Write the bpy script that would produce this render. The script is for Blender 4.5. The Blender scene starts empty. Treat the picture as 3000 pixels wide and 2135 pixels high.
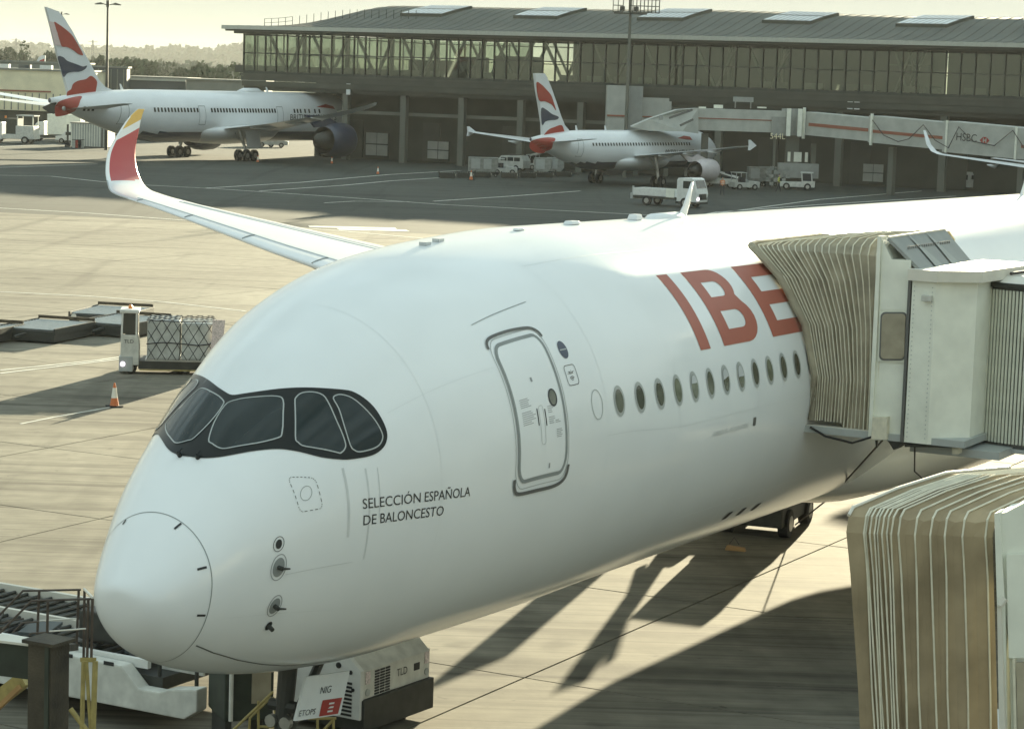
import bpy, bmesh, math, random
import numpy as np
from mathutils import Vector, Matrix, geometry, noise
R = math.radians
random.seed(7)
scene = bpy.context.scene
COL = scene.collection

# ------------------------------------------------------------------ camera
FPX, PITCH, ROLL, HC = 7115.0, .1176, .0329, 10.55      # focal length in photograph pixels, metres
_f = np.array([0, math.cos(PITCH), -math.sin(PITCH)]); _u = np.array([0, math.sin(PITCH), math.cos(PITCH)]); _r = np.array([1., 0, 0])
RT = math.cos(ROLL)*_r + math.sin(ROLL)*_u
UPV = -math.sin(ROLL)*_r + math.cos(ROLL)*_u
cam_data = bpy.data.cameras.new('camera')
cam_data.sensor_width = 36; cam_data.lens = FPX/3000*36
cam_data.clip_start = .5; cam_data.clip_end = 14000
cam = bpy.data.objects.new('camera', cam_data); COL.objects.link(cam)
M = Matrix.Identity(4)
for i in range(3):
    M[i][0] = RT[i]; M[i][1] = UPV[i]; M[i][2] = -_f[i]
M[2][3] = HC
cam.matrix_world = M
scene.camera = cam

# ------------------------------------------------------------------ light
SUN_AZ, SUN_EL = R(15.5), R(9.6)
SKY_STRENGTH, SUN_STRENGTH, EXPOSURE = .062, 4.9, 2.0
world = bpy.data.worlds.new('World'); scene.world = world; world.use_nodes = True
wn, wl = world.node_tree.nodes, world.node_tree.links
wn.clear()
wo = wn.new('ShaderNodeOutputWorld'); bg = wn.new('ShaderNodeBackground')
sky = wn.new('ShaderNodeTexSky'); sky.sky_type = 'NISHITA'; sky.sun_disc = False
sky.sun_elevation = SUN_EL; sky.sun_rotation = SUN_AZ
sky.air_density = 1.0; sky.dust_density = 3.5; sky.ozone_density = 1.0; sky.altitude = 20
# thin high cloud veil: evens the sky out towards a pale cream, streaky
tc = wn.new('ShaderNodeTexCoord'); mp = wn.new('ShaderNodeMapping'); mp.inputs['Scale'].default_value = (1.1, 1.6, 5.5)
nz = wn.new('ShaderNodeTexNoise'); nz.inputs['Scale'].default_value = 1.7; nz.inputs['Detail'].default_value = 7; nz.inputs['Distortion'].default_value = .6
rmp = wn.new('ShaderNodeMapRange'); rmp.inputs['From Min'].default_value = .38; rmp.inputs['From Max'].default_value = .66
rmp.inputs['To Min'].default_value = .95; rmp.inputs['To Max'].default_value = .985
mx = wn.new('ShaderNodeMix'); mx.data_type = 'RGBA'; 
sxyz = wn.new('ShaderNodeSeparateXYZ'); vr = wn.new('ShaderNodeMapRange'); vr.inputs['From Min'].default_value = .02; vr.inputs['From Max'].default_value = .55
vc = wn.new('ShaderNodeMix'); vc.data_type = 'RGBA'; vc.inputs['A'].default_value = (2.66, 2.82, 2.40, 1); vc.inputs['B'].default_value = (3.0, 3.8, 3.95, 1)
wl.new(tc.outputs['Generated'], sxyz.inputs[0]); wl.new(sxyz.outputs['Z'], vr.inputs['Value']); wl.new(vr.outputs['Result'], vc.inputs['Factor'])
# soft cloud structure, stronger higher up
n2 = wn.new('ShaderNodeTexNoise'); n2.inputs['Scale'].default_value = 2.3; n2.inputs['Detail'].default_value = 8; n2.inputs['Distortion'].default_value = 1.1
mp2 = wn.new('ShaderNodeMapping'); mp2.inputs['Scale'].default_value = (1, 1, 2.6); mp2.inputs['Location'].default_value = (3, 1, 0); wl.new(tc.outputs['Generated'], mp2.inputs['Vector']); wl.new(mp2.outputs['Vector'], n2.inputs['Vector'])
r2_ = wn.new('ShaderNodeMapRange'); r2_.inputs['From Min'].default_value = .35; r2_.inputs['From Max'].default_value = .65; r2_.inputs['To Min'].default_value = .62; r2_.inputs['To Max'].default_value = 1.28; wl.new(n2.outputs['Fac'], r2_.inputs['Value'])
f2_ = wn.new('ShaderNodeMapRange'); f2_.inputs['From Min'].default_value = .05; f2_.inputs['From Max'].default_value = .3; f2_.inputs['To Min'].default_value = .12; wl.new(sxyz.outputs['Z'], f2_.inputs['Value'])
m2_ = wn.new('ShaderNodeMix'); m2_.inputs['A'].default_value = 1.0; wl.new(f2_.outputs['Result'], m2_.inputs['Factor']); wl.new(r2_.outputs['Result'], m2_.inputs['B'])
s2_ = wn.new('ShaderNodeVectorMath'); s2_.operation = 'SCALE'; wl.new(vc.outputs['Result'], s2_.inputs[0]); wl.new(m2_.outputs['Result'], s2_.inputs['Scale']); wl.new(s2_.outputs[0], mx.inputs['B'])
wl.new(tc.outputs['Generated'], mp.inputs['Vector']); wl.new(mp.outputs['Vector'], nz.inputs['Vector'])
wl.new(nz.outputs['Fac'], rmp.inputs['Value']); wl.new(rmp.outputs['Result'], mx.inputs['Factor'])
cl = wn.new('ShaderNodeVectorMath'); cl.operation = 'MINIMUM'; cl.inputs[1].default_value = (6.0, 5.6, 4.4)    # the veil spreads the glare round the sun
wl.new(sky.outputs['Color'], cl.inputs[0]); wl.new(cl.outputs[0], mx.inputs['A']); wl.new(mx.outputs['Result'], bg.inputs['Color'])
bg.inputs['Strength'].default_value = SKY_STRENGTH
wl.new(bg.outputs['Background'], wo.inputs['Surface'])
sd = bpy.data.lights.new('sun', 'SUN'); sd.energy = SUN_STRENGTH; sd.angle = R(.53); sd.color = (1.0, .895, .62)
sun = bpy.data.objects.new('sun', sd); COL.objects.link(sun)
SDIR = Vector((math.sin(SUN_AZ)*math.cos(SUN_EL), math.cos(SUN_AZ)*math.cos(SUN_EL), math.sin(SUN_EL)))
sun.rotation_euler = SDIR.to_track_quat('Z', 'Y').to_euler()
vs = scene.view_settings
scene.display_settings.display_device = 'sRGB'
vs.view_transform = 'Standard'; vs.look = 'None'; vs.gamma = 1.0; vs.use_curve_mapping = False
vs.exposure = EXPOSURE
scene.cycles.max_bounces = 8; scene.cycles.transparent_max_bounces = 16
scene.cycles.volume_bounces = 0

# ------------------------------------------------------------------ placing: photograph pixel -> point in the place
CAM = np.array([0, 0, HC])
def ray(x, y): return _f + RT*(x-1500)/FPX - UPV*(y-1067.5)/FPX
def gp(x, y, z=0.):
    d = ray(x, y); return CAM + d*((z-HC)/d[2])
def at(x, y, Y):
    d = ray(x, y); return CAM + d*(Y/d[1])

# ------------------------------------------------------------------ materials
MATS = {}
def mat(name, col, rough=.6, metal=0., coat=0., noise_amt=.12, noise_scale=3., bump=0., bump_scale=40., spec=.5, emit=None, alpha=None, obj_var=0.):
    m = bpy.data.materials.new(name); m.use_nodes = True
    n, l = m.node_tree.nodes, m.node_tree.links
    p = n['Principled BSDF']
    p.inputs['Roughness'].default_value = rough; p.inputs['Metallic'].default_value = metal
    p.inputs['Coat Weight'].default_value = coat; p.inputs['Coat Roughness'].default_value = .04
    p.inputs['Specular IOR Level'].default_value = spec
    c = (*col, 1)
    p.inputs['Base Color'].default_value = c
    if noise_amt > 0:
        t = n.new('ShaderNodeTexCoord'); nt = n.new('ShaderNodeTexNoise'); nt.inputs['Scale'].default_value = noise_scale; nt.inputs['Detail'].default_value = 6
        l.new(t.outputs['Object'], nt.inputs['Vector'])
        mr = n.new('ShaderNodeMapRange'); mr.inputs['From Min'].default_value = .25; mr.inputs['From Max'].default_value = .75
        mr.inputs['To Min'].default_value = 1-noise_amt; mr.inputs['To Max'].default_value = 1+noise_amt*.6
        l.new(nt.outputs['Fac'], mr.inputs['Value'])
        v = n.new('ShaderNodeVectorMath'); v.operation = 'SCALE'; v.inputs[0].default_value = col
        last = mr.outputs['Result']
        if obj_var:
            oi = n.new('ShaderNodeObjectInfo'); m2 = n.new('ShaderNodeMapRange'); m2.inputs['To Min'].default_value = 1-obj_var; m2.inputs['To Max'].default_value = 1+obj_var
            l.new(oi.outputs['Random'], m2.inputs['Value'])
            mm = n.new('ShaderNodeMath'); mm.operation = 'MULTIPLY'; l.new(last, mm.inputs[0]); l.new(m2.outputs['Result'], mm.inputs[1]); last = mm.outputs[0]
        l.new(last, v.inputs['Scale']); l.new(v.outputs[0], p.inputs['Base Color'])
    if bump > 0:
        t = n.new('ShaderNodeTexCoord'); nb = n.new('ShaderNodeTexNoise'); nb.inputs['Scale'].default_value = bump_scale; nb.inputs['Detail'].default_value = 4
        l.new(t.outputs['Object'], nb.inputs['Vector'])
        b = n.new('ShaderNodeBump'); b.inputs['Strength'].default_value = bump; b.inputs['Distance'].default_value = .02
        l.new(nb.outputs['Fac'], b.inputs['Height']); l.new(b.outputs['Normal'], p.inputs['Normal'])
    if emit: p.inputs['Emission Color'].default_value = (*emit[0], 1); p.inputs['Emission Strength'].default_value = emit[1]
    MATS[name] = m
    return m
mat('airliner_white', (.80, .82, .81), .16, coat=.0, noise_amt=.06, noise_scale=.5, bump=.05, bump_scale=.9, spec=.45)
mat('plane_white', (.74, .76, .76), .3, coat=.3, noise_amt=.08, noise_scale=.4)
mat('wing_grey', (.52, .54, .54), .35, coat=.2, noise_amt=.06, noise_scale=.8)
mat('wing_white', (.72, .74, .74), .3, coat=.3, noise_amt=.05, noise_scale=.8)
mat('wing_edge', (.42, .44, .44), .3, metal=.6, noise_amt=.05)
mat('ib_red', (.40, .125, .085), .45, spec=.3, coat=.0, noise_amt=.05)
mat('tip_red', (.40, .035, .035), .35, coat=.3, noise_amt=.06)
mat('tip_yellow', (.68, .42, .07), .35, coat=.3, noise_amt=.05)
mat('fin_red', (.36, .035, .02), .4, coat=.2, noise_amt=.12, noise_scale=.8)
mat('fin_pale', (.66, .52, .50), .4, noise_amt=.06)
mat('navy', (.032, .042, .075), .35, coat=.3, noise_amt=.1)
mat('mask_black', (.008, .010, .008), .3, spec=.3, coat=.0, noise_amt=0)
mat('cockpit_glass', (.010, .018, .016), .03, coat=.0, noise_amt=.0, spec=.45)
mat('cabin_glass', (.10, .11, .075), .12, coat=.6, noise_amt=.5, noise_scale=5, obj_var=.65)
mat('seal', (.26, .28, .27), .6, noise_amt=.1)
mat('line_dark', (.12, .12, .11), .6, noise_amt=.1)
mat('nacelle', (.60, .55, .55), .35, noise_amt=.08)
mat('line_faint', (.60, .62, .61), .5, noise_amt=.1)
mat('panel_shade', (.68, .70, .69), .4, noise_amt=.05)
mat('frame_grey', (.40, .42, .40), .4, noise_amt=.1)
mat('ink', (.02, .022, .022), .5, noise_amt=0)
mat('print_grey', (.30, .31, .31), .6, noise_amt=0)
mat('rubber', (.018, .018, .017), .8, noise_amt=.2)
mat('dark_metal', (.05, .052, .045), .55, metal=.3, noise_amt=.3, noise_scale=5)
mat('steel', (.45, .45, .42), .35, metal=.8, noise_amt=.2, noise_scale=6)
mat('white_paint', (.70, .71, .67), .45, coat=.2, noise_amt=.14, noise_scale=3)
mat('dirty_white', (.60, .60, .54), .55, noise_amt=.25, noise_scale=4, bump=.1)
mat('veh_glass', (.025, .032, .03), .08, coat=.6, noise_amt=0)
mat('lamp_glass', (.75, .72, .75), .1, noise_amt=0, emit=((1, .85, 1), 1.2))
mat('beacon', (.75, .25, .05), .2, noise_amt=0)
mat('orange_cone', (.62, .17, .05), .5, noise_amt=.15, noise_scale=20)
mat('cone_band', (.80, .76, .66), .4, noise_amt=.1)
mat('yellow_paint', (.36, .29, .10), .55, noise_amt=.3, noise_scale=9)
mat('rust_steel', (.055, .045, .028), .75, noise_amt=.65, noise_scale=3.5, bump=.4)
mat('green_steel', (.034, .044, .030), .6, noise_amt=.5, noise_scale=3)
mat('brown_rail', (.075, .055, .04), .6, noise_amt=.4, noise_scale=10)
mat('near_fabric', (.36, .285, .18), .95, spec=.05, noise_amt=.45, noise_scale=1.6, bump=.45, bump_scale=5)
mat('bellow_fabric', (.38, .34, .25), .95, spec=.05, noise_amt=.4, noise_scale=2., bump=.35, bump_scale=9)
mat('bellow_rib', (.68, .64, .50), .6, noise_amt=.15, noise_scale=10)
mat('bridge_white', (.80, .81, .70), .45, noise_amt=.12, noise_scale=2.5, bump=.06)
mat('bridge_roof', (.66, .63, .54), .5, noise_amt=.12, noise_scale=2)
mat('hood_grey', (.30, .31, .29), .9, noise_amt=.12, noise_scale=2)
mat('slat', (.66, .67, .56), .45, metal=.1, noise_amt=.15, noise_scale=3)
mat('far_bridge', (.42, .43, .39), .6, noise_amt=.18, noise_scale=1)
mat('stripe_red', (.28, .09, .05), .6, noise_amt=.15)
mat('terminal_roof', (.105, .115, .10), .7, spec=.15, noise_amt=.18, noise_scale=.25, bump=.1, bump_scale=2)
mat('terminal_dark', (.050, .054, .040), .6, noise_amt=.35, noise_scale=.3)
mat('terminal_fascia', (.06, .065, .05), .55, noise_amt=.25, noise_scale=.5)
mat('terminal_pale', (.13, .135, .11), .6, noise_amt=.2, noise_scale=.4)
mat('eave_metal', (.42, .43, .38), .4, noise_amt=.12)
mat('mullion', (.03, .036, .028), .5, noise_amt=.2)
mat('truss', (.16, .175, .15), .5, noise_amt=.2)
mat('service_white', (.46, .47, .43), .5, noise_amt=.25, noise_scale=2)
mat('container_grey', (.28, .29, .26), .5, noise_amt=.3, noise_scale=3)
mat('hood_pale', (.37, .38, .35), .9, noise_amt=.1)
mat('skylight', (.50, .56, .56), .12, coat=.6, noise_amt=.1)
mat('far_concrete', (.22, .23, .20), .8, noise_amt=.25, noise_scale=.2)
mat('far_grey', (.075, .088, .088), .7, noise_amt=.2, noise_scale=.2)
mat('far_cream', (.78, .72, .50), .7, noise_amt=.2, noise_scale=.4)
mat('foliage', (.055, .075, .035), .9, noise_amt=.5, noise_scale=.25, obj_var=.25)
mat('foliage_far', (.06, .078, .045), .9, noise_amt=.4, noise_scale=.05)
mat('bark', (.06, .05, .04), .9, noise_amt=.3)
mat('hill_green', (.07, .09, .05), .95, noise_amt=.5, noise_scale=.01)
mat('grass', (.09, .11, .05), .95, noise_amt=.35, noise_scale=.05)
mat('marking', (.62, .62, .55), .7, noise_amt=.35, noise_scale=1.5)
mat('cargo_wrap', (.50, .52, .49), .35, noise_amt=.25, noise_scale=4, bump=.6, bump_scale=6)
mat('reflector', (.72, .62, .60), .5, noise_amt=.5, noise_scale=30)
mat('hi_vis', (.62, .62, .12), .7, noise_amt=.1)
mat('orange_vest', (.65, .26, .12), .7, noise_amt=.1)
mat('skin', (.42, .26, .18), .6, noise_amt=.05)
mat('dark_cloth', (.025, .028, .035), .85, noise_amt=.2)
mat('sign_white', (.66, .68, .66), .45, noise_amt=.06)
mat('sign_red', (.33, .035, .025), .5, noise_amt=.15, noise_scale=12)
mat('cable', (.06, .05, .045), .7, noise_amt=0)
mat('orange_mat', (.42, .25, .10), .7, noise_amt=.25)
def ground_mat(name, col, streak, rough=.85, bump=.3, obj_var=0.):
    m = bpy.data.materials.new(name); m.use_nodes = True
    n, l = m.node_tree.nodes, m.node_tree.links; p = n['Principled BSDF']
    p.inputs['Roughness'].default_value = rough; p.inputs['Specular IOR Level'].default_value = .12
    g = n.new('ShaderNodeNewGeometry')
    def nt(sc, scale, det=6, rot=0., dist=0.):
        mm = n.new('ShaderNodeMapping'); mm.inputs['Scale'].default_value = sc; mm.inputs['Rotation'].default_value = (0, 0, rot)
        l.new(g.outputs['Position'], mm.inputs['Vector'])
        t = n.new('ShaderNodeTexNoise'); t.inputs['Scale'].default_value = scale; t.inputs['Detail'].default_value = det; t.inputs['Distortion'].default_value = dist
        l.new(mm.outputs['Vector'], t.inputs['Vector']); return t.outputs['Fac']
    def rng(s, a, b, c, d):
        q = n.new('ShaderNodeMapRange'); q.inputs[1].default_value = a; q.inputs[2].default_value = b; q.inputs[3].default_value = c; q.inputs[4].default_value = d
        l.new(s, q.inputs['Value']); return q.outputs['Result']
    def mul(a, b):
        q = n.new('ShaderNodeMath'); q.operation = 'MULTIPLY'; l.new(a, q.inputs[0]); l.new(b, q.inputs[1]); return q.outputs[0]
    f = mul(rng(nt((1, 1, 1), .06, 5), .3, .7, 1-streak*.5, 1+streak*.35), rng(nt((1, 1, 1), 1.6, 8), .3, .7, 1-streak*.35, 1+streak*.25))
    f = mul(f, rng(nt((.05, .9, 1), .7, 5, R(-62), 1.2), .50, .72, 1, 1-streak))        # tyre marks along the stand
    f = mul(f, rng(nt((.9, .05, 1), .5, 5, R(8), .8), .55, .75, 1, 1-streak*.8))         # tyre marks across it
    f = mul(f, rng(nt((1, 1, 1), .35, 3, 0, .4), .66, .74, 1, 1-streak*.9))               # oil stains
    if obj_var:
        oi = n.new('ShaderNodeObjectInfo'); f = mul(f, rng(oi.outputs['Random'], 0, 1, 1-obj_var, 1+obj_var))
    # fine scratchy grain, thin scuffed tyre tracks and small dark drips
    f = mul(f, rng(nt((.12, 3.2, 1), 2.4, 6, R(-20), .3), .35, .7, 1+streak*.12, 1-streak*.30))
    f = mul(f, rng(nt((.03, 2.2, 1), 1.1, 3, R(-62), 2.0), .60, .64, 1, 1-streak*.45))
    f = mul(f, rng(nt((.02, 1.6, 1), .9, 3, R(14), 3.0), .61, .65, 1, 1-streak*.40))
    f = mul(f, rng(nt((1, 1, 1), 2.6, 2, 0, .2), .70, .76, 1, 1-streak*.8))
    v = n.new('ShaderNodeVectorMath'); v.operation = 'SCALE'; v.inputs[0].default_value = col
    l.new(f, v.inputs['Scale']); l.new(v.outputs[0], p.inputs['Base Color'])
    b = n.new('ShaderNodeBump'); b.inputs['Strength'].default_value = bump; b.inputs['Distance'].default_value = .01
    l.new(nt((1, 1, 1), 9, 6), b.inputs['Height']); l.new(b.outputs['Normal'], p.inputs['Normal'])
    MATS[name] = m
ground_mat('concrete', (.222, .205, .160), .50, obj_var=.05)
ground_mat('asphalt', (.069, .075, .066), .36)
ground_mat('joint_filler', (.09, .085, .075), .2)
def glass_mat(name, tint, gloss=.12):
    m = bpy.data.materials.new(name); m.use_nodes = True
    n, l = m.node_tree.nodes, m.node_tree.links; n.remove(n['Principled BSDF'])
    o = n['Material Output']; t = n.new('ShaderNodeBsdfTransparent'); t.inputs['Color'].default_value = (*tint, 1)
    g = n.new('ShaderNodeBsdfGlossy'); g.inputs['Roughness'].default_value = .03; g.inputs['Color'].default_value = (.8, .9, .75, 1)
    x = n.new('ShaderNodeMixShader')
    oi = n.new('ShaderNodeObjectInfo'); cv = n.new('ShaderNodeMapRange'); cv.inputs['To Min'].default_value = .72; cv.inputs['To Max'].default_value = 1.12; l.new(oi.outputs['Random'], cv.inputs['Value'])
    sv = n.new('ShaderNodeVectorMath'); sv.operation = 'SCALE'; sv.inputs[0].default_value = tint; l.new(cv.outputs['Result'], sv.inputs['Scale']); l.new(sv.outputs[0], t.inputs['Color'])
    fr = n.new('ShaderNodeFresnel'); fr.inputs['IOR'].default_value = 1.5
    ad = n.new('ShaderNodeMath'); ad.operation = 'ADD'; ad.inputs[1].default_value = gloss*.5; l.new(fr.outputs[0], ad.inputs[0])
    l.new(ad.outputs[0], x.inputs['Fac']); l.new(t.outputs[0], x.inputs[1]); l.new(g.outputs[0], x.inputs[2]); l.new(x.outputs[0], o.inputs['Surface'])
    MATS[name] = m
glass_mat('terminal_glass', (.50, .56, .49)); glass_mat('cab_glass', (.45, .5, .45), .1)

# ------------------------------------------------------------------ mesh helpers
def link(name, me, mats, parent=None, smooth=False, kind=None, label=None):
    o = bpy.data.objects.new(name, me); COL.objects.link(o)
    for m in ([mats] if isinstance(mats, str) else mats): me.materials.append(MATS[m])
    if smooth:
        me.polygons.foreach_set('use_smooth', [True]*len(me.polygons))
    if parent is not None: o.parent = parent
    if kind: o['kind'] = kind
    if label: o['label'] = label
    return o
def raw(name, v, f, mats, parent=None, smooth=False, kind=None, label=None, mi=None):
    me = bpy.data.meshes.new(name); me.from_pydata([tuple(map(float, p)) for p in v], [], [tuple(map(int, q)) for q in f])
    if mi is not None: me.polygons.foreach_set('material_index', mi)
    me.update()
    return link(name, me, mats, parent, smooth, kind, label)
def tag(o, label, cat, group=None):
    o['label'] = label; o['category'] = cat
    if group: o['group'] = group
    return o
def thing(name, label, cat, loc=(0, 0, 0), rz=0., group=None, ry=0.):
    o = bpy.data.objects.new(name, None); COL.objects.link(o); o.empty_display_size = .5
    o.location = [float(q) for q in loc]; o.rotation_euler = (0, ry, rz)
    return tag(o, label, cat, group)
def dup(root, loc, rz, label, group=None, scale=None):
    kids = {}
    for o in bpy.data.objects:
        if o.parent is not None: kids.setdefault(o.parent.name, []).append(o)
    r = root.copy(); COL.objects.link(r); r.location = [float(q) for q in loc]; r.rotation_euler = (0, 0, rz); r['label'] = label
    if group: r['group'] = group
    if scale: r.scale = scale
    for c in kids.get(root.name, []):
        d = c.copy(); COL.objects.link(d); d.parent = r
        for g in kids.get(c.name, []):
            e = g.copy(); COL.objects.link(e); e.parent = d
    return r
class MB:
    def __init__(s): s.v = []; s.f = []; s.m = []; s.cur = 0
    def add(s, v, f, mi=None):
        o = len(s.v); s.v += [tuple(map(float, p)) for p in v]; s.f += [tuple(o+i for i in q) for q in f]; s.m += [s.cur if mi is None else mi]*len(f); return s
    def box(s, c, d, rz=0., mi=None, taper=1.):
        x, y, z = [q/2 for q in d]; V = []
        for k, t in ((-1, 1.), (1, taper)):
            for i, j in ((-1, -1), (1, -1), (1, 1), (-1, 1)):
                px, py = i*x*t, j*y*t
                V.append((c[0]+px*math.cos(rz)-py*math.sin(rz), c[1]+px*math.sin(rz)+py*math.cos(rz), c[2]+k*z))
        return s.add(V, [(3, 2, 1, 0), (4, 5, 6, 7), (0, 1, 5, 4), (1, 2, 6, 5), (2, 3, 7, 6), (3, 0, 4, 7)], mi)
    def bar(s, a, b, w=.05, h=None, mi=None):
        a, b = Vector(a), Vector(b); h = h or w; d = (b-a).normalized()
        u = d.cross(Vector((0, 0, 1)));  u = Vector((1, 0, 0)) if u.length < 1e-4 else u.normalized()
        w_ = u.cross(d)
        V = [p+u*i*w/2+w_*j*h/2 for p in (a, b) for i, j in ((-1, -1), (1, -1), (1, 1), (-1, 1))]
        return s.add(V, [(3, 2, 1, 0), (4, 5, 6, 7), (0, 1, 5, 4), (1, 2, 6, 5), (2, 3, 7, 6), (3, 0, 4, 7)], mi)
    def tube(s, pts, r, n=8, mi=None, caps=True):
        pts = [Vector(p) for p in pts]; rr = r if isinstance(r, (list, tuple)) else [r]*len(pts); V = []; F = []
        for i, p in enumerate(pts):
            d = (pts[min(i+1, len(pts)-1)]-pts[max(i-1, 0)]).normalized()
            u = d.cross(Vector((0, 0, 1)));  u = Vector((1, 0, 0)) if u.length < 1e-3 else u.normalized()
            w_ = u.cross(d)
            V += [p+(u*math.cos(2*math.pi*k/n)+w_*math.sin(2*math.pi*k/n))*rr[i] for k in range(n)]
        for i in range(len(pts)-1):
            F += [(i*n+k, i*n+(k+1) % n, (i+1)*n+(k+1) % n, (i+1)*n+k) for k in range(n)]
        if caps: F += [tuple(range(n))[::-1], tuple(range((len(pts)-1)*n, len(pts)*n))]
        return s.add(V, F, mi)
    def prism(s, poly, y0, y1, mi=None, axis='y'):
        n = len(poly)
        mk = {'y': lambda p, y: (p[0], y, p[1]), 'x': lambda p, y: (y, p[0], p[1]), 'z': lambda p, y: (p[0], p[1], y)}[axis]
        V = [mk(p, y0) for p in poly]+[mk(p, y1) for p in poly]
        F = [tuple(range(n))[::-1], tuple(range(n, 2*n))]+[(i, (i+1) % n, (i+1) % n+n, i+n) for i in range(n)]
        return s.add(V, F, mi)
    def quad(s, a, b, c, d, mi=None): return s.add([a, b, c, d], [(0, 1, 2, 3)], mi)
    def build(s, name, mats, parent=None, smooth=False, kind=None, label=None, bevel=0.):
        me = bpy.data.meshes.new(name); me.from_pydata(s.v, [], s.f); me.polygons.foreach_set('material_index', s.m); me.update()
        bm = bmesh.new(); bm.from_mesh(me); bmesh.ops.recalc_face_normals(bm, faces=bm.faces)
        if bevel > 0:
            es = [e for e in bm.edges if len(e.link_faces) == 2 and e.calc_face_angle(0) > .5]
            bmesh.ops.bevel(bm, geom=es, offset=bevel, segments=2, affect='EDGES', profile=.6, clamp_overlap=True)
        bm.to_mesh(me); bm.free()
        return link(name, me, mats, parent, smooth, kind, label)
def share(o, name=None, parent=None, loc=None, rot=None, scale=None):
    c = o.copy(); COL.objects.link(c)
    if parent is not None: c.parent = parent
    if loc is not None: c.location = loc
    if rot is not None: c.rotation_euler = rot
    if scale is not None: c.scale = scale
    return c
_tcache = {}
def text_polys(txt):
    if txt in _tcache: return _tcache[txt]
    cu = bpy.data.curves.new('t', 'FONT'); cu.body = txt; cu.size = 1; cu.resolution_u = 3
    o = bpy.data.objects.new('t', cu); COL.objects.link(o)
    dg = bpy.context.evaluated_depsgraph_get(); me = bpy.data.meshes.new_from_object(o.evaluated_get(dg))
    V = np.array([tuple(v.co)[:2] for v in me.vertices]); F = [tuple(p.vertices) for p in me.polygons]
    COL.objects.unlink(o); bpy.data.objects.remove(o); bpy.data.curves.remove(cu); bpy.data.meshes.remove(me)
    _tcache[txt] = (V, F); return V, F
def text(name, txt, h, place, material, parent=None, width=None):
    """flat lettering: place(x, y) -> 3D point; h cap height in metres"""
    V, F = text_polys(txt); k = h/.73; kx = k if width is None else width/(V[:, 0].max()-V[:, 0].min())
    x0 = V[:, 0].min()
    return raw(name, [place((x-x0)*kx, y*k) for x, y in V], F, material, parent)
def wheel(parent, c, r, w, axis='y', rim='steel', n=18):
    m = MB(); V = [];  prof = [(r*.55, -w/2), (r*.93, -w/2), (r, -w*.3), (r, w*.3), (r*.93, w/2), (r*.55, w/2)]
    F = []
    for i in range(n):
        t = 2*math.pi*i/n
        V += [((q*math.cos(t)), y, q*math.sin(t)) for q, y in prof]
    k = len(prof)
    for i in range(n):
        for j in range(k): F.append((i*k+j, i*k+(j+1) % k, ((i+1) % n)*k+(j+1) % k, ((i+1) % n)*k+j))
    m.add(V, F)
    t_ = m.build('tyre', 'rubber', None, smooth=False)
    h = MB(); h.tube([(0, -w*.35, 0), (0, w*.35, 0)], r*.56, 14)
    hub = h.build('rim', rim)
    wh = bpy.data.objects.new('wheel', None); COL.objects.link(wh); wh.empty_display_size = .1; wh.parent = parent; wh.location = c
    if axis == 'x': wh.rotation_euler = (0, 0, R(90))
    t_.parent = wh; hub.parent = wh
    return wh
def wheel1(parent, c, r, w, rim_mat='steel', n=16, ang=0.):
    """one-mesh wheel for far vehicles"""
    m = MB(); m.tube([(0, -w/2, 0), (0, -w*.45, 0), (0, w*.45, 0), (0, w/2, 0)], [r*.9, r, r, r*.9], n, 0)
    m.tube([(0, -w/2-.01, 0), (0, w/2+.01, 0)], r*.55, 10, 1)
    o = m.build('wheel', ['rubber', rim_mat], parent); o.location = c; o.rotation_euler = (0, 0, ang); return o
# ------------------------------------------------------------------ ground
def sheet(name, pts, z, material, kind='structure'):
    return raw(name, [(x, y, z) for x, y in pts], [tuple(range(len(pts)))], material, kind=kind)
sheet('ground', [(-3500, -400), (3500, -400), (3500, 5200), (-3500, 5200)], -.30, 'grass')
sheet('asphalt_apron', [(-420, -60), (420, -60), (420, 560), (-420, 560)], -.004 - .06, 'asphalt')
# asphalt in the distance is its own raised sheet beyond the edge of the concrete stand
E0, E1 = gp(-600, 592), gp(1700, 707)
dx = (E1-E0)[:2]; 
def edge(x): return E0[1]+(x-E0[0])*dx[1]/dx[0]
sheet('taxiway', [(-420, edge(-420)), (420, edge(420)), (420, 559), (-420, 559)], .002, 'asphalt')
# the stand: poured slabs with open joints between them, laid square to the parked airliner
TH = 1.0866
stand = raw('concrete_stand', [(-120, -30, -.03), (120, -30, -.03), (120, edge(120), -.03), (-120, edge(-120), -.03)], [(0, 1, 2, 3)], 'joint_filler', kind='structure')
SL, JN = 7.6, .04
slab_me = {}
ux, uy = math.cos(TH), math.sin(TH)
nsl = 0
cand = []
for i in range(-14, 30):
    for j in range(-16, 20):
        cx, cy = (i*ux - j*uy)*SL + 1.3, (i*uy + j*ux)*SL + 3.
        if cy < 10 or cx > .27*cy+13 or cx < -.27*cy-13: continue
        cand.append((math.hypot(cx, cy), cx, cy))
cand.sort()
def clip_poly(P, keep):
    out = []
    for k in range(len(P)):
        a, b = P[k], P[(k+1) % len(P)]; fa, fb = keep(a), keep(b)
        if fa >= 0: out.append(a)
        if fa*fb < 0:
            t = fa/(fa-fb); out.append((a[0]+(b[0]-a[0])*t, a[1]+(b[1]-a[1])*t))
    return out
edge_fn = lambda p: edge(p[0])-.05-p[1]
h = SL/2-JN/2
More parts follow.
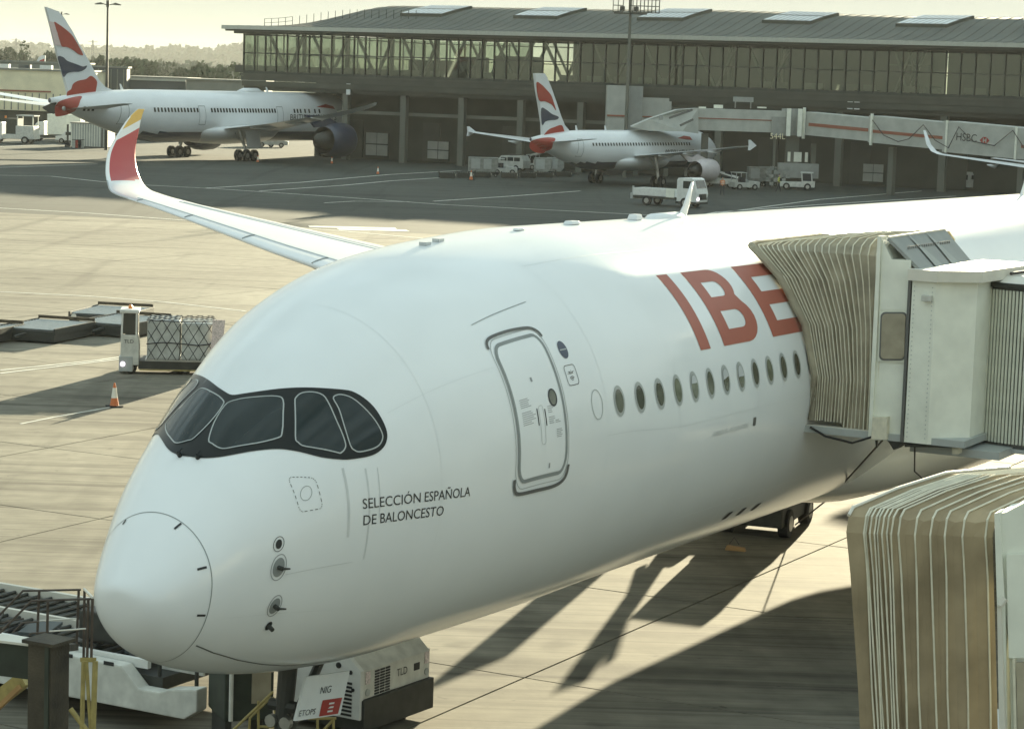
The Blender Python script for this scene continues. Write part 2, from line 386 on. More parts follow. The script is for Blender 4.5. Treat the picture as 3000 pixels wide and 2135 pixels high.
for d, cx, cy in cand:
    P = [(cx+(a*ux-b*uy)*h, cy+(a*uy+b*ux)*h) for a, b in ((-1, -1), (1, -1), (1, 1), (-1, 1))]
    full = all(edge_fn(p) > 0 for p in P)
    if full:
        if 'm' not in slab_me:
            m = MB(); m.box((0, 0, -.02), (2*h, 2*h, .04)); s = m.build('slab', 'concrete', stand, bevel=.006); slab_me['m'] = s
        else: s = share(slab_me['m'], parent=stand)
        s.location = (cx, cy, random.uniform(-.002, .002)); s.rotation_euler = (0, 0, TH)
        nsl += 1
    else:
        Q = clip_poly(P, edge_fn)
        if len(Q) < 3: continue
        m = MB(); m.prism(Q, -.04, 0, axis='z'); m.build('slab', 'concrete', stand)
    if nsl > 285: break
sheet('outer_concrete', [(-119, -29), (119, -29), (119, 12), (-119, 12)], .004, 'concrete')
sheet('side_concrete', [(13+.27*12-2, 12.02), (119, 12.02), (119, 150), (13+.27*150-2, 150)], -.012, 'concrete')
sheet('side_concrete', [(-13-.27*12+2, 12.02), (-13-.27*150+2, 150), (-119, 150), (-119, 12.02)], -.012, 'concrete')
# painted lines
def pline(pts, w, z=.010, name='painted_line', material='marking'):
    P = [np.array(p[:2], float) for p in pts]; V = []; F = []
    for i, p in enumerate(P):
        d = P[min(i+1, len(P)-1)]-P[max(i-1, 0)]; d /= np.linalg.norm(d); n = np.array([-d[1], d[0]])*w/2
        V += [(*(p+n), z), (*(p-n), z)]
    for i in range(len(P)-1): F.append((2*i, 2*i+1, 2*i+3, 2*i+2))
    o = raw(name, V, F, material); o['kind'] = 'structure'; return o
def pl(pts, w, z=.010): return pline([gp(*p) for p in pts], w, z)
pl([(-80, 604), (0, 610), (260, 625), (530, 645), (800, 662), (1000, 677), (1250, 700)], .28)
pl([(-40, 517), (0, 514), (150, 517), (300, 533), (430, 543), (640, 554), (1000, 578), (1300, 600), (1850, 628), (1900, 630)], .30)
pl([(-20, 493), (0, 491), (150, 486), (285, 481)], .3)
pl([(-20, 431), (165, 424)], .3); pl([(0, 419), (180, 415)], .2)
pl([(600, 552), (880, 535), (1000, 524), (1140, 512), (1350, 500)], .3)
pl([(760, 560), (1000, 544), (1150, 530), (1310, 520)], .28)
pl([(1270, 590), (1500, 575), (1700, 560)], .28)
pl([(950, 595), (1040, 590), (1200, 592)], .25, .014)
pl([(1950, 650), (2100, 622), (2400, 600), (2800, 575)], .3)
pl([(2050, 632), (2400, 585), (2700, 560)], .25)
for a, b in (((905, 664), (1160, 670)), ((990, 672), (1195, 676))):
    pl([a, b], 1.6, .012)
pl([(0, 855), (260, 868), (480, 885), (720, 912)], .16)
pl([(0, 1085), (130, 1072), (290, 1055), (352, 1046)], .14); pl([(0, 1094), (200, 1070), (352, 1052)], .14)
pl([(60, 1242), (160, 1222), (330, 1192)], .10)

# ------------------------------------------------------------------ hills, woods
def hills(name, Y, prof, depth, z0, material):
    V = []; F = []; n = len(prof)
    for k in range(5):
        for (x, zt) in prof:
            s = (0, .55, 1., .9, .2)[k]; V.append((x*(Y+k*depth/4)/Y, Y+k*depth/4, z0+(zt-z0)*s))
    for k in range(4):
        for i in range(n-1): F.append((k*n+i, k*n+i+1, (k+1)*n+i+1, (k+1)*n+i))
    return raw(name, V, F, material, smooth=True, kind='structure')
def rough(x, s, seed): return noise.fractal(Vector((x*s, seed, 0)), .8, 2.1, 5)
Y = 3300
prof = []
for k in range(-60, 90):
    x = k*28.; px = 1500+x/Y*FPX
    yy = np.interp(px, [-600, 0, 120, 250, 330, 420, 560, 640, 720, 900, 3500], [128, 130, 132, 138, 146, 140, 138, 132, 134, 150, 190])
    prof.append((x, at(px, yy, Y)[2] - 6 + 3*rough(x, .01, 1)))
hills('hills', Y, prof, 900, -1, 'hill_green')
def clump_mesh(n, rx, ry, rz, leaf, seed, n_lobes=7):
    rnd = random.Random(seed); V = []; F = []
    lobes = [(rnd.uniform(-.55, .55)*rx, rnd.uniform(-.55, .55)*ry, rnd.uniform(-.3, .6)*rz, rnd.uniform(.35, .6)) for _ in range(n_lobes)]
    for i in range(n):
        lx, ly, lz, lr = rnd.choice(lobes); th = rnd.uniform(0, 2*math.pi); ph = math.acos(rnd.uniform(-1, 1)); q = rnd.uniform(.75, 1.05)*lr
        c = Vector((lx+q*rx*math.sin(ph)*math.cos(th), ly+q*ry*math.sin(ph)*math.sin(th), lz+q*rz*math.cos(ph)))
        a = Vector((rnd.gauss(0, 1), rnd.gauss(0, 1), rnd.gauss(0, 1))).normalized(); b = a.orthogonal().normalized(); s = leaf*rnd.uniform(.6, 1.3)
        o = len(V); V += [c+a*s, c+b*s*.7, c-a*s, c-b*s*.7]; F.append((o, o+1, o+2, o+3))
    return V, F
def woods(name, Y0, Y1, x0, x1, count, hmin, hmax, base, seed, material='foliage_far', leaf=1.6, per=60):
    rnd = random.Random(seed); V = []; F = []
    for i in range(count):
        y = rnd.uniform(Y0, Y1); x = rnd.uniform(x0, x1)*y/Y0; hh = rnd.uniform(hmin, hmax); v, f = clump_mesh(per, hh*.65, hh*.65, hh*.55, leaf, rnd.random())
        o = len(V); zb = base(x, y) if callable(base) else base
        V += [(p[0]+x, p[1]+y, p[2]+zb+hh*.5) for p in v]; F += [tuple(o+q for q in t) for t in f]
    return raw(name, V, F, material, kind='stuff')
PX = [p[0] for p in prof]; PZ = [p[1] for p in prof]
def hill_z(x, y):
    t = (y-3300)/900; s = np.interp(t, [0, .25, .5, .75, 1], [0, .55, 1, .9, .2]); return -1+(float(np.interp(x*3300/y, PX, PZ))+1)*s - 3
w1 = woods('hill_woods', 3320, 3780, -760, -230, 700, 9, 17, hill_z, 3, leaf=4., per=46)
tag(w1, 'hazy wooded ridge along the skyline behind the tails and light mast', 'woodland')
w2 = woods('middle_woods', 1250, 2300, -290, -60, 420, 8, 14, -1, 5, leaf=2.6, per=60)
tag(w2, 'dense belt of mid-distance trees between the airport buildings and the ridge', 'woodland')
bm_v, bm_f = [], []
def tree(label, px, ytop, Y, wpx, seed, cat='tree', group='separate trees beyond the airport buildings', tall=False):
    p = at(px, ytop, Y); hh = p[2]+.5; w = wpx/FPX*Y
    t = thing('poplar_tree' if tall else 'broadleaf_tree', label, cat, (p[0], Y, -.4), 0, group)
    v, f = clump_mesh(900 if not tall else 500, w*.5*1.5, w*.5*1.5, (hh*.42 if tall else hh*.40), .55 if not tall else .45, seed, 9)
    zc = hh*.56
    raw('crown', [(q[0], q[1], q[2]*1.25+zc) for q in v], f, 'foliage', t)
    m = MB(); m.tube([(0, 0, 0), (.1, 0, hh*.3), (0, .1, hh*.7)], [.35, .25, .08], 7)
    for k in range(4): a = k*1.7; m.tube([(0, 0, hh*(.25+.08*k)), (math.cos(a)*w*.3, math.sin(a)*w*.3, hh*(.5+.08*k))], [.14, .04], 5)
    m.build('trunk', 'bark', t)
tree('tall dark narrow poplar standing at far left behind the red-tipped fin', 68, 132, 700, 26, 11, tall=True)
for i, (px, yt, Y_, w, lab) in enumerate([
    (12, 160, 760, 60, 'bushy tree at the far left edge of the skyline strip'),
    (38, 152, 820, 40, 'round-topped tree just left of the tall poplar'),
    (150, 165, 700, 50, 'broad tree right behind the large fin'),
    (268, 168, 700, 46, 'dark tree just right of the large fin edge'),
    (295, 176, 640, 34, 'small tree left of the light mast foot'),
    (352, 176, 640, 62, 'rounded tree just right of the light mast'),
    (385, 182, 620, 44, 'low tree above the grey sheds right of the mast'),
    (430, 190, 640, 44, 'low tree left of the big domed crown'),
    (486, 172, 900, 110, 'big wide domed tree midway between mast and terminal'),
    (528, 198, 600, 56, 'round bushy tree right of the big dome'),
    (575, 204, 560, 52, 'low bushy tree above the parked trailers'),
    (622, 206, 560, 56, 'low bushy tree left of the terminal corner'),
    (668, 200, 560, 60, 'leafy tree beside the terminal corner')]):
    tree(lab, px, yt, Y_, w, 20+i)
def pylon(label, px, yt, Y, w=2.4):
    p = at(px, yt, Y); H_ = p[2]; t = thing('lattice_pylon', label, 'pylon', (p[0], Y, 0), .3, 'electricity pylons on the skyline'); m = MB()
    for i, j in ((-1, -1), (1, -1), (1, 1), (-1, 1)): m.bar((i*w, j*w, 0), (i*.3, j*.3, H_), .5)
    for k in range(8):
        z = H_*k/8; s = w*(1-k/8)+.3; m.bar((-s, -s, z), (s, -s, z+H_/8), .3); m.bar((s, -s, z), (-s, -s, z+H_/8), .3)
    m.build('mast', 'far_grey', t); a = MB()
    for z, l in ((.72, 6), (.84, 8), (.95, 5)): a.bar((-l, 0, H_*z), (l, 0, H_*z), .5)
    a.build('cross_arm', 'far_grey', t)
pylon('faint lattice pylon left of the big fin', 47, 113, 2600); pylon('faint lattice pylon right of the big fin, before the mast', 272, 118, 2600)
pylon('smallest lattice pylon beside the light mast', 292, 155, 2400)

# ------------------------------------------------------------------ low airport buildings at far left
def px_box(name, label, cat, x0, x1, ytop, Y, depth, material, zb=0., parts=None, group=None):
    a, b = at(x0, ytop, Y), at(x1, ytop, Y); t = thing(name, label, cat, ((a[0]+b[0])/2, Y+depth/2, 0), 0, group)
    w = b[0]-a[0]; z = (a[2]+b[2])/2; m = MB(); m.box((0, 0, (z+zb)/2), (w, depth, z-zb)); m.build('wall', material, t)
    r = MB(); r.box((0, 0, z+.13), (w+.5, depth+.5, .25)); r.build('roof', 'far_concrete', t)
    return t, w, z
t, w, z = px_box('service_building', 'long low building with cream ribbed upper wall and grey roof at far left', 'building', -160, 205, 205, 350, 30, 'far_cream', 3.5)
m = MB(); m.box((0, 0, 1.7), (w-1, 28, 3.4)); m.build('undercroft', 'terminal_dark', t)
f0 = MB(); f0.box((0, 0, 0), (.14, .12, 2.4)); fin = f0.build('wall_rib', 'far_concrete', t)
for k in range(int(w/1.0)): (fin if k == 0 else share(fin, parent=t)).location = (-w/2+.5+k*1.0, -15.06, 4.8)
m = MB(); m.box((0, -15.09, 6.3), (w*.7, .1, .22)); m.build('trim', 'stripe_red', t)
for k in range(5): q = MB(); q.box((-w/2+4+k*3.1, -9, z+.5), (1.7, 1.2, .6)); q.build('roof_unit', 'white_paint' if k % 2 else 'far_grey', t)
t, w, z = px_box('flat_roof_pier', 'grey flat-roofed pier building behind the cream wall', 'building', -160, 200, 182, 372, 22, 'far_concrete')
t, w, z = px_box('grey_shed', 'plain grey shed with pale ribs right of the big fin', 'building', 205, 372, 198, 380, 3, 'far_grey')
for k in range(9): q = MB(); q.box((-w/2+.5+k*w/9, -1.53, z/2), (.15, .06, z-.4)); q.build('wall_rib', 'far_concrete', t)
t, w, z = px_box('dark_shed', 'low dark blue-grey shed right of the light mast', 'building', 362, 545, 230, 385, 16, 'far_grey')
m = MB(); m.box((0, -8.1, z-.2), (w, .2, .35)); m.build('gutter', 'eave_metal', t)
t, w, z = px_box('pale_trailer_shed', 'long pale low shed running up to the terminal corner', 'building', 545, 775, 238, 372, 12, 'far_concrete')
for k in range(3): q = MB(); q.box((-w/2+2.2+k*4, -6.1, z*.55), (3, .2, .35)); q.build('window', 'veh_glass', t)

# ------------------------------------------------------------------ light masts
def mast(label, px, ytop, ybot, Y, arm, r=.22):
    p = at(px, ytop, Y); H_ = p[2]; t = thing('light_mast', label, 'light mast', (p[0], Y, 0), .25, 'tall apron light masts')
    m = MB(); m.tube([(0, 0, 0), (0, 0, H_)], [r, r*.55], 10); m.build('pole', 'dark_metal', t)
    c = MB(); c.tube([(0, 0, H_-.5), (0, 0, H_+.35)], r*.9, 10); c.build('collar', 'dark_metal', t)
    for s in (-1, 1):
        q = MB(); q.bar((0, 0, H_-.25), (s*arm*.5, .1*s, H_-.05), .12, .1); q.prism([(s*arm*.35, H_-.18), (s*arm, H_-.22), (s*arm*1.02, H_-.12), (s*arm*.55, H_+.08)], -.35, .35); q.build('lamp_head', 'dark_metal', t)
mast('tall dark twin-headed light mast standing behind the long fuselage', 316, 10, 262, 300, 1.55)
mast('farther light mast half hidden behind the big fin tip', 181, 40, 230, 520, 1.6, .18)
# ------------------------------------------------------------------ terminal building
TP = np.array([-34.1, 300.]); TD = np.array([86., -47.]); TD = TD/np.linalg.norm(TD); TANG = math.atan2(TD[1], TD[0])
term = thing('terminal_building', 'long glass-fronted airport terminal with wavy grey roof and dark undercroft across the background', 'building', (TP[0], TP[1], 0), TANG)
# local frame: x along the front from its left corner, y = depth behind the front
def t_of_px(px):
    k = (px-1500)/FPX   # X = k*Y (small pitch/roll terms handled by iterating on the real ray)
    lo, hi = -20., 160.
    for _ in range(50):
        m_ = (lo+hi)/2; P = TP+TD*m_; 
        q = P[0]/P[1]; 
        if q < k + 0: lo = m_
        else: hi = m_
    return lo
def tz(px, py, dep=0.):
    """height on the facade plane (moved back by dep) at a photograph pixel, and the x there"""
    d = ray(px, py); n = np.array([-TD[1], TD[0]]); P0 = TP+n*dep
    s = (P0@n)/(d[0]*n[0]+d[1]*n[1]); P = CAM+d*s; return float((P[:2]-TP)@TD), float(P[2])
LEN = 150.; DEP = 46.; ZF, ZE, ZR = 10.0, 15.15, 18.9
def sm(t): t = max(0., min(1., t)); return t*t*(3-2*t)
def roof_z(x, y):
    a = sm((x+1.8)/15.)*sm((LEN+2-x)/14.); b = sm((y+1.8)/17.)*sm((DEP+1.8-y)/17.)
    wave = .45*math.sin((x-38)/9.5)*sm((x-40)/20)*b*.35
    return ZE+.55+(ZR-ZE-.55)*a*b+wave
xs = np.r_[np.linspace(-1.8, 16, 28), np.linspace(17.5, LEN+2, 60)]; ys = np.r_[np.linspace(-1.8, 17, 20), np.linspace(20, DEP+1.8, 12)]
V = [(x, y, roof_z(x, y)) for x in xs for y in ys]; ny = len(ys)
F = [(i*ny+j, (i+1)*ny+j, (i+1)*ny+j+1, i*ny+j+1) for i in range(len(xs)-1) for j in range(ny-1)]
n0 = len(V); V += [(x, y, ZE+.12) for x, y in ((-1.8, -1.8), (LEN+2, -1.8), (LEN+2, DEP+1.8), (-1.8, DEP+1.8))]; F.append((n0, n0+1, n0+2, n0+3))
roof = raw('roof', V, F, 'terminal_roof', term, smooth=True)
m = MB(); m.box((LEN/2, -1.9, ZE+.33), (LEN+4, .22, .46)); m.box((-1.9, DEP/2-.0, ZE+.33), (.22, DEP+3.6, .46)); m.build('eave', 'eave_metal', roof)
m = MB(); m.box((LEN/2, -1.3, ZE-.02), (LEN+3.2, .9, .2)); m.box((LEN/2, -.55, ZE-.15), (LEN+2, .5, .5)); m.build('soffit', 'terminal_fascia', roof)
# standing seams of the roof sheet
m = MB()
for k in range(1, 110):
    x = k*1.35-1
    for a, b in zip(ys[:-1][:20], ys[1:][:20]): m.bar((x, a, roof_z(x, a)+.02), (x, b, roof_z(x, b)+.02), .06, .05)
m.build('roof_seam', 'terminal_roof', roof, kind='stuff')
for px in (1267, 1601, 1966, 2336, 2731, 3110, 3420):
    x, _ = tz(px, 50, 9); m = MB(); y0, y1 = 7.2, 12.2; w = 2.9
    sk = MB(); q = [(x-w-.6, y0), (x+w-.6, y0), (x+w+.8, y1), (x-w+.8, y1)]
    def up(p, h): return (p[0], p[1], roof_z(p[0], p[1])+h)
    sk.add([up(p, -.1) for p in q]+[up(p, .35) for p in q], [(0, 1, 5, 4), (1, 2, 6, 5), (2, 3, 7, 6), (3, 0, 4, 7), (4, 5, 6, 7)])
    s = sk.build('skylight', 'terminal_fascia', roof)
    pn = None
    for i in range(8):
        for j in range(2):
            u0, u1, v0, v1 = i/8+.012, (i+1)/8-.012, j/2+.03, (j+1)/2-.03
            def L(u, v): a = [q[0][c]+(q[1][c]-q[0][c])*u for c in (0, 1)]; b = [q[3][c]+(q[2][c]-q[3][c])*u for c in (0, 1)]; return up([a[c]+(b[c]-a[c])*v for c in (0, 1)], .38)
            m.quad(L(u0, v0), L(u1, v0), L(u1, v1), L(u0, v1))
    m.build('skylight_glazing', 'skylight', roof)
# glazed front: panes, mullions, transoms
PITCH_T = 1.6; NP = 64
FR = .05
m = MB(); m.box((0, 0, 0), (.11, .26, ZE-ZF)); mul = m.build('mullion', 'mullion', term); mul.location = (0, 0, (ZE+ZF)/2)
for k in range(1, NP+24): share(mul, parent=term, loc=(k*PITCH_T, 0, (ZE+ZF)/2))
zt = ZF+2.45
for z, hh in ((ZF+.12, .3), (zt, .13), (ZE-.55, .12)):
    m = MB(); m.box((LEN/2, .0, z), (LEN, .16, hh)); m.build('transom', 'mullion', term)
pa = None
for k in range(NP):
    for z0, z1 in ((ZF+.28, zt-.07), (zt+.07, ZE-.62)):
        key = round(z1-z0, 3)
        if k == 0:
            q = MB(); q.quad((-PITCH_T/2+.06, 0, -(z1-z0)/2), (PITCH_T/2-.06, 0, -(z1-z0)/2), (PITCH_T/2-.06, 0, (z1-z0)/2), (-PITCH_T/2+.06, 0, (z1-z0)/2))
            o = q.build('glass_pane', 'terminal_glass', term)
            if pa is None: pa = {}
            pa[z0] = o
        else: o = share(pa[z0], parent=term)
        o.location = ((k+.5)*PITCH_T, .04, (z0+z1)/2); o.rotation_euler = (random.gauss(0, .002), 0, random.gauss(0, .004))
q = MB(); q.quad((NP*PITCH_T, .04, ZF), (LEN, .04, ZF), (LEN, .04, ZE-.6), (NP*PITCH_T, .04, ZE-.6)); q.build('glass_wall', 'terminal_glass', term)
# end wall (left), glazed as well, and the far side, glazed too: daylight shows through the hall
for name, a, b, n in (('side', (0, 0), (0, DEP), 16), ('far', (0, DEP), (LEN, DEP), 64)):
    m = MB(); g = MB()
    for k in range(n+1):
        t_ = k/n; x, y = a[0]+(b[0]-a[0])*t_, a[1]+(b[1]-a[1])*t_
        if name == 'far' and 14 < x < 24 or name == 'far' and x > 62: continue
        m.box((x, y, (ZF+ZE)/2), (.16, .16, ZE-ZF))
    for z in (ZF+.1, zt, ZE-.4): m.bar((a[0], a[1], z), (b[0], b[1], z), .14, .14)
    m.build('rear_frame', 'mullion', term)
q = MB(); q.quad((.03, .1, ZF), (.03, DEP, ZF), (.03, DEP, ZE), (.03, .1, ZE)); q.build('glass_wall', 'terminal_glass', term)
q = MB(); q.quad((0, DEP, ZF), (15, DEP, ZF), (15, DEP, ZE), (0, DEP, ZE)); q.build('glass_wall', 'terminal_glass', term)
# floor deck, fascia bands, inner cores
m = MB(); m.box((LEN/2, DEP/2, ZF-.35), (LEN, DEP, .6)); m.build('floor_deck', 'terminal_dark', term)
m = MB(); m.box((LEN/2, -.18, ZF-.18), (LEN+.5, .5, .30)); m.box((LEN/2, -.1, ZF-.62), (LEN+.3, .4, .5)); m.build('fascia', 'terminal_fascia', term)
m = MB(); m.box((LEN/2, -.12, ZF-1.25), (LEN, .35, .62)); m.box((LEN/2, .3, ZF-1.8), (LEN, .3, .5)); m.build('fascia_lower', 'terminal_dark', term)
xa, _ = tz(1560, 200); xb, _ = tz(2575, 200); xc, _ = tz(2680, 200); xm, _ = tz(1160, 200)
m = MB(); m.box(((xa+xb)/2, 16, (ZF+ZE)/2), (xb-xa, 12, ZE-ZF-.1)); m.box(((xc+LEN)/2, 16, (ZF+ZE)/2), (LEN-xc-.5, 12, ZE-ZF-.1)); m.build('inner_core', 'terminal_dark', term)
m = MB(); x1, _ = tz(1410, 200); m.box((x1, 9, ZF+1.5), (5., 3, 3.0)); x1, _ = tz(1110, 200); m.box((x1, 14, ZF+1.1), (7, 3, 2.2)); x1, _ = tz(1240, 200); m.box((x1, 12, ZF+1.4), (2.5, 3, 2.8)); m.build('kiosk', 'terminal_dark', term)
xk, _ = tz(1000, 200); m = MB(); m.box((xk-2, 5, ZF+.5), (34, .3, .9)); m.build('balustrade', 'terminal_fascia', term)
# raking braces and inner columns
k = 0
for x in np.arange(1.0, 66, 6.4):
    for y in (3.0, DEP-4):
        m = MB(); m.bar((x+.4, y, ZE+.2), (x+3.2, y+.4, ZF), .3); m.bar((x+6.0, y, ZE+.2), (x+3.3, y+.4, ZF), .3); m.build('raking_brace', 'truss', term)
    m = MB(); m.tube([(x+3.2, 7, ZF), (x+3.2, 7, ZE+.6)], .28, 8); m.build('inner_column', 'truss', term)
for px in (2600, 2640):
    x, _ = tz(px, 200); m = MB(); m.bar((x-.8, 4, ZE), (x+.9, 4.3, ZF), .25); m.bar((x+1.4, 4, ZE), (x-.7, 4.3, ZF), .25); m.bar((x-1.5, 4, ZF+3.2), (x+2, 4, ZF+3.2), .15); m.build('raking_brace', 'truss', term)
# things on the concourse floor glimpsed through the glass
rnd = random.Random(4)
for k in range(26):
    x = 4+k*3.5+rnd.uniform(-1, 1); m = MB(); w = rnd.uniform(1., 2.6)
    m.box((x, 2.2+rnd.uniform(0, 2), ZF+.35), (w, .7, .12)); m.box((x, 2.9, ZF+.7), (w, .1, .55)); m.box((x-w*.4, 2.4, ZF+.15), (.08, .5, .3)); m.box((x+w*.4, 2.4, ZF+.15), (.08, .5, .3))
    m.build('bench', 'terminal_pale' if k % 2 else 'truss', term)
# undercroft: recessed dark wall, columns, a pale rail beam, doors
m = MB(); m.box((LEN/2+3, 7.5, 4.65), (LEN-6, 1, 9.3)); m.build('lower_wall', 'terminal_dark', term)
for px in (1005, 1175, 1345, 1518, 1694, 2100, 2454, 2760, 3100):
    x, _ = tz(px, 400); m = MB(); m.box((x, .6, 4.0), (.75, .7, 8.0)); m.build('column', 'terminal_pale', term)
x0, z0 = tz(1000, 335); m = MB(); m.box((LEN/2+6, 1.2, 5.75), (LEN-14, .25, .38)); m.build('rail_beam', 'terminal_pale', term)
for px, w, h_ in ((1100, 3.2, 2.9), (1280, 3.0, 2.2), (2560, 2.4, 2.0)):
    x, _ = tz(px, 400, 6.5); d = MB(); d.box((x, 6.93, h_/2+.3), (w+.2, .12, h_+.2)); dr = d.build('roller_door', 'terminal_dark', term)
    for i in (-1, 1):
        for j in (0, 1): q = MB(); q.box((x+i*w*.25, 6.84, .4+h_*(.25+.5*j)), (w*.47, .06, h_*.45)); q.build('door_panel', 'far_bridge', dr)
for px, py, w, h_ in ((1024, 262, .55, 1.3), (2493, 308, .6, .9), (2513, 309, .6, .9)):
    x, z = tz(px, py); q = MB(); q.box((x, -.3+.05, z), (w, .08, h_)); q.build('notice_board', 'sign_white', term)
for k in range(9):
    x = 12+k*11; q = MB(); q.box((x, 6.9, 2.4), (2.4, .16, 4.6)); q.build('wall_panel', 'terminal_fascia', term)
# roof guard rail at the left end
m = MB(); pts = [(x, 6.0, roof_z(x, 6.0)) for x in np.arange(-1.2, 21, 1.05)]
for i, p in enumerate(pts): m.bar(p, (p[0], p[1], p[2]+1.05), .05)
for h_ in (.55, 1.05):
    for a, b in zip(pts[:4], pts[1:5]): m.bar((a[0], a[1], a[2]+h_), (b[0], b[1], b[2]+h_), .04)
m.build('roof_guard_rail', 'dark_metal', term)
# apron lamp mast with its round service cage, standing right in front of the terminal
p = at(1848, 2, 268.); t = thing('service_mast', 'slim mast with caged lamp platform rising above the terminal roof', 'light mast', (p[0], 268, 0), 0)
m = MB(); m.tube([(0, 0, 0), (0, 0, 21)], [.22, .14], 10); m.build('pole', 'terminal_pale', t)
m = MB()
for cx, w in ((-1.35, 1.1), (1.5, 3.3)):
    for z in (18.0, 18.7, 19.4):
        for s in (-.5, .5): m.bar((cx-w/2, s, z), (cx+w/2, s, z), .06)
    for i in range(int(w/.4)+1):
        for s in (-.5, .5): m.bar((cx-w/2+i*w/int(w/.4), s, 18), (cx-w/2+i*w/int(w/.4), s, 19.4), .05)
m.build('cage', 'dark_metal', t)
m = MB(); m.box((0, 0, 17.85), (3.6, 1.2, .14)); m.tube([(-.9, -.5, 18.1), (-.9, -.5, 18.6)], .28, 8); m.tube([(.6, -.5, 18.1), (.6, -.5, 18.6)], .28, 8); m.build('lamp_platform', 'dark_metal', t)

# ------------------------------------------------------------------ far boarding bridges by the terminal
def wbox(m, c, d, rz, mi=None): m.box(c, d, rz, mi)
FY = 252.
def fx(px, Y=FY): return (px-1500)/FPX*Y + .0
def fz(px, py, Y=FY): return at(px, py, Y)[2]
def fxx(px, py=330, Y=FY): return at(px, py, Y)[0]
t = thing('bridge_link_tower', 'pale boxy link tower with a dull red stripe beside the slim mast', 'boarding bridge', (fxx(1830, Y=274), 274, 0))
def blk(px0, px1, py0, py1, Y, y_d, name, material, par, dz=0):
    o = par.location; a = at(px0, py0, Y); b = at(px1, py1, Y); m = MB()
    m.box(((a[0]+b[0])/2-o[0], Y+y_d/2-o[1], (a[2]+b[2])/2), (abs(b[0]-a[0]), y_d, abs(a[2]-b[2]))); return m.build(name, material, par)
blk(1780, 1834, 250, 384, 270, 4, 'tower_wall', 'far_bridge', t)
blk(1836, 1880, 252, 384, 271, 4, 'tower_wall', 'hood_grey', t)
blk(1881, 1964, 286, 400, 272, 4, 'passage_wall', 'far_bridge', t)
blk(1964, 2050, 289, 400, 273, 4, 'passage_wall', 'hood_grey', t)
blk(1779, 1835, 336, 343, 269.9, .09, 'stripe', 'stripe_red', t); blk(1881, 1963, 340, 347, 271.9, .09, 'stripe', 'stripe_red', t)
for px in (1790, 1870, 1960): m = MB(); q = at(px, 384, 272); m.box((q[0]-t.location[0], 1, 2.6), (.5, .5, 5.2)); m.build('leg', 'terminal_pale', t)
# bridge to the single-aisle aircraft
t = thing('boarding_bridge', 'pale boarding bridge with dull red stripe running to the nose of the smaller airliner', 'boarding bridge', (fxx(2170), FY, 0), 0, 'boarding bridges against the terminal')
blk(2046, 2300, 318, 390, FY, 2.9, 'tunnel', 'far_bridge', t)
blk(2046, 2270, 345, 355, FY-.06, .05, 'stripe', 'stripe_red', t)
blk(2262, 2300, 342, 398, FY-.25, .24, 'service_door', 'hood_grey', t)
o_ = t.location
def L3(px, py, Y, dy=0): q = at(px, py, Y); return (q[0]-o_[0], q[1]-o_[1]+dy, q[2])
m = MB(); A = [L3(1850, 372, 247), L3(1900, 350, 247), L3(1985, 322, 248), L3(2046, 318, 250), L3(2046, 392, 250), L3(2000, 385, 248), L3(1900, 384, 247)]
m.add(A+[(p[0], p[1]+4, p[2]) for p in A], [(0, 1, 2, 3, 4, 5, 6), (13, 12, 11, 10, 9, 8, 7)]+[(i, (i+1) % 7, (i+1) % 7+7, i+7) for i in range(7)]); m.build('cab', 'far_bridge', t)
for a, b in (((1960, 346), (2028, 322)), ((1992, 368), (2030, 350))): m = MB(); m.bar(L3(*a, 247, -.3), L3(*b, 248, -.3), .1, .22); m.build('cab_trim', 'line_dark', t)
m = MB(); m.tube([L3(1936, 352, 246), L3(1936, 338, 246)], .22, 8); m.build('beacon_stub', 'hood_grey', t)
m = MB(); a = L3(2150, 318, FY); 
for px, w, hh in ((2107, .9, .35), (2060, .7, .15), (2235, .9, .14)): q = L3(px, 318, FY, 1.2); m.box((q[0], q[1], q[2]+hh/2), (w, .8, hh))
m.build('roof_unit', 'bridge_white', t)
m = MB(); q = L3(2180, 318, FY, 1.4); m.box((q[0], q[1], q[2]+.9), (2., 1.4, .5)); m.box((q[0]-.8, q[1], q[2]+.35), (.12, .12, .7)); m.box((q[0]+.8, q[1], q[2]+.35), (.12, .12, .7)); m.build('air_unit', 'hood_grey', t)
m = MB(); q = L3(2060, 392, FY, 1.4); m.box((q[0]+.3, q[1], q[2]/2), (.7, .7, q[2])); m.build('leg', 'terminal_pale', t)
rot = thing('boarding_bridge_rotunda', 'round bridge hub on a steel column marked 544L between two pale tunnels', 'boarding bridge', (fxx(2330), FY+1.5, 0))
o_ = rot.location
m = MB(); z1, z0 = fz(2330, 320), fz(2330, 398); m.tube([(0, 0, z0), (0, 0, z1)], 1.25, 16); m.build('hub', 'hood_grey', rot)
for px in (2312, 2345): q = L3(px, 360, FY-1.5); m = MB(); m.box((q[0], q[1]+.6, (z0+z1)/2), (.42, .4, z1-z0+.1)); m.build('door_post', 'bridge_white', rot)
m = MB(); m.box((0, 0, z0/2), (1.3, 1.3, z0)); m.box((-1.9, -.6, 2.9), (.25, .25, 5.8)); m.box((2.2, -.3, 3.4), (.5, .5, 2.6)); m.build('column', 'terminal_pale', rot)
m = MB(); m.box((.6, -.9, 1.9), (4.2, 1.2, 1.5)); m.build('machine_box', 'hood_grey', rot)
for i in range(3): m = MB(); m.box((-.35+i*.9, -.68, 3.3), (.3 if i != 1 else .8, .06, 1.)); m.build('panel', 'bridge_white', rot)
q = L3(2256, 407, FY-2.6)
text('stand_number', '544L', .62, lambda x, y: (q[0]+x, q[1], q[2]+y), 'far_cream', rot, width=1.55)
m = MB()
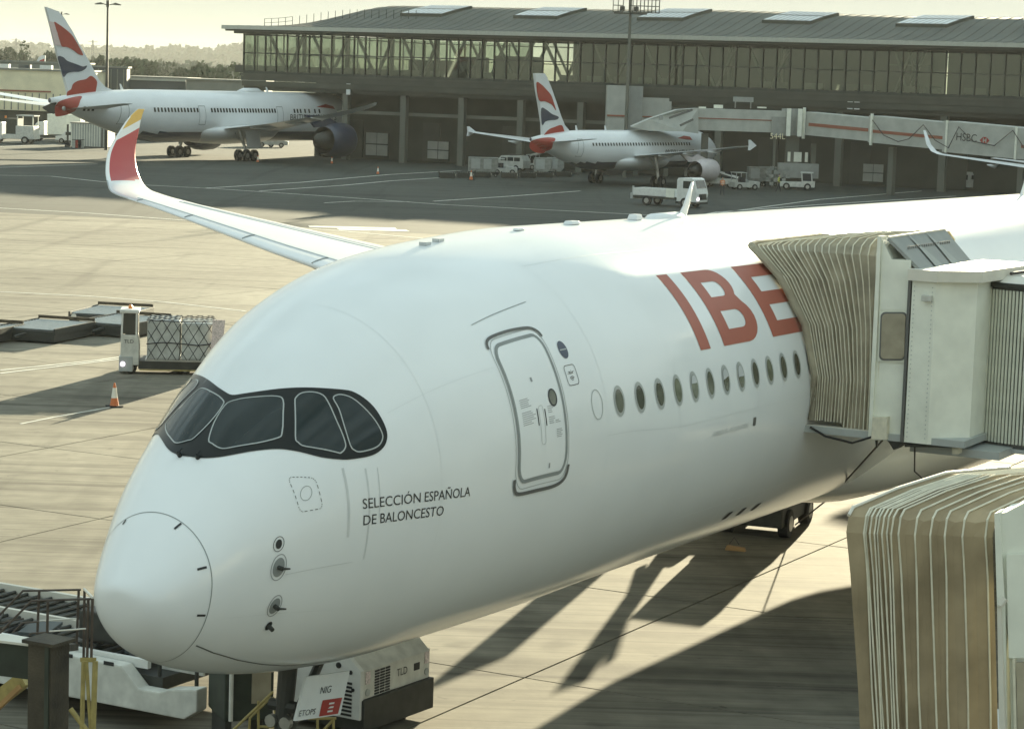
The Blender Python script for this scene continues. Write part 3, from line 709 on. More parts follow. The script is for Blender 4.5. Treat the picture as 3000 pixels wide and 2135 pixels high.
for i in range(6):
    for j in range(5):
        if (i+j) % 2: m.box((-2.6+i*.42, -1.9, .5+j*.4), (.4, .05, .38))
m.build('chequer_board', 'container_grey', rot)
# sloping bridge on the right with lettering
A = np.array(at(2345, 360, 252)); B = np.array(at(3250, 460, 228)); ang = math.atan2(B[1]-A[1], B[0]-A[0])
hs = thing('boarding_bridge', 'long sloping boarding bridge with black lettering and looping cables at right', 'boarding bridge', (A[0], A[1], 0), ang, 'boarding bridges against the terminal')
Ld = math.hypot(B[0]-A[0], B[1]-A[1]); zA1, zA0 = fz(2345, 325, 252), fz(2345, 398, 252); zB1, zB0 = at(3250, 408, 228)[2], at(3250, 486, 228)[2]
def hz(u, v): return (zA0+(zB0-zA0)*u)+((zA1-zA0)+((zB1-zB0)-(zA1-zA0))*u)*v
def seg(u0, u1, v0, v1, y0, y1, name, material):
    m = MB(); P = [(u0*Ld, hz(u0, v0)), (u1*Ld, hz(u1, v0)), (u1*Ld, hz(u1, v1)), (u0*Ld, hz(u0, v1))]; m.prism(P, y0, y1); return m.build(name, material, hs)
seg(.005, .25, .05, .97, 0, 2.6, 'tunnel', 'far_bridge'); seg(.24, .50, .0, 1.06, -.15, 2.75, 'tunnel', 'far_bridge'); seg(.49, 1., -.08, 1.12, -.3, 2.9, 'tunnel', 'far_bridge')
seg(.03, .245, .42, .55, -.05, -.01, 'stripe', 'stripe_red'); seg(.25, .49, .40, .52, -.2, -.16, 'stripe', 'stripe_red'); seg(.74, 1., .36, .48, -.35, -.31, 'stripe', 'stripe_red')
for u in (.015, .25, .5, .72): seg(u, u+.006, -.1, 1.15, -.4, -.31 if u > .3 else -.16, 'frame_rib', 'bridge_white')
def hp(u, v): return (u*Ld, -.34, hz(u, v))
text('lettering', 'HSBC', .78, lambda x, y: (Ld*.535+x, -.33, hz(.535+x/Ld, .42)+y), 'ink', hs, width=2.3)
m = MB(); cx, cz = Ld*.535+3.2, hz(.6, .5)
m.add([(cx-.55, -.33, cz), (cx-.2, -.33, cz-.33), (cx-.2, -.33, cz+.33), (cx+.55, -.33, cz), (cx+.2, -.33, cz-.33), (cx+.2, -.33, cz+.33)], [(0, 1, 2), (3, 4, 5)])
m.add([(cx-.2, -.33, cz+.33), (cx+.2, -.33, cz+.33), (cx, -.33, cz), (cx-.2, -.33, cz-.33), (cx+.2, -.33, cz-.33)], [(0, 1, 2), (3, 2, 4)], 0); m.build('logo', 'sign_red', hs)
m = MB(); us = [.26, .30, .35, .385, .43, .47, .515, .545, .59, .66, .715, .76, .80]; vs_ = [.9, .35, .15, .3, .9, .35, .1, .95, .45, .35, 1.0, .25, -.1]
m.tube([(u*Ld, -.55, hz(u, v)) for u, v in zip(us, vs_)], .05, 5); m.build('cable', 'cable', hs)
for c_, d_ in (((Ld*.30, 1.2, 2.4), (.6, .6, 4.8)), ((Ld*.72, 1.2, 2.1), (.6, .6, 4.2))): m = MB(); m.box(c_, d_); m.build('leg', 'terminal_pale', hs)
m = MB(); m.box((Ld*.72, 1.2, .5), (1.2, 3.4, .9)); m.build('bogie', 'dark_metal', hs)
# ------------------------------------------------------------------ aircraft: shared builders
def airfoil(n=10):
    up = []; 
    for i in range(n+1):
        x = .5*(1-math.cos(math.pi*i/n)); t = 5*(.2969*math.sqrt(x)-.126*x-.3516*x*x+.2843*x**3-.1036*x**4); up.append((x, t))
    return [(x, t*.62+.012*math.sin(math.pi*x)) for x, t in up[::-1]]+[(x, -t*.38) for x, t in up[1:-1]]
AF = airfoil()
def wing_mesh(secs, side=1):
    """secs: (s, aLE, chord, z, thickness ratio[, lean]) ; a aft, s to starboard"""
    n = len(AF); V = []
    for i, q in enumerate(secs):
        s, a, c, z, th = q[:5]
        p, r = secs[max(i-1, 0)], secs[min(i+1, len(secs)-1)]
        ds, dz = r[0]-p[0], r[3]-p[3]; L_ = math.hypot(ds, dz); ns, nz_ = -dz/L_, ds/L_
        tw = q[5] if len(q) > 5 else 0
        for x, t in AF: V.append((a+x*c, side*(s+ns*t*th*c), z+nz_*t*th*c + (tw*(.3-x)*c)))
    F = []
    for i in range(len(secs)-1):
        for k in range(n): F.append((i*n+k, i*n+(k+1) % n, (i+1)*n+(k+1) % n, (i+1)*n+k))
    F.append(tuple(range((len(secs)-1)*n, len(secs)*n)))
    if side < 0: F = [f[::-1] for f in F]
    return V, F
def loft(rings, n=40, cap=True):
    """rings: (a, zcentre, halfwidth, up, down)"""
    V = []; F = []
    for a, zc, w, u, d in rings:
        for k in range(n):
            p = 2*math.pi*k/n; V.append((a, w*math.cos(p), zc+(u if math.sin(p) > 0 else d)*math.sin(p)))
    for i in range(len(rings)-1):
        for k in range(n): F.append((i*n+k, (i+1)*n+k, (i+1)*n+(k+1) % n, i*n+(k+1) % n))
    if cap: F += [tuple(range(n)), tuple(range((len(rings)-1)*n, len(rings)*n))[::-1]]
    return V, F
def engine(parent, a, s, z, r, L_, cowl='plane_white', lip='wing_edge'):
    prof = [(0, .80), (.0, .88), (.03, .96), (.12, 1.02), (.35, 1.05), (.6, 1.0), (.78, .84), (.80, .80)]
    n = 28; V = []; F = []
    for x, q in prof:
        for k in range(n): t = 2*math.pi*k/n; V.append((a+x*L_, s+q*r*math.cos(t), z+q*r*math.sin(t)))
    for i in range(len(prof)-1):
        for k in range(n): F.append((i*n+k, (i+1)*n+k, (i+1)*n+(k+1) % n, i*n+(k+1) % n))
    mi = [1 if j < 2*n else 0 for j in range(len(F))]
    e = raw('engine', V, F, [cowl, lip], parent, smooth=True, mi=mi)
    m = MB(); m.tube([(a+.05*L_, s, z), (a+.3*L_, s, z)], r*.79, 24); m.build('intake_fan', 'ink', e)
    m = MB(); m.tube([(a+.6*L_, s, z), (a+.95*L_, s, z), (a+1.1*L_, s, z)], [r*.62, r*.42, r*.12], 20); m.build('exhaust_cone', 'dark_metal', e, smooth=True)
    m = MB(); m.prism([(a+.25*L_, z+r*.95), (a+1.15*L_, z+r*.75), (a+1.5*L_, z+r*1.5), (a+.75*L_, z+r*1.45)], s-.12, s+.12); m.build('pylon', cowl, e)
    return e
def gear(parent, a, s, ztop, wr, axles, dual, lean=0, door=None, name='landing_gear'):
    g = bpy.data.objects.new(name, None); COL.objects.link(g); g.parent = parent; g.empty_display_size = .3
    m = MB(); m.tube([(a, s+lean, ztop), (a, s, wr+.25)], [.2, .15], 10); m.tube([(a+.9, s+lean, ztop-.2), (a, s, wr+.9)], .09, 6)
    if axles > 1: m.bar((a-(axles-1)*.75-.2, s, wr), (a+(axles-1)*.75+.2, s, wr), .22)
    m.build('strut', 'steel', g)
    t = None
    for i in range(axles):
        for j in (-1, 1):
            q = MB(); q.tube([(0, -.2, 0), (0, -.17, 0), (0, .17, 0), (0, .2, 0)], [wr*.85, wr, wr, wr*.85], 18, 0); q.tube([(0, -.22, 0), (0, .22, 0)], wr*.45, 10, 1)
            if t is None: t = q.build('wheel', ['rubber', 'steel'], g); o = t
            else: o = share(t, parent=g)
            o.location = (a+(i-(axles-1)/2)*1.5, s+j*dual, wr)
    if door:
        q = MB(); q.add([(door[0], s+door[4], door[2]), (door[1], s+door[4], door[2]), (door[1]-.2, s+door[4]+.15, door[3]), (door[0]-.35, s+door[4]+.15, door[3])], [(0, 1, 2, 3)]); q.add([(door[0], s+door[4]-.06, door[2]), (door[1], s+door[4]-.06, door[2]), (door[1]-.2, s+door[4]+.09, door[3]), (door[0]-.35, s+door[4]+.09, door[3])], [(3, 2, 1, 0)])
        q.build('gear_door', 'wing_grey', g)
    return g
def loc_plane(root, px, py, s):
    """photograph pixel -> (a, z) on the plane s = const of an aircraft frame"""
    A = np.array([root['hx'], root['hy']]); S_ = np.array([-A[1], A[0]]); O = np.array(root.location[:2]); d = ray(px, py)
    k = (s-(CAM[:2]-O)@S_)/(d[:2]@S_); P = CAM+d*k
    return float((P[:2]-O)@A), float(P[2])
def air_frame(name, label, nose, hdg, **kw):
    """hdg: unit vector pointing aft; local x = aft, y = starboard"""
    t = thing(name, label, 'airliner', (nose[0], nose[1], 0), math.atan2(hdg[1], hdg[0]), **kw); t['hx'], t['hy'] = hdg; return t
def dens(pts, n=5):
    """closed Catmull-Rom through points"""
    out = []; N = len(pts)
    for i in range(N):
        p0, p1, p2, p3 = [np.array(pts[(i+k) % N], float) for k in (-1, 0, 1, 2)]
        for j in range(n):
            t = j/n; out.append(.5*((2*p1)+(-p0+p2)*t+(2*p0-5*p1+4*p2-p3)*t*t+(-p0+3*p1-3*p2+p3)*t**3))
    return out
def tri_poly(loop):
    vs3 = [Vector((p[0], p[1], 0)) for p in loop]; return [tuple(t) for t in geometry.tessellate_polygon([vs3])]
def side_patch(root, name, pxs, s, material, org, sc, parent, thick=.03, smooth_n=4, both=True):
    P = [loc_plane(root, org[0]+x/sc, org[1]+y/sc, s) for x, y in pxs]
    if smooth_n > 1: P = [tuple(p) for p in dens(P, smooth_n)]
    F = tri_poly(P); n = len(P)
    V = [(a, s, z) for a, z in P]+[(a, s-thick, z) for a, z in P]
    return raw(name, V, F+[(i, (i+1) % n, (i+1) % n+n, i+n) for i in range(n)], material, parent)

# ------------------------------------------------------------------ long-haul twin in the background
def far_airliner(root, Lf, rad, zc, wing, eng, dims, belly_navy=True):
    n = 40
    nose = [(0, -.25, .02), (.15, -.22, .17), (.5, -.18, .33), (1.1, -.13, .50), (2.0, -.07, .68), (3.2, -.02, .84), (4.8, 0, .95), (6.6, 0, 1.0)]
    sc_ = rad/2.95
    rings = [(a*sc_, zc+o*rad, rad*w, rad*w*(.92 if a < 4 else 1), rad*w) for a, o, w in nose]
    tail0 = Lf*.70
    for a in np.linspace(7*sc_, tail0, 14): rings.append((a, zc, rad, rad, rad))
    for t in np.linspace(.08, 1, 14):
        a = tail0+(Lf-tail0)*t; q = (1-t**1.75); w = rad*max(.07, q); top = zc+rad*(1-.38*t**2.2); bot = zc-rad+(rad*1.45)*t**1.35
        if bot > top-.3: bot = top-.3
        c = (top+bot)/2; rings.append((a, c, w, top-c, c-bot))
    V, F = loft(rings, n)
    mi = []
    for f in F:
        if len(f) > 4: mi.append(1); continue
        zz = sum(V[i][2] for i in f)/4; a = sum(V[i][0] for i in f)/4
        mi.append(1 if (belly_navy and zz < zc-rad*.62 and a < tail0+4) else 0)
    body = raw('fuselage', V, F, ['plane_white', 'navy'], root, smooth=True, mi=mi)
    for s in (1, -1):
        v, f = wing_mesh(wing['secs'], s); w = raw('wing', v, f, 'plane_white', root, smooth=True)
        for k, (ss, aa, l_) in enumerate(wing['fairings']):
            m = MB(); m.tube([(aa-l_, s*ss, wing['zf'](ss)), (aa-l_*.5, s*ss, wing['zf'](ss)-.28), (aa+.6, s*ss, wing['zf'](ss)-.12)], [.06, .2, .05], 8); m.build('flap_fairing', 'plane_white', w, smooth=True)
        v, f = wing_mesh(wing['stab'], s); raw('tailplane', v, f, 'wing_grey', root, smooth=True)
        engine(root, eng[0], s*eng[1], eng[2], eng[3], eng[4], *eng[5:])
    # wing root fairing
    c = wing['root']; V, F = loft([(c-7*sc_, zc-rad*.5, rad*.6, .4, .4), (c-4*sc_, zc-rad*.55, rad*1.1, rad*.35, rad*.5), (c+2*sc_, zc-rad*.55, rad*1.16, rad*.42, rad*.56), (c+7*sc_, zc-rad*.55, rad*1.05, rad*.3, rad*.5), (c+11*sc_, zc-rad*.5, rad*.6, .3, .4)], 24)
    raw('belly_fairing', V, F, 'plane_white', root, smooth=True)
    return body, rings
def surf_side(rings, a, z):
    """starboard surface y at station a, height z"""
    for r0, r1 in zip(rings, rings[1:]):
        if r0[0] <= a <= r1[0]:
            t = (a-r0[0])/(r1[0]-r0[0]); q = [r0[i]+(r1[i]-r0[i])*t for i in range(5)]
            h_ = (z-q[1])/(q[3] if z > q[1] else q[4]); return q[2]*math.sqrt(max(0, 1-h_*h_))
    return 0
def strip_on(rings, name, quads, material, parent, off=.02, kind=None):
    V = []; F = []
    for a0, a1, z0, z1 in quads:
        o = len(V); na = max(1, int((a1-a0)/.6)); nz_ = max(1, int((z1-z0)/.4))
        for i in range(na+1):
            for j in range(nz_+1):
                a = a0+(a1-a0)*i/na; z = z0+(z1-z0)*j/nz_; V.append((a, surf_side(rings, a, z)+off, z))
        for i in range(na):
            for j in range(nz_): q = o+i*(nz_+1)+j; F.append((q, q+nz_+1, q+nz_+2, q+1))
    return raw(name, V, F, material, parent, kind=kind)
def frame_quads(a0, a1, z0, z1, w=.05): return [(a0, a0+w, z0, z1), (a1-w, a1, z0, z1), (a0, a1, z1-w, z1), (a0, a1, z0, z0+w)]
def aft(ux_, uy_): return np.array([ux_, uy_])/math.hypot(ux_, uy_)
h1 = aft(-.51, -.86)
big = air_frame('widebody_airliner', 'long white wide-body airliner with red, white and navy wave fin parked at left', (-21.2, 306.1), h1)
zc1, r1 = 4.95, 2.92
def zf1(s): return 3.6+(s-3)*.135
bsec = [(0, 16.5, 13.5, 3.4, .12), (2.9, 18.2, 11.6, 3.6, .12), (9.5, 23.6, 6.9, 4.4, .11), (20, 30.4, 3.9, 5.75, .10), (26.5, 34.8, 2.6, 6.75, .10), (28.6, 36.8, 1.7, 7.1, .09), (30.0, 38.7, .45, 7.4, .08)]
bst = [(.6, 47.8, 5.6, 5.7, .10), (9.8, 54.2, 1.9, 6.5, .10)]
body1, rg1 = far_airliner(big, 56.0, r1, zc1, dict(secs=bsec, fairings=[(7, 29.5, 5), (12.5, 30.4, 4), (18, 33.2, 3)], zf=lambda s: zf1(s)-.1, stab=bst, root=24), (15.2, 9.8, 2.55, 1.95, 5.6, 'navy', 'wing_edge'), None)
s1 = .22
ORG, SC = (0, 0), 3.248
finP = [(430, 68), (490, 90), (550, 112), (600, 170), (680, 305), (760, 460), (850, 612), (930, 765), (990, 830), (1060, 858), (1060, 900), (655, 990), (655, 930), (590, 690), (540, 520), (480, 260)]
P = [loc_plane(big, x/SC, y/SC, 0) for x, y in finP]; F = tri_poly(P); nP = len(P)
cA = sum(p[0] for p in P)/nP
Vf = [(a, s1*(.25+.75*(1 if 3 < i < 13 else .5)), z) for i, (a, z) in enumerate(P)]+[(a, -s1*(.25+.75*(1 if 3 < i < 13 else .5)), z) for i, (a, z) in enumerate(P)]
fin = raw('fin', Vf, F+[tuple(i+nP for i in f)[::-1] for f in F]+[(i, (i+1) % nP, (i+1) % nP+nP, i+nP) for i in range(nP)], 'plane_white', big)
red1 = [(515, 215), (560, 235), (610, 270), (680, 330), (720, 390), (755, 450), (792, 525), (750, 518), (700, 480), (640, 450), (585, 438), (548, 330)]
blu1 = [(552, 545), (600, 545), (640, 580), (720, 610), (790, 635), (828, 627), (810, 660), (760, 683), (690, 686), (640, 700), (607, 735), (582, 660)]
red2 = [(865, 725), (905, 750), (925, 790), (910, 880), (912, 905), (890, 915), (780, 912), (745, 905), (650, 935), (642, 880), (680, 850), (700, 800), (750, 770), (820, 755)]
pal1 = [(466, 205), (514, 213), (586, 440), (524, 434)]
for nm, pts, mt, sn in (('fin_marking', red1, 'fin_red', 4), ('fin_marking', blu1, 'navy', 4), ('fin_marking', red2, 'fin_red', 4), ('fin_marking', pal1, 'fin_pale', 1)):
    side_patch(big, nm, pts, s1+.04, mt, ORG, SC, fin, .05, sn)
# tail cone colour, following the body
def cone_patch(root, rings, name, pxs, org, sc, material, parent, sguess):
    P = []
    for x, y in pxs:
        s = sguess
        for _ in range(25):
            a, z = loc_plane(root, org[0]+x/sc, org[1]+y/sc, s); s = .5*s+.5*surf_side(rings, a, z)
        P.append((a, z))
    P = [tuple(p) for p in dens(P, 4)]
    V2 = [Vector((a, z)) for a, z in P]; nb = len(V2)
    amin, amax = min(p[0] for p in P), max(p[0] for p in P); zmin, zmax = min(p[1] for p in P), max(p[1] for p in P)
    for a in np.arange(amin, amax, .2):
        for z in np.arange(zmin, zmax, .2): V2.append(Vector((a, z)))
    r_ = geometry.delaunay_2d_cdt(V2, [(i, (i+1) % nb) for i in range(nb)], [], 0, 1e-5)
    vv, _, ff = r_[0], r_[1], r_[2]
    F = [tuple(f) for f in ff if pip(sum(vv[i][0] for i in f)/3, sum(vv[i][1] for i in f)/3, P)]
    return raw(name, [(v[0], surf_side(rings, v[0], v[1])+.12, v[1]) for v in vv], F, material, parent)
def pip(x, y, P):
    c = False; j = len(P)-1
    for i in range(len(P)):
        if (P[i][1] > y) != (P[j][1] > y) and x < (P[j][0]-P[i][0])*(y-P[i][1])/(P[j][1]-P[i][1])+P[i][0]: c = not c
        j = i
    return c
cone_patch(big, rg1, 'tail_marking', [(650, 935), (765, 915), (755, 960), (725, 1030), (650, 1085), (540, 1110), (515, 1090), (525, 1000), (560, 965)], ORG, SC, 'fin_red', big, 1.2)
cone_patch(big, rg1, 'tail_cone_cap', [(395, 1025), (440, 1000), (520, 975), (520, 1000), (510, 1085), (440, 1060)], ORG, SC, 'dark_metal', big, .6)
zwin = zc1+.75
q = []
for x0, x1, nn in ((283, 302, 3), (455, 578, 14), (620, 690, 9), (700, 805, 14), (862, 880, 3), (893, 905, 2), (922, 935, 2)):
    a0 = loc_plane(big, x0, 322, 2.8)[0]; a1 = loc_plane(big, x1, 325, 2.8)[0]
    for k in range(nn): a = a0+(a1-a0)*k/(nn-1); q.append((a-.15, a+.15, zwin-.24, zwin+.24))
strip_on(rg1, 'cabin_windows', q, 'mask_black', big, .03, kind='stuff')
for px in (378, 592, 820):
    a = loc_plane(big, px, 335, 2.8)[0]; strip_on(rg1, 'door_outline', frame_quads(a-.6, a+.6, zc1-.9, zc1+1.25, .07), 'seal', big)
a = loc_plane(big, 950, 315, 2.)[0]; 
V = [(a+2.6, surf_side(rg1, a+2.6, zc1+1.25)+.03, zc1+1.25), (a+.6, surf_side(rg1, a+.6, zc1+1.15)+.03, zc1+1.15), (a-1.2, surf_side(rg1, a-1.2, zc1+1.0)+.03, zc1+1.0), (a-1.0, surf_side(rg1, a-1., zc1+1.35)+.03, zc1+1.35), (a+.4, surf_side(rg1, a+.4, zc1+1.6)+.03, zc1+1.6)]
raw('speed_ribbon', V, [(0, 1, 2, 3, 4)], 'fin_red', big)
a = loc_plane(big, 848, 345, 2.8)[0]
# lettering on the starboard side reads from tail to nose
text('lettering', 'BRITISH AIRWAYS', .75, lambda x, y: (a-x, surf_side(rg1, a-x, zc1-.35+y)+.03, zc1-.35+y), 'ink', big, width=9.5)
a = loc_plane(big, 415, 366, 2.8)[0]
text('registration', 'ZBKJ', .4, lambda x, y: (a-x, surf_side(rg1, a-x, zc1-1.2+y)+.03, zc1-1.2+y), 'ink', big, width=1.6) if False else None
m = MB(); m.tube([(6*1., 0, zc1+r1-.05), (8.4, 0, zc1+r1-.05)], [.1, .1], 6)
a = loc_plane(big, 732, 265, 0)[0]; V, F = loft([(a-2.3, zc1+r1, .1, .05, .05), (a-1.2, zc1+r1, .7, .42, .3), (a+1.0, zc1+r1, .7, .4, .3), (a+2.4, zc1+r1, .1, .05, .05)], 14); raw('antenna_dome', V, F, 'plane_white', big, smooth=True)
for px in (358, 785): a = loc_plane(big, px, 262, 0)[0]; m = MB(); m.prism([(a-.2, zc1+r1-.1), (a+.25, zc1+r1-.1), (a+.45, zc1+r1+.55), (a+.25, zc1+r1+.55)], -.03, .03); m.build('blade_antenna', 'plane_white', big)
gear(big, 28, 4.9, 3.4, .66, 2, .55, lean=-1.0, door=(26.7, 29.2, 3.6, 1.6, .75)); gear(big, 28, -4.9, 3.4, .66, 2, .55, lean=1.0); gear(big, 5.6, 0, 2.6, .5, 1, .3)
m = MB(); m.add([(1.4, 1.2, zc1+.75), (2.9, 1.95, zc1+.7), (2.9, 1.85, zc1+1.25), (1.9, 1.2, zc1+1.3)], [(0, 1, 2, 3)]); m.build('cockpit_window', 'mask_black', big)
m = MB(); m.tube([(*[loc_plane(big, 175, 318, 1.3)[0]], 1.75, loc_plane(big, 175, 318, 1.3)[1]), (loc_plane(big, 175, 318, 1.3)[0]-.05, 1.95, loc_plane(big, 175, 318, 1.3)[1])], .22, 8); m.build('tail_outlet', 'steel', big)

# ------------------------------------------------------------------ smaller airliner in the middle distance
h2 = aft(-.58, -.8146)
def narrow(name, label, nose, detail=True):
    t = air_frame(name, label, nose, h2); zc2, r2 = 3.62, 1.97
    secs = [(0, 11.0, 7.4, 3.0, .13), (1.9, 12.1, 6.2, 3.05, .13), (6.4, 14.7, 3.9, 3.55, .12), (16.2, 19.4, 1.7, 4.65, .11), (16.9, 19.9, 1.3, 4.75, .1)]
    if not detail: secs += [(17.4, 20.3, 1.2, 5.0, .1), (17.75, 20.8, 1.0, 5.6, .1), (18.0, 21.6, .5, 6.9, .1)]
    st = [(.4, 28.3, 3.2, 4.4, .1), (6.2, 31.6, 1.3, 4.95, .1)]
    body, rg = far_airliner(t, 33.84, r2, zc2, dict(secs=secs, fairings=[(5.0, 18.0, 2.6), (8.4, 18.9, 2.3), (12.0, 20.2, 2.)], zf=lambda s: 3.15+(s-3)*.105, stab=st, root=14.8), (9.4, 5.75, 1.75, 1.12, 4.2, 'nacelle' if detail else 'plane_white', 'wing_edge'), None, belly_navy=detail)
    gear(t, 16.6, 3.8, 3.0, .56, 1, .42, lean=-.4); gear(t, 16.6, -3.8, 3.0, .56, 1, .42, lean=.4); gear(t, 5.1, 0, 2.2, .38, 1, .22)
    return t, rg, zc2, r2
small, rg2, zc2, r2 = narrow('narrowbody_airliner', 'smaller white airliner with red, white and navy wave fin in front of the terminal', (20.7, 262.))
for s in (1, -1):
    m = MB(); m.prism([(19.9, 4.75), (21.3, 4.75), (21.4, 5.3), (21.1, 5.3)], s*16.9-.05, s*16.9+.05); m.prism([(19.9, 4.75), (21.3, 4.75), (21.4, 4.3), (21.1, 4.3)], s*16.9-.05, s*16.9+.05); m.build('wingtip_fence', 'plane_white', small)
ORG2, SC2 = (1300, 180), 3.53
finP = [(935, 125), (1030, 125), (1050, 150), (1100, 270), (1160, 440), (1200, 560), (1240, 660), (1290, 720), (1340, 742), (1340, 780), (1025, 830), (1015, 760), (1010, 640), (985, 470), (955, 300)]
P = [loc_plane(small, ORG2[0]+x/SC2, ORG2[1]+y/SC2, 0) for x, y in finP]; F = tri_poly(P); nP = len(P)
fin = raw('fin', [(a, .15, z) for a, z in P]+[(a, -.15, z) for a, z in P], F+[tuple(i+nP for i in f)[::-1] for f in F]+[(i, (i+1) % nP, (i+1) % nP+nP, i+nP) for i in range(nP)], 'plane_white', small)
for pts, mt in (([(962, 225), (1010, 240), (1060, 290), (1110, 350), (1140, 430), (1162, 508), (1120, 450), (1050, 415), (987, 400)], 'fin_red'), ([(1012, 490), (1060, 500), (1120, 545), (1188, 575), (1170, 603), (1100, 610), (1050, 625), (1020, 655)], 'navy'), ([(1215, 660), (1240, 700), (1250, 780), (1130, 790), (1036, 785), (1060, 735), (1100, 700), (1150, 680)], 'fin_red')):
    side_patch(small, 'fin_marking', pts, .19, mt, ORG2, SC2, fin, .05, 4)
cone_patch(small, rg2, 'tail_marking', [(1035, 788), (1140, 795), (1120, 850), (1080, 920), (1010, 950), (930, 938), (880, 895), (880, 850), (920, 815)], ORG2, SC2, 'fin_red', small, 1.)
cone_patch(small, rg2, 'tail_cone_cap', [(860, 840), (878, 850), (878, 890), (862, 880)], ORG2, SC2, 'dark_metal', small, .3)
q = []
a0 = loc_plane(small, 2020, 424, 1.9)[0]; a1 = loc_plane(small, 1740, 436, 1.9)[0]
for k in range(36): a = a0+(a1-a0)*k/35; q.append((a-.11, a+.11, zc2+.47, zc2+.77))
strip_on(rg2, 'cabin_windows', q, 'mask_black', small, .03, kind='stuff')
a = loc_plane(small, 1710, 425, 1.9)[0]; strip_on(rg2, 'door_outline', frame_quads(a-.4, a+.4, zc2-.6, zc2+1.15, .05), 'seal', small)
a = loc_plane(small, 1948, 445, 1.9)[0]; a_end = loc_plane(small, 2031, 442, 1.9)[0]
text('lettering', 'BRITISH AIRWAYS', .62, lambda x, y: (a-x, surf_side(rg2, a-x, zc2-.55+y)+.03, zc2-.55+y), 'ink', small, width=a-a_end)
a = loc_plane(small, 2015, 404, 1.5)[0]
raw('speed_ribbon', [(a+2.2, surf_side(rg2, a+2.2, zc2+1.2)+.03, zc2+1.2), (a-.6, surf_side(rg2, a-.6, zc2+1.0)+.03, zc2+1.0), (a-.5, surf_side(rg2, a-.5, zc2+1.35)+.03, zc2+1.35), (a+.6, surf_side(rg2, a+.6, zc2+1.45)+.03, zc2+1.45)], [(0, 1, 2, 3)], 'fin_red', small)
m = MB(); m.add([(.9, .8, zc2+.5), (2.0, 1.35, zc2+.45), (2.0, 1.25, zc2+.95), (1.3, .85, zc2+.95)], [(0, 1, 2, 3)]); m.build('cockpit_window', 'mask_black', small)
for px in (1690, 1775, 1993): a = loc_plane(small, px, 385, 0)[0]; m = MB(); m.prism([(a-.15, zc2+r2-.1), (a+.2, zc2+r2-.1), (a+.3, zc2+r2+.45), (a+.15, zc2+r2+.45)], -.03, .03); m.build('blade_antenna', 'plane_white', small)
third, rg3, _, _ = narrow('narrowbody_airliner', 'airliner at the right edge of which only the white wing with upturned tip shows', (64.9, 234.), False)
# fin tip of a parked airliner far behind the flat roofs
t = thing('distant_tail_fin', 'tiny far-off red and white tail fin poking above the roofs at far left', 'airliner', (at(115, 200, 480)[0], 480, 0))
def fpx(x, y): p_ = at(x/3.248, y/3.248, 480); return (p_[0]-t.location[0], p_[2])
m = MB(); m.prism([fpx(300, 690), fpx(370, 545), fpx(400, 530), fpx(432, 530), fpx(430, 690)], -.2, .2); m.build('fin', 'plane_white', t)
m = MB(); m.prism([fpx(315, 662), fpx(345, 610), fpx(385, 575), fpx(425, 560), fpx(420, 612), (fpx(380, 640)), fpx(350, 662)], -.26, -.21); m.build('fin_marking', 'fin_red', t)
m = MB(); a_, b_ = fpx(290, 690), fpx(440, 690); m.tube([(a_[0]-1, 0, a_[1]-1.8), (b_[0]+28, 0, a_[1]-2.6)], [.6, 2.0], 14); m.build('fuselage', 'plane_white', t)
# ------------------------------------------------------------------ the big airliner in front
NX, NY, PT = -5.4669, 28.6311, -.0088
hero = thing('widebody_airliner', 'big white airliner filling the foreground with black-masked cockpit and red letters', 'airliner', (NX-.046*math.cos(TH), NY-.046*math.sin(TH), 0), TH, ry=-PT)
hero['hx'], hero['hy'] = math.cos(TH), math.sin(TH)
U = np.array([0.0, 0.34641, 0.67082, 1.0, 1.34164, 1.67332, 2.0, 2.34521, 2.70185, 3.08221, 3.4641])
FT = np.array([3.997, 4.1855, 4.5111, 4.9982, 5.6379, 6.3209, 7.0052, 7.6336, 8.0048, 8.1775, 8.2663])
FB = np.array([3.997, 3.4974, 3.166, 2.9216, 2.6885, 2.4906, 2.3528, 2.2766, 2.2758, 2.277, 2.3336])
FW = np.array([0.0, 0.4138, 0.6741, 0.9458, 1.2916, 1.6141, 1.9683, 2.387, 2.6913, 2.9075, 3.0365])
FM = np.array([3.997, 3.8751, 3.9149, 4.1084, 4.3679, 4.6151, 4.8662, 5.1301, 5.3042, 5.3416, 5.2398])
A0 = 1.36933
def pchip(x, y, xq):
    h_ = np.diff(x); d = np.diff(y)/h_; m = np.zeros(len(x))
    for i in range(1, len(x)-1):
        if d[i-1]*d[i] > 0:
            w1, w2 = 2*h_[i]+h_[i-1], h_[i]+2*h_[i-1]; m[i] = (w1+w2)/(w1/d[i-1]+w2/d[i])
    m[0] = d[0]; m[-1] = 0; m[0] = 1.5*d[0]-.5*m[1]
    i = np.clip(np.searchsorted(x, xq)-1, 0, len(x)-2); t = (xq-x[i])/h_[i]
    return (2*t**3-3*t**2+1)*y[i]+(t**3-2*t**2+t)*h_[i]*m[i]+(-2*t**3+3*t**2)*y[i+1]+(t**3-t**2)*h_[i]*m[i+1]
AT, AE = 46., 68.2        # start of the tail taper, end of the body
def sect(a):
    a = np.asarray(a, float); u = np.sqrt(np.clip((a-A0)*12/(12-A0), 0, 12.))
    t, b, w, m = [pchip(U, q, u) for q in (FT, FB, FW, FM)]
    k = np.clip((a-AT)/(AE-AT), 0, 1)
    return t-k**2*1.3, b+(k**1.3)*4.3, w*(1-k**1.7*.93), m+k*1.1
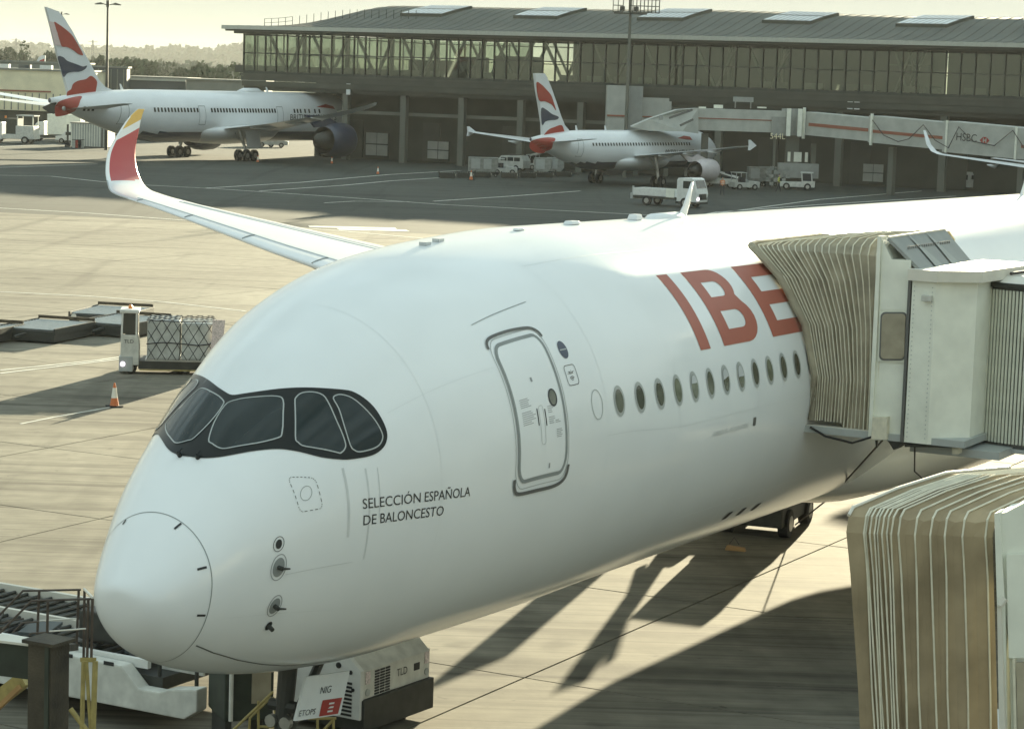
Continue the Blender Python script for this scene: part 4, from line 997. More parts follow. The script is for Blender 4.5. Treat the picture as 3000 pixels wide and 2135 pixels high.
def S(a, deg, off=0.):
    a = np.asarray(a, float); p = np.radians(np.asarray(deg, float)); t, b, w, m = sect(a)
    c, s = np.cos(p), np.sin(p); z = np.where(s > 0, m+(t-m)*s, m+(m-b)*s)
    P = np.stack([a+0*p, -w*c, z], -1)
    return P
def SN(a, deg, off):
    """point on the skin lifted by off along the normal"""
    P = S(a, deg); e = 1e-3
    da = (S(a+e, deg)-S(a-e, deg)); dp = (S(a, deg+.05)-S(a, deg-.05)); n = np.cross(dp, da); n /= np.linalg.norm(n)
    c = P-np.array([P[0]+.8, 0, 5.0]); 
    if n@c < 0: n = -n
    return P+n*off, n
def deg_of(a, z):
    t, b, w, m = sect(a); s = (z-m)/((t-m) if z > m else (m-b)); return math.degrees(math.asin(max(-.999, min(.999, float(s)))))
aa = list(A0+(np.linspace(0, 1, 70)**2)*(14-A0))[1:]+list(np.linspace(14.6, 46, 44))+list(np.linspace(47.2, AE, 20))
NS = 128; dg_ = np.linspace(0, 360, NS, endpoint=False)
V = [tuple(S(A0, 0))]; F = []
for a in aa: V += [tuple(p) for p in S(np.full(NS, a), dg_)]
for k in range(NS): F.append((0, 1+k, 1+(k+1) % NS))
for i in range(len(aa)-1):
    o = 1+i*NS
    for k in range(NS): F.append((o+k, o+NS+k, o+NS+(k+1) % NS, o+(k+1) % NS))
F.append(tuple(1+(len(aa)-1)*NS+k for k in range(NS))[::-1])
me = bpy.data.meshes.new('fuselage'); me.from_pydata(V, [], F); bm = bmesh.new(); bm.from_mesh(me); bmesh.ops.recalc_face_normals(bm, faces=bm.faces); bm.to_mesh(me); bm.free()
body = link('fuselage', me, 'airliner_white', hero, smooth=True)
def skin(name, loop, material, parent, off=.006, step=.12, holes=(), label=None, smooth=True):
    """patch on the skin: loop of (a, degrees)"""
    sc_ = 20.  # degrees per unit so that the two axes are comparable
    def sub(L_):
        out = []
        for i in range(len(L_)):
            a_, b_ = np.array(L_[i]), np.array(L_[(i+1) % len(L_)]); k_ = max(1, int(np.linalg.norm(b_-a_)/step)); out += [tuple(a_+(b_-a_)*j/k_) for j in range(k_)]
        return out
    P = sub([(p[0], p[1]/sc_) for p in loop]); loops = [P]+[sub([(p[0], p[1]/sc_) for p in hl]) for hl in holes]
    V2 = []; E = []
    for L_ in loops:
        o = len(V2); V2 += [Vector(p) for p in L_]; E += [(o+i, o+(i+1) % len(L_)) for i in range(len(L_))]
    x0, x1 = min(p[0] for p in P), max(p[0] for p in P); y0, y1 = min(p[1] for p in P), max(p[1] for p in P)
    for i, x in enumerate(np.arange(x0+step*.5, x1, step)):
        for y in np.arange(y0+step*.5, y1, step):
            if pip(x, y, P): V2.append(Vector((x, y)))
    vv, _, ff = geometry.delaunay_2d_cdt(V2, E, [], 0, 1e-6)[:3]
    F = []
    for f in ff:
        cx, cy = sum(vv[i][0] for i in f)/len(f), sum(vv[i][1] for i in f)/len(f)
        if sum(pip(cx, cy, L_) for L_ in loops) % 2 == 1: F.append(tuple(f))
    return raw(name, [SN(v[0], v[1]*sc_, off)[0] for v in vv], F, material, parent, smooth=smooth, label=label)
def ribbon(name, pts, w, material, parent, off=.006, closed=False, dense=4):
    P = [np.array(p, float) for p in pts]
    if closed:
        Q0 = dens(P, dense) if dense > 1 else P; Q = []
        for i_ in range(len(Q0)):
            a_, b_ = np.array(Q0[i_], float), np.array(Q0[(i_+1) % len(Q0)], float); k_ = max(1, int(math.hypot(b_[0]-a_[0], (b_[1]-a_[1])/20)/.08)); Q += [a_+(b_-a_)*j/k_ for j in range(k_)]
        Q.append(Q[0])
    else:
        Q = []
        for a_, b_ in zip(P[:-1], P[1:]):
            for j in range(dense): Q.append(a_+(b_-a_)*j/dense)
        Q.append(P[-1])
    V = []; F = []; X = [SN(q[0], q[1], off) for q in Q]; n = len(X)
    for i, (p, nn) in enumerate(X):
        d = X[min(i+1, n-1)][0]-X[max(i-1, 0)][0]
        if closed and i in (0, n-1): d = X[1][0]-X[n-2][0]
        d /= max(1e-9, np.linalg.norm(d)); s = np.cross(nn, d); s /= np.linalg.norm(s); V += [p+s*w/2, p-s*w/2]
    for i in range(n-1): F.append((2*i, 2*i+1, 2*i+3, 2*i+2))
    return raw(name, V, F, material, parent)
def rrect(a0, a1, d0, d1, ra, rd, n=5):
    out = []
    for (ca, cd, t0) in ((a1-ra, d1-rd, 0), (a0+ra, d1-rd, 90), (a0+ra, d0+rd, 180), (a1-ra, d0+rd, 270)):
        for k in range(n+1): t = R(t0+90*k/n); out.append((ca+ra*math.cos(t), cd+rd*math.sin(t)))
    return out
def oval(a, d, ra, rd, n=24): return [(a+ra*math.cos(2*math.pi*k/n), d+rd*math.sin(2*math.pi*k/n)) for k in range(n)]
# cockpit mask, windshields
up_ = [(3.78, 90.), (3.80, 86.9), (3.91, 79.1), (4.079, 70.7), (4.28, 62.3), (4.469, 55.4), (4.62, 50.7), (4.715, 47.7), (4.80, 43.0), (4.86, 37.9), (4.888, 32.6), (4.892, 28.2), (4.867, 25.4), (4.793, 23.1), (4.676, 22.1), (4.528, 22.4), (4.331, 24.3), (4.137, 27.05), (3.877, 33.3), (3.663, 41.5), (3.481, 49.2), (3.266, 57.5), (3.077, 65.6), (2.953, 72.7), (2.884, 79.7), (2.859, 86.), (2.86, 90.)]
def resample(P, n=3):
    out = []; N = len(P)
    for i in range(N-1):
        p0, p1, p2, p3 = [np.array(P[max(0, min(N-1, i+k))], float) for k in (-1, 0, 1, 2)]
        for j in range(n): t = j/n; out.append(tuple(.5*((2*p1)+(-p0+p2)*t+(2*p0-5*p1+4*p2-p3)*t*t+(-p0+3*p1-3*p2+p3)*t**3)))
    out.append(P[-1]); return out
port = resample(up_, 3); full = port+[(a, 180-d) for a, d in port[::-1]][1:-1]
mask = skin('cockpit_mask', full, 'mask_black', hero, .008, .09)
wins = [[(3.60, 89.4), (3.69, 86.9), (3.834, 77.05), (3.965, 68.9), (3.962, 65.4), (3.824, 60.8), (3.64, 54.6), (3.555, 53.9), (3.33, 60.2), (3.109, 70.4), (3.05, 75.5), (3.07, 81.8), (3.11, 85.2), (3.35, 88.8)],
        [(4.023, 60.1), (4.105, 61.8), (4.197, 61.2), (4.301, 58.0), (4.364, 54.0), (4.348, 49.6), (4.297, 42.2), (4.263, 33.4), (4.231, 30.7), (4.151, 29.9), (4.089, 31.2), (3.77, 41.3), (3.711, 45.4), (3.733, 48.7)],
        [(4.439, 50.), (4.50, 50.3), (4.571, 48.9), (4.654, 45.4), (4.722, 39.8), (4.782, 33.2), (4.805, 28.1), (4.785, 25.8), (4.704, 24.3), (4.58, 24.4), (4.407, 25.9), (4.337, 27.7), (4.308, 30.4), (4.347, 37.9), (4.414, 45.3)]]
for side in (0, 1):
    for w in wins:
        W_ = w if side == 0 else [(a, 180-d) for a, d in w]
        L_ = [tuple(p) for p in dens(W_, 3)]
        pane = skin('windshield_pane', L_, 'cockpit_glass', mask, .014, .07)
        ribbon('pane_seal', L_[::1], .018, 'frame_grey', mask, .018, closed=True, dense=1)
for a, d in ((2.86, 97.5), (2.86, 84.5)):
    p, n_ = SN(a, d, .02); q, _ = SN(a+.2, d-3, .05); r_, _ = SN(a+.75, 78 if d < 90 else 102, .05); m = MB()
    m.tube([p-n_*.02, p+n_*.05], .03, 8); m.tube([p+n_*.05, p+n_*.04+np.array([.07, 0, .05])], .014, 6); m.build('wiper', 'mask_black', mask)
# radome seam and lightning strips, panel lines
sp = []
for d in range(0, 361, 4):
    a = 2.1406
    for _ in range(6): a = 2.1406+.032*(float(S(a, d)[2])-4.2)
    sp.append((a, d))
ribbon('radome_seam', sp, .012, 'seal', hero, .004, dense=1)
for (a, d), (a2, d2) in (((2.066, 66.4), (2.15, 64.4)), ((2.0, 22.9), (2.105, 19.4)), ((1.985, -17.1), (2.10, -19.1)), ((2.14, 122), (2.10, 124.5))):
    ribbon('lightning_strip', [(a, d), (a2, d2)], .03, 'ink', hero, .008)
ribbon('panel_line', [(2.18, -45.9), (2.51, -51.9), (3.04, -58.2), (3.6, -62.4), (4.16, -65.8), (5.2, -68.5)], .02, 'line_dark', hero)
ribbon('panel_line', [(7.06, 45.9), (7.8, 46.9), (8.54, 47.95)], .012, 'seal', hero)
ribbon('panel_line', [(3.13, -9.6), (3.6, -11.5), (4.2, -13.7)], .010, 'line_faint', hero)
for d in (62, -33, 1.5): ribbon('panel_line', [(a, d) for a in np.linspace(9.4, 45, 60)], .006, 'line_faint', hero, .003, dense=1)
for a in (5.62, 9.42, 11.7, 14.9, 16.1): ribbon('panel_line', [(a, d) for d in range(-84, 90, 3)], .005, 'panel_shade', hero, .003, dense=1)
ribbon('panel_line', [(a, 33-(a-5)*1.2) for a in np.linspace(5.0, 7.0, 12)], .006, 'panel_shade', hero, .003, dense=1)
ribbon('panel_line', [(a, -24-(a-2.2)*4) for a in np.linspace(2.25, 5.6, 20)], .006, 'panel_shade', hero, .003, dense=1)
for a, d0, d1, w in ((4.10, 24, -4, .04), (4.42, 19, -14, .03), (4.60, 17, -2, .015)): ribbon('grime_streak', [(a-.03*k/6, d0+(d1-d0)*k/6) for k in range(7)], w, 'line_faint', hero, .003, dense=1)
# access hatch outlined with dashes, and its round plate
hl = rrect(3.36, 3.69, 16.6, 35.6, .05, 3.2, 4); hl = [(a, d-(a-3.36)*(12+(d-16.6)/19*14)) for a, d in hl]
for k in range(0, len(hl), 1):
    a_, b_ = np.array(hl[k]), np.array(hl[(k+1) % len(hl)]); L_ = abs(a_[0]-b_[0])+abs(a_[1]-b_[1])*.03
    n_ = max(1, round(L_/.09))
    for j in range(n_): ribbon('hatch_dash', [a_+(b_-a_)*(j+.2)/n_, a_+(b_-a_)*(j+.75)/n_], .010, 'line_dark', hero, .005, dense=1)
ribbon('hatch_ring', oval(3.51, 23.3, .085, 3.2), .008, 'seal', hero, .005, closed=True, dense=1)
# probes and vents
skin('vent', oval(3.008, 6.8, .045, 2.6), 'ink', hero, .008, .05)
for a, d, r_, rd in ((3.012, -5.1, .085, 4.2), (3.068, -23.5, .075, 3.8)):
    pp = skin('probe_plate', oval(a, d, r_, rd), 'seal', hero, .006, .05); p, n_ = SN(a, d, .0); m = MB()
    m.tube([p, p+n_*.09], .03, 8); m.tube([p+n_*.08, p+n_*.1+np.array([.16, 0, -.02])], [.02, .012], 6); m.build('probe', 'dark_metal', hero)
    ribbon('plate_ring', oval(a, d, r_*1.3, rd*1.35), .012, 'print_grey', hero, .005, closed=True, dense=1)
ribbon('plate_ring', oval(3.008, 6.8, .075, 4.0), .010, 'line_dark', hero, .005, closed=True, dense=1)
skin('vent', oval(3.10, -34, .045, 2.4), 'ink', hero, .008, .05)
p, n_ = SN(3.10, -34, 0); m = MB(); m.tube([p, p+n_*.1], .03, 8); m.build('probe', 'dark_metal', hero)
# front passenger door
door = skin('door', rrect(7.16, 8.27, -5.4, 36.0, .14, 4.8), 'airliner_white', hero, .010, .13)
ribbon('door_seal', rrect(7.15, 8.27, -6.0, 36.6, .16, 5.2), .055, 'seal', door, .012, closed=True, dense=1)
ribbon('door_gap', rrect(7.08, 8.34, -8.0, 38.9, .2, 6.5), .012, 'frame_grey', door, .006, closed=True, dense=1)
ribbon('door_lip_shade', resample([(7.07, 36.4), (7.10, 38.4), (7.22, 39.7), (7.6, 39.9), (8.0, 39.5), (8.20, 38.8), (8.31, 37.2), (8.34, 35.4)], 4), .045, 'line_dark', door, .016, dense=1)  # shadow along the door's top edge, painted as a dark band
ribbon('door_lip_shade', resample([(7.06, -4.6), (7.09, -7.4), (7.2, -9.1), (7.6, -9.5), (8.0, -9.5), (8.22, -8.7), (8.32, -7), (8.35, -4.2)], 4), .055, 'line_dark', door, .016, dense=1)  # blackish bottom lip and its shadow, painted as one dark band
skin('door_window', oval(8.038, 16.5, .085, 2.35), 'cabin_glass', door, .016, .05)
ribbon('door_window_ring', oval(8.038, 16.5, .092, 2.5), .022, 'ink', door, .018, closed=True, dense=1)
for a, d0, d1 in ((7.62, 14.4, 9.2), (7.80, 13.7, 8.6)): ribbon('door_bar', [(a, d0), (a, d1)], .022, 'ink', door, .014)
def fine_print(a0, a1, d_top, n_, dd=.62):
    rr = random.Random(int(a0*1000)+n_)
    for k in range(n_): ribbon('fine_print', [(a0, d_top-k*dd), (a0+(a1-a0)*rr.uniform(.6, 1), d_top-k*dd-.03)], .010, 'print_grey', door, .013, dense=1)
fine_print(7.27, 7.56, 18.2, 5, .6); fine_print(7.27, 7.58, 14.2, 7, .62); fine_print(7.87, 8.0, 14.2, 4, .6); fine_print(7.87, 8.02, 10.9, 4, .6); fine_print(8.03, 8.18, 6.8, 5, .55); fine_print(8.02, 8.16, 9.6, 2, .55)
ribbon('door_handle', rrect(7.66, 7.76, 3.2, 15., .03, 1.2, 3), .008, 'frame_grey', door, .013, closed=True, dense=1)
ribbon('door_mark', [(7.66, 24.), (7.66, 22.6)], .045, 'print_grey', door, .013); ribbon('door_mark', [(7.86, -2.6), (7.86, -4.)], .035, 'print_grey', door, .013)
# badges beside the door
bd = skin('round_badge', oval(8.685, 29.9, .105, 2.9), 'navy', hero, .007, .05); ribbon('badge_stripe', [(8.60, 29.9), (8.77, 29.9)], .018, 'frame_grey', bd, .010)
sq = ribbon('wifi_badge', rrect(8.52, 8.80, 18.7, 24.9, .05, 1.3), .010, 'ink', hero, .007, closed=True, dense=1)
def skin_text(name, txt, a0, z0, h_, width, material, parent, off=.006, sub=0):
    V, F = text_polys(txt); k = h_/.73; x0 = V[:, 0].min(); kx = width/(V[:, 0].max()-x0)
    bm = bmesh.new(); vs_ = [bm.verts.new((x, y, 0)) for x, y in V]
    for f in F:
        try: bm.faces.new([vs_[i] for i in f])
        except ValueError: pass
    if sub: bmesh.ops.subdivide_edges(bm, edges=bm.edges, cuts=sub, use_grid_fill=True); bmesh.ops.triangulate(bm, faces=bm.faces)
    for v in bm.verts:
        a = a0+(v.co.x-x0)*kx; z = z0+v.co.y*k; p, _ = SN(a, deg_of(a, z), off); v.co = p
    me = bpy.data.meshes.new(name); bm.to_mesh(me); bm.free(); return link(name, me, material, parent)
skin_text('badge_lettering', '.air', 8.57, 6.37, .06, .17, 'ink', sq)
for r_ in (.02, .045, .07):
    ribbon('wifi_arc', [(8.655+r_*math.sin(R(t)), 19.9+r_*21*math.cos(R(t))) for t in (-50, -25, 0, 25, 50)], .010, 'ink', sq, .007, dense=1)
skin_text('nose_title', 'SELECCI\u00d3N', 4.30, 4.871, .140, .96, 'ink', hero)
skin_text('nose_title', 'ESPA\u00d1OLA', 5.33, 4.871, .140, .82, 'ink', hero)
skin_text('nose_title', 'DE', 4.31, 4.652, .140, .215, 'ink', hero)
skin_text('nose_title', 'BALONCESTO', 4.59, 4.652, .140, 1.09, 'ink', hero)
skin_text('type_marking', 'AIRBUS', 13.0, 5.02, .09, .62, 'line_faint', hero)
skin_text('type_marking', 'A350-900', 13.7, 5.02, .09, .8, 'line_faint', hero)
skin('vent', rrect(14.70, 14.82, -4.2, -1.4, .02, .3, 2), 'line_dark', hero, .006, .05)
for a, d in ((15.65, -42.1), (16.33, -42.7), (17.03, -42.9)): skin('vent', rrect(a-.11, a+.11, d-2.0, d+2.0, .05, .8, 3), 'ink', hero, .006, .1)
# big red titles: letters laid straight along the body
D1, D0 = 50.0, 22.8
def lk(u, v): return (u, D0+(D1-D0)*v)
title = skin('title_letter', [lk(12.90, 0), lk(13.30, 0), lk(13.31, 1), lk(12.90, 1)], 'ib_red', hero, .006, .12, label='red letter I')
def arc(cu, cv, ru, rv, t0, t1, n=9): return [lk(cu+ru*math.cos(R(t0+(t1-t0)*k/n)), cv+rv*math.sin(R(t0+(t1-t0)*k/n))) for k in range(n+1)]
B = [lk(13.86, 0), lk(14.95, 0)]+arc(14.95, .29, .62, .29, -90, 48)+arc(14.88, .76, .50, .24, -40, 90)+[lk(13.86, 1)]
H1 = [lk(14.28, .605), lk(14.78, .605)]+arc(14.80, .71, .16, .105, -80, 80)+[lk(14.78, .82), lk(14.28, .82)]
H2 = [lk(14.30, .185), lk(14.90, .185)]+arc(14.92, .30, .20, .112, -80, 80)+[lk(14.90, .415), lk(14.30, .415)]
skin('title_letter', B, 'ib_red', hero, .006, .12, holes=(H1, H2), label='red letter B')
Eo = [lk(16.0, 0), lk(17.55, 0), lk(17.55, .19), lk(16.45, .19), lk(16.45, .405), lk(17.5, .405), lk(17.5, .59), lk(16.45, .59), lk(16.45, .81), lk(17.55, .81), lk(17.55, 1), lk(16.0, 1)]
skin('title_letter', Eo, 'ib_red', hero, .006, .12, label='red letter E')
# cabin windows (port side, each on its own), blank plug first
ZW, AW = 5.8925, 11.0618
ribbon('window_plug', oval(9.157, deg_of(9.157, ZW), .145, 4.5), .014, 'frame_grey', hero, .005, closed=True, dense=1)
shades = [.35, 0, 0, .1, 0, .45, 0, .5, .55, 0, 0, 0, 0, 0, .3, 0, 0, .6, 0, 0, .2, 0, 0, 0]
for i in range(1, 46):
    a = AW+.635*(i-3)
    if 17.6 < a < 22: continue
    d = deg_of(a, ZW); wd = skin('window', oval(a, d, .16, 4.75, 20), 'frame_grey', hero, .006, .4)
    skin('window_pane', oval(a, d, .115, 3.6, 18), 'cabin_glass', wd, .010, .4)
    sh = shades[i % len(shades)]
    if sh and i < 15: hs_ = [(p[0], p[1]) for p in oval(a, d, .112, 3.5, 22) if p[1] < d-3.5+7*(1-sh)] if i in (6, 9) else [(p[0], p[1]) for p in oval(a, d, .112, 3.5, 22) if p[1] > d+3.5-7*sh]; \
        (skin('window_shade', sorted(hs_, key=lambda p: math.atan2(p[1]-sum(h[1] for h in hs_)/len(hs_), (p[0]-a)*30)), 'wing_grey', wd, .012, .4) if len(hs_) > 3 else None)
# fittings on the crown
for a, d, l_, r_ in ((8.66, 88.5, .16, .05), (9.08, 88.8, .16, .05)):
    p, n_ = SN(a, d, .0); q = MB(); q.box((0, 0, .02), (l_, .12, .05)); o = q.build('crown_light', 'wing_grey', hero); o.location = p
for a, d, dims in ((11.3, 85, (.30, .10, .035)), (13.5, 88, (.36, .18, .06)), (16.1, 89, (.28, .2, .10))):
    p, n_ = SN(a, d, 0); q = MB(); q.box((0, 0, dims[2]/2), dims, taper=.75); o = q.build('crown_fairing', 'plane_white', hero, bevel=.02); o.location = p
V, F = loft([(16.75, 8.22, .05, .03, .03), (16.95, 8.22, .16, .13, .1), (18.0, 8.22, .17, .14, .1), (18.2, 8.22, .1, .09, .05)], 14); raw('antenna_dome', [(a, s, z) for a, s, z in V], F, 'plane_white', hero, smooth=True)
def blade(a, s, h_, c, sweep):
    z = 8.24; m = MB(); n = 8; V = []
    for k, (zz, cc, off) in enumerate(((0, c, 0), (h_*.35, c*.72, sweep*.45), (h_, c*.32, sweep))):
        for i in range(n): t = 2*math.pi*i/n; V.append((a+off+cc*.5*math.cos(t), s+.03*math.sin(t)*(cc/c), z+zz))
    F = [(i, (i+1) % n, n+(i+1) % n, n+i) for i in range(n)]+[(n+i, n+(i+1) % n, 2*n+(i+1) % n, 2*n+i) for i in range(n)]+[tuple(2*n+i for i in range(n))]
    m.add(V, F); m.build('blade_antenna', 'plane_white', hero, smooth=True)
# wings: traced planform, raised tip
wsec = [(0, 19.8, 15.2, 4.3, .12), (3.0, 22.0, 12.6, 4.55, .12), (10, 26.9, 8.7, 5.22, .11), (18.9, 33.1, 5.65, 5.86, .10), (25, 37.6, 3.45, 6.3, .10), (27.6, 39.4, 2.65, 6.5, .10), (29.3, 40.5, 2.45, 6.62, .10), (30.2, 41.1, 2.4, 6.69, .10), (30.8, 41.55, 2.2, 6.79, .10), (31.25, 42.0, 1.95, 7.0, .10), (31.6, 42.35, 1.75, 7.42, .09), (31.85, 42.8, 1.5, 8.0, .09), (32.0, 43.5, 1.15, 8.6, .08), (32.1, 44.2, .75, 9.13, .08), (32.15, 44.8, .38, 9.45, .08)]
def subdiv_secs(S_, n=8):
    out = []; N = len(S_)
    for i in range(N-1):
        p0, p1, p2, p3 = [np.array(S_[max(0, min(N-1, i+k))][:5]) for k in (-1, 0, 1, 2)]
        for j in range(n if i > 5 else 1): t = j/(n if i > 5 else 1); out.append(tuple(.5*((2*p1)+(-p0+p2)*t+(2*p0-5*p1+4*p2-p3)*t*t+(-p0+3*p1-3*p2+p3)*t**3)))
    out.append(S_[-1]); return out
ws = subdiv_secs(wsec)
# paint scheme of the raised tips: red, thin white band, yellow, all cut on a slant
pm = mat('tip_paint', (.7, .7, .7), .32, coat=.3, noise_amt=0); n_, l_ = pm.node_tree.nodes, pm.node_tree.links
t_ = n_.new('ShaderNodeTexCoord'); sx_ = n_.new('ShaderNodeSeparateXYZ'); l_.new(t_.outputs['Object'], sx_.inputs[0])
mm_ = n_.new('ShaderNodeMath'); mm_.operation = 'MULTIPLY_ADD'; mm_.inputs[1].default_value = -.30; l_.new(sx_.outputs['X'], mm_.inputs[0]); l_.new(sx_.outputs['Z'], mm_.inputs[2])
mr_ = n_.new('ShaderNodeMapRange'); mr_.inputs['From Min'].default_value = 7.0-.3*43.6; mr_.inputs['From Max'].default_value = 10.0-.3*43.6; l_.new(mm_.outputs[0], mr_.inputs['Value'])
cr_ = n_.new('ShaderNodeValToRGB'); cr_.color_ramp.interpolation = 'CONSTANT'; l_.new(mr_.outputs['Result'], cr_.inputs['Fac'])
el_ = cr_.color_ramp.elements; el_[0].position = 0; el_[0].color = (.40, .035, .035, 1); el_[1].position = .485; el_[1].color = (.74, .76, .75, 1); e_ = el_.new(.565); e_.color = (.66, .42, .08, 1)
l_.new(cr_.outputs['Color'], n_['Principled BSDF'].inputs['Base Color'])
def tipmat(s, z, a, le):
    if z < 7.08: return 0
    k = z-(a-43.6)*.28
    if le: return 3
    return 1
for side in (1, -1):
    v, f = wing_mesh(ws, side); n = len(AF); mi = []
    for q in f:
        if len(q) > 4: mi.append(2); continue
        i = min(q)//n; s, z, a = [sum(v[j][c] for j in q)/4 for c in (1, 2, 0)]; a0, c0 = ws[i][1], ws[i][2]; x = (a-a0)/c0
        m_ = tipmat(abs(s), z, a, x < .12)
        if m_ == 0 and x < .035: m_ = 4
        mi.append(m_)
    w = raw('wing', v, f, ['wing_white', 'tip_paint', 'tip_paint', 'airliner_white', 'wing_edge'], hero, smooth=True, mi=mi)
    # slat joints and flap lines, laid on the upper skin
    if side == 1:
        def wp(s, x, up=.012):
            for i in range(len(ws)-1):
                if ws[i][0] <= s <= ws[i+1][0]:
                    t = (s-ws[i][0])/(ws[i+1][0]-ws[i][0]); q = [ws[i][k]+(ws[i+1][k]-ws[i][k])*t for k in range(5)]
                    th = 5*(.2969*math.sqrt(x)-.126*x-.3516*x*x+.2843*x**3-.1036*x**4)*.62+.012*math.sin(math.pi*x); return Vector((q[1]+x*q[2], s, q[3]+th*q[4]*q[2]+up))
        for s in (8, 12.2, 16.5, 20.8, 25.0, 28.6): m = MB(); m.tube([wp(s, x) for x in (.015, .05, .1, .14)], .016, 4); m.build('slat_joint', 'seal', w)
        m = MB(); m.tube([wp(s, .14, .004) for s in np.linspace(4, 29, 40)], .018, 4); m.tube([wp(s, .72, .004) for s in np.linspace(4, 28, 40)], .018, 4); m.tube([wp(s, .82, .004) for s in np.linspace(4, 28, 40)], .012, 4); m.build('flap_line', 'line_faint', w)
    for ss in (9, 14, 19.5):
        m = MB(); i_ = np.interp(ss, [q[0] for q in ws[:8]], [q[1]+q[2] for q in ws[:8]]); z_ = np.interp(ss, [q[0] for q in ws[:8]], [q[3] for q in ws[:8]])
        m.tube([(i_-4, side*ss, z_-.2), (i_-2, side*ss, z_-.6), (i_+.7, side*ss, z_-.25)], [.08, .28, .05], 10); m.build('flap_fairing', 'plane_white', w, smooth=True)
    v, f = wing_mesh([(.8, 58.5, 5.8, 5.7, .1), (9.3, 65.0, 2.2, 6.1, .1)], side); raw('tailplane', v, f, 'wing_grey', hero, smooth=True)
    engine(hero, 20.8, side*10.5, 2.75, 1.85, 5.6, 'airliner_white', 'wing_edge')
V, F = loft([(21.5, 3.2, 1.2, .5, .5), (24, 3.3, 2.6, 1.1, 1.1), (30, 3.3, 3.1, 1.4, 1.25), (37, 3.3, 3.0, 1.2, 1.2), (43, 3.4, 1.6, .6, .7)], 30); raw('belly_fairing', V, F, 'airliner_white', hero, smooth=True)
m = MB(); m.prism([(55, 7.9), (64.5, 7.2), (67.5, 16.6), (64.6, 16.8)], -.25, .25); m.build('fin', 'tip_red', hero)
blade(18.35, .05, .64, .42, .42); blade(40.4, 0, .9, .5, .5)
gear(hero, 32.5, 5.2, 3.4, .7, 2, .62, lean=-1.2, door=(30.8, 33.8, 3.4, 1.5, .8)); gear(hero, 32.5, -5.2, 3.4, .7, 2, .62, lean=1.2)
# nose gear with its open doors
def apx(px, py, s): return loc_plane(hero, px, py, s)
g0a, g0z = apx(812, 1975, 0); 
ng = bpy.data.objects.new('nose_gear', None); COL.objects.link(ng); ng.parent = hero; ng.empty_display_size = .3
GA = 5.35
m = MB(); m.tube([(GA, 0, 2.5), (GA-.12, 0, 1.45), (GA-.15, 0, .5)], [.14, .12, .09], 12); m.tube([(GA+.9, 0, 2.3), (GA-.1, 0, 1.2)], .07, 8); m.tube([(GA-.1, -.22, 1.75), (GA-.1, .22, 1.75)], .09, 8); m.bar((GA-.3, -.1, 1.2), (GA-.45, -.1, .55), .08); m.build('strut', 'dark_metal', ng)
m = MB(); m.tube([(GA-.18, -.34, .5), (GA-.18, .34, .5)], .06, 8); m.build('axle', 'steel', ng)
for s in (-.27, .27):
    q = MB(); q.tube([(0, -.13, 0), (0, -.11, 0), (0, .11, 0), (0, .13, 0)], [.44, .52, .52, .44], 24, 0); q.tube([(0, -.15, 0), (0, .15, 0)], .24, 12, 1); o = q.build('wheel', ['rubber', 'white_paint'], ng); o.location = (GA-.18, s, .52)
for s in (-.12, .12): q = MB(); q.tube([(GA-.18, s, 1.55), (GA-.27, s, 1.55)], .09, 10); q.build('taxi_light', 'steel', ng)
dc = [apx(x, y, -.55) for x, y in ((896, 1974), (1023, 1954), (996, 2082), (864, 2103))]
m = MB(); m.add([(a, -.55, z) for a, z in dc]+[(a, -.51, z) for a, z in dc], [(0, 1, 2, 3), (7, 6, 5, 4), (0, 1, 5, 4), (1, 2, 6, 5), (2, 3, 7, 6), (3, 0, 4, 7)]); dr = m.build('gear_door', 'sign_white', hero)
def on_door(u, v, off=.006):
    p = [dc[0][c]+(dc[1][c]-dc[0][c])*u for c in (0, 1)]; q = [dc[3][c]+(dc[2][c]-dc[3][c])*u for c in (0, 1)]; return (p[0]+(q[0]-p[0])*v, -.55-off, p[1]+(q[1]-p[1])*v)
text('door_lettering', 'NIG', .17, lambda x, y: on_door(.40+x, .44-y), 'ink', dr, width=.24)
text('door_lettering', 'ETOPS', .14, lambda x, y: on_door(.035+x, .90-y), 'ink', dr, width=.36)
m = MB(); m.quad(on_door(.50, .60), on_door(.95, .60), on_door(.93, .97), on_door(.50, .97)); m.build('red_plate', 'sign_red', dr)
for k in range(3): m = MB(); m.quad(on_door(.66+.04*(k % 2), .68+.09*k, .012), on_door(.78, .68+.09*k, .012), on_door(.78, .72+.09*k, .012), on_door(.66, .72+.09*k, .012)); m.build('plate_mark', 'sign_white', dr)

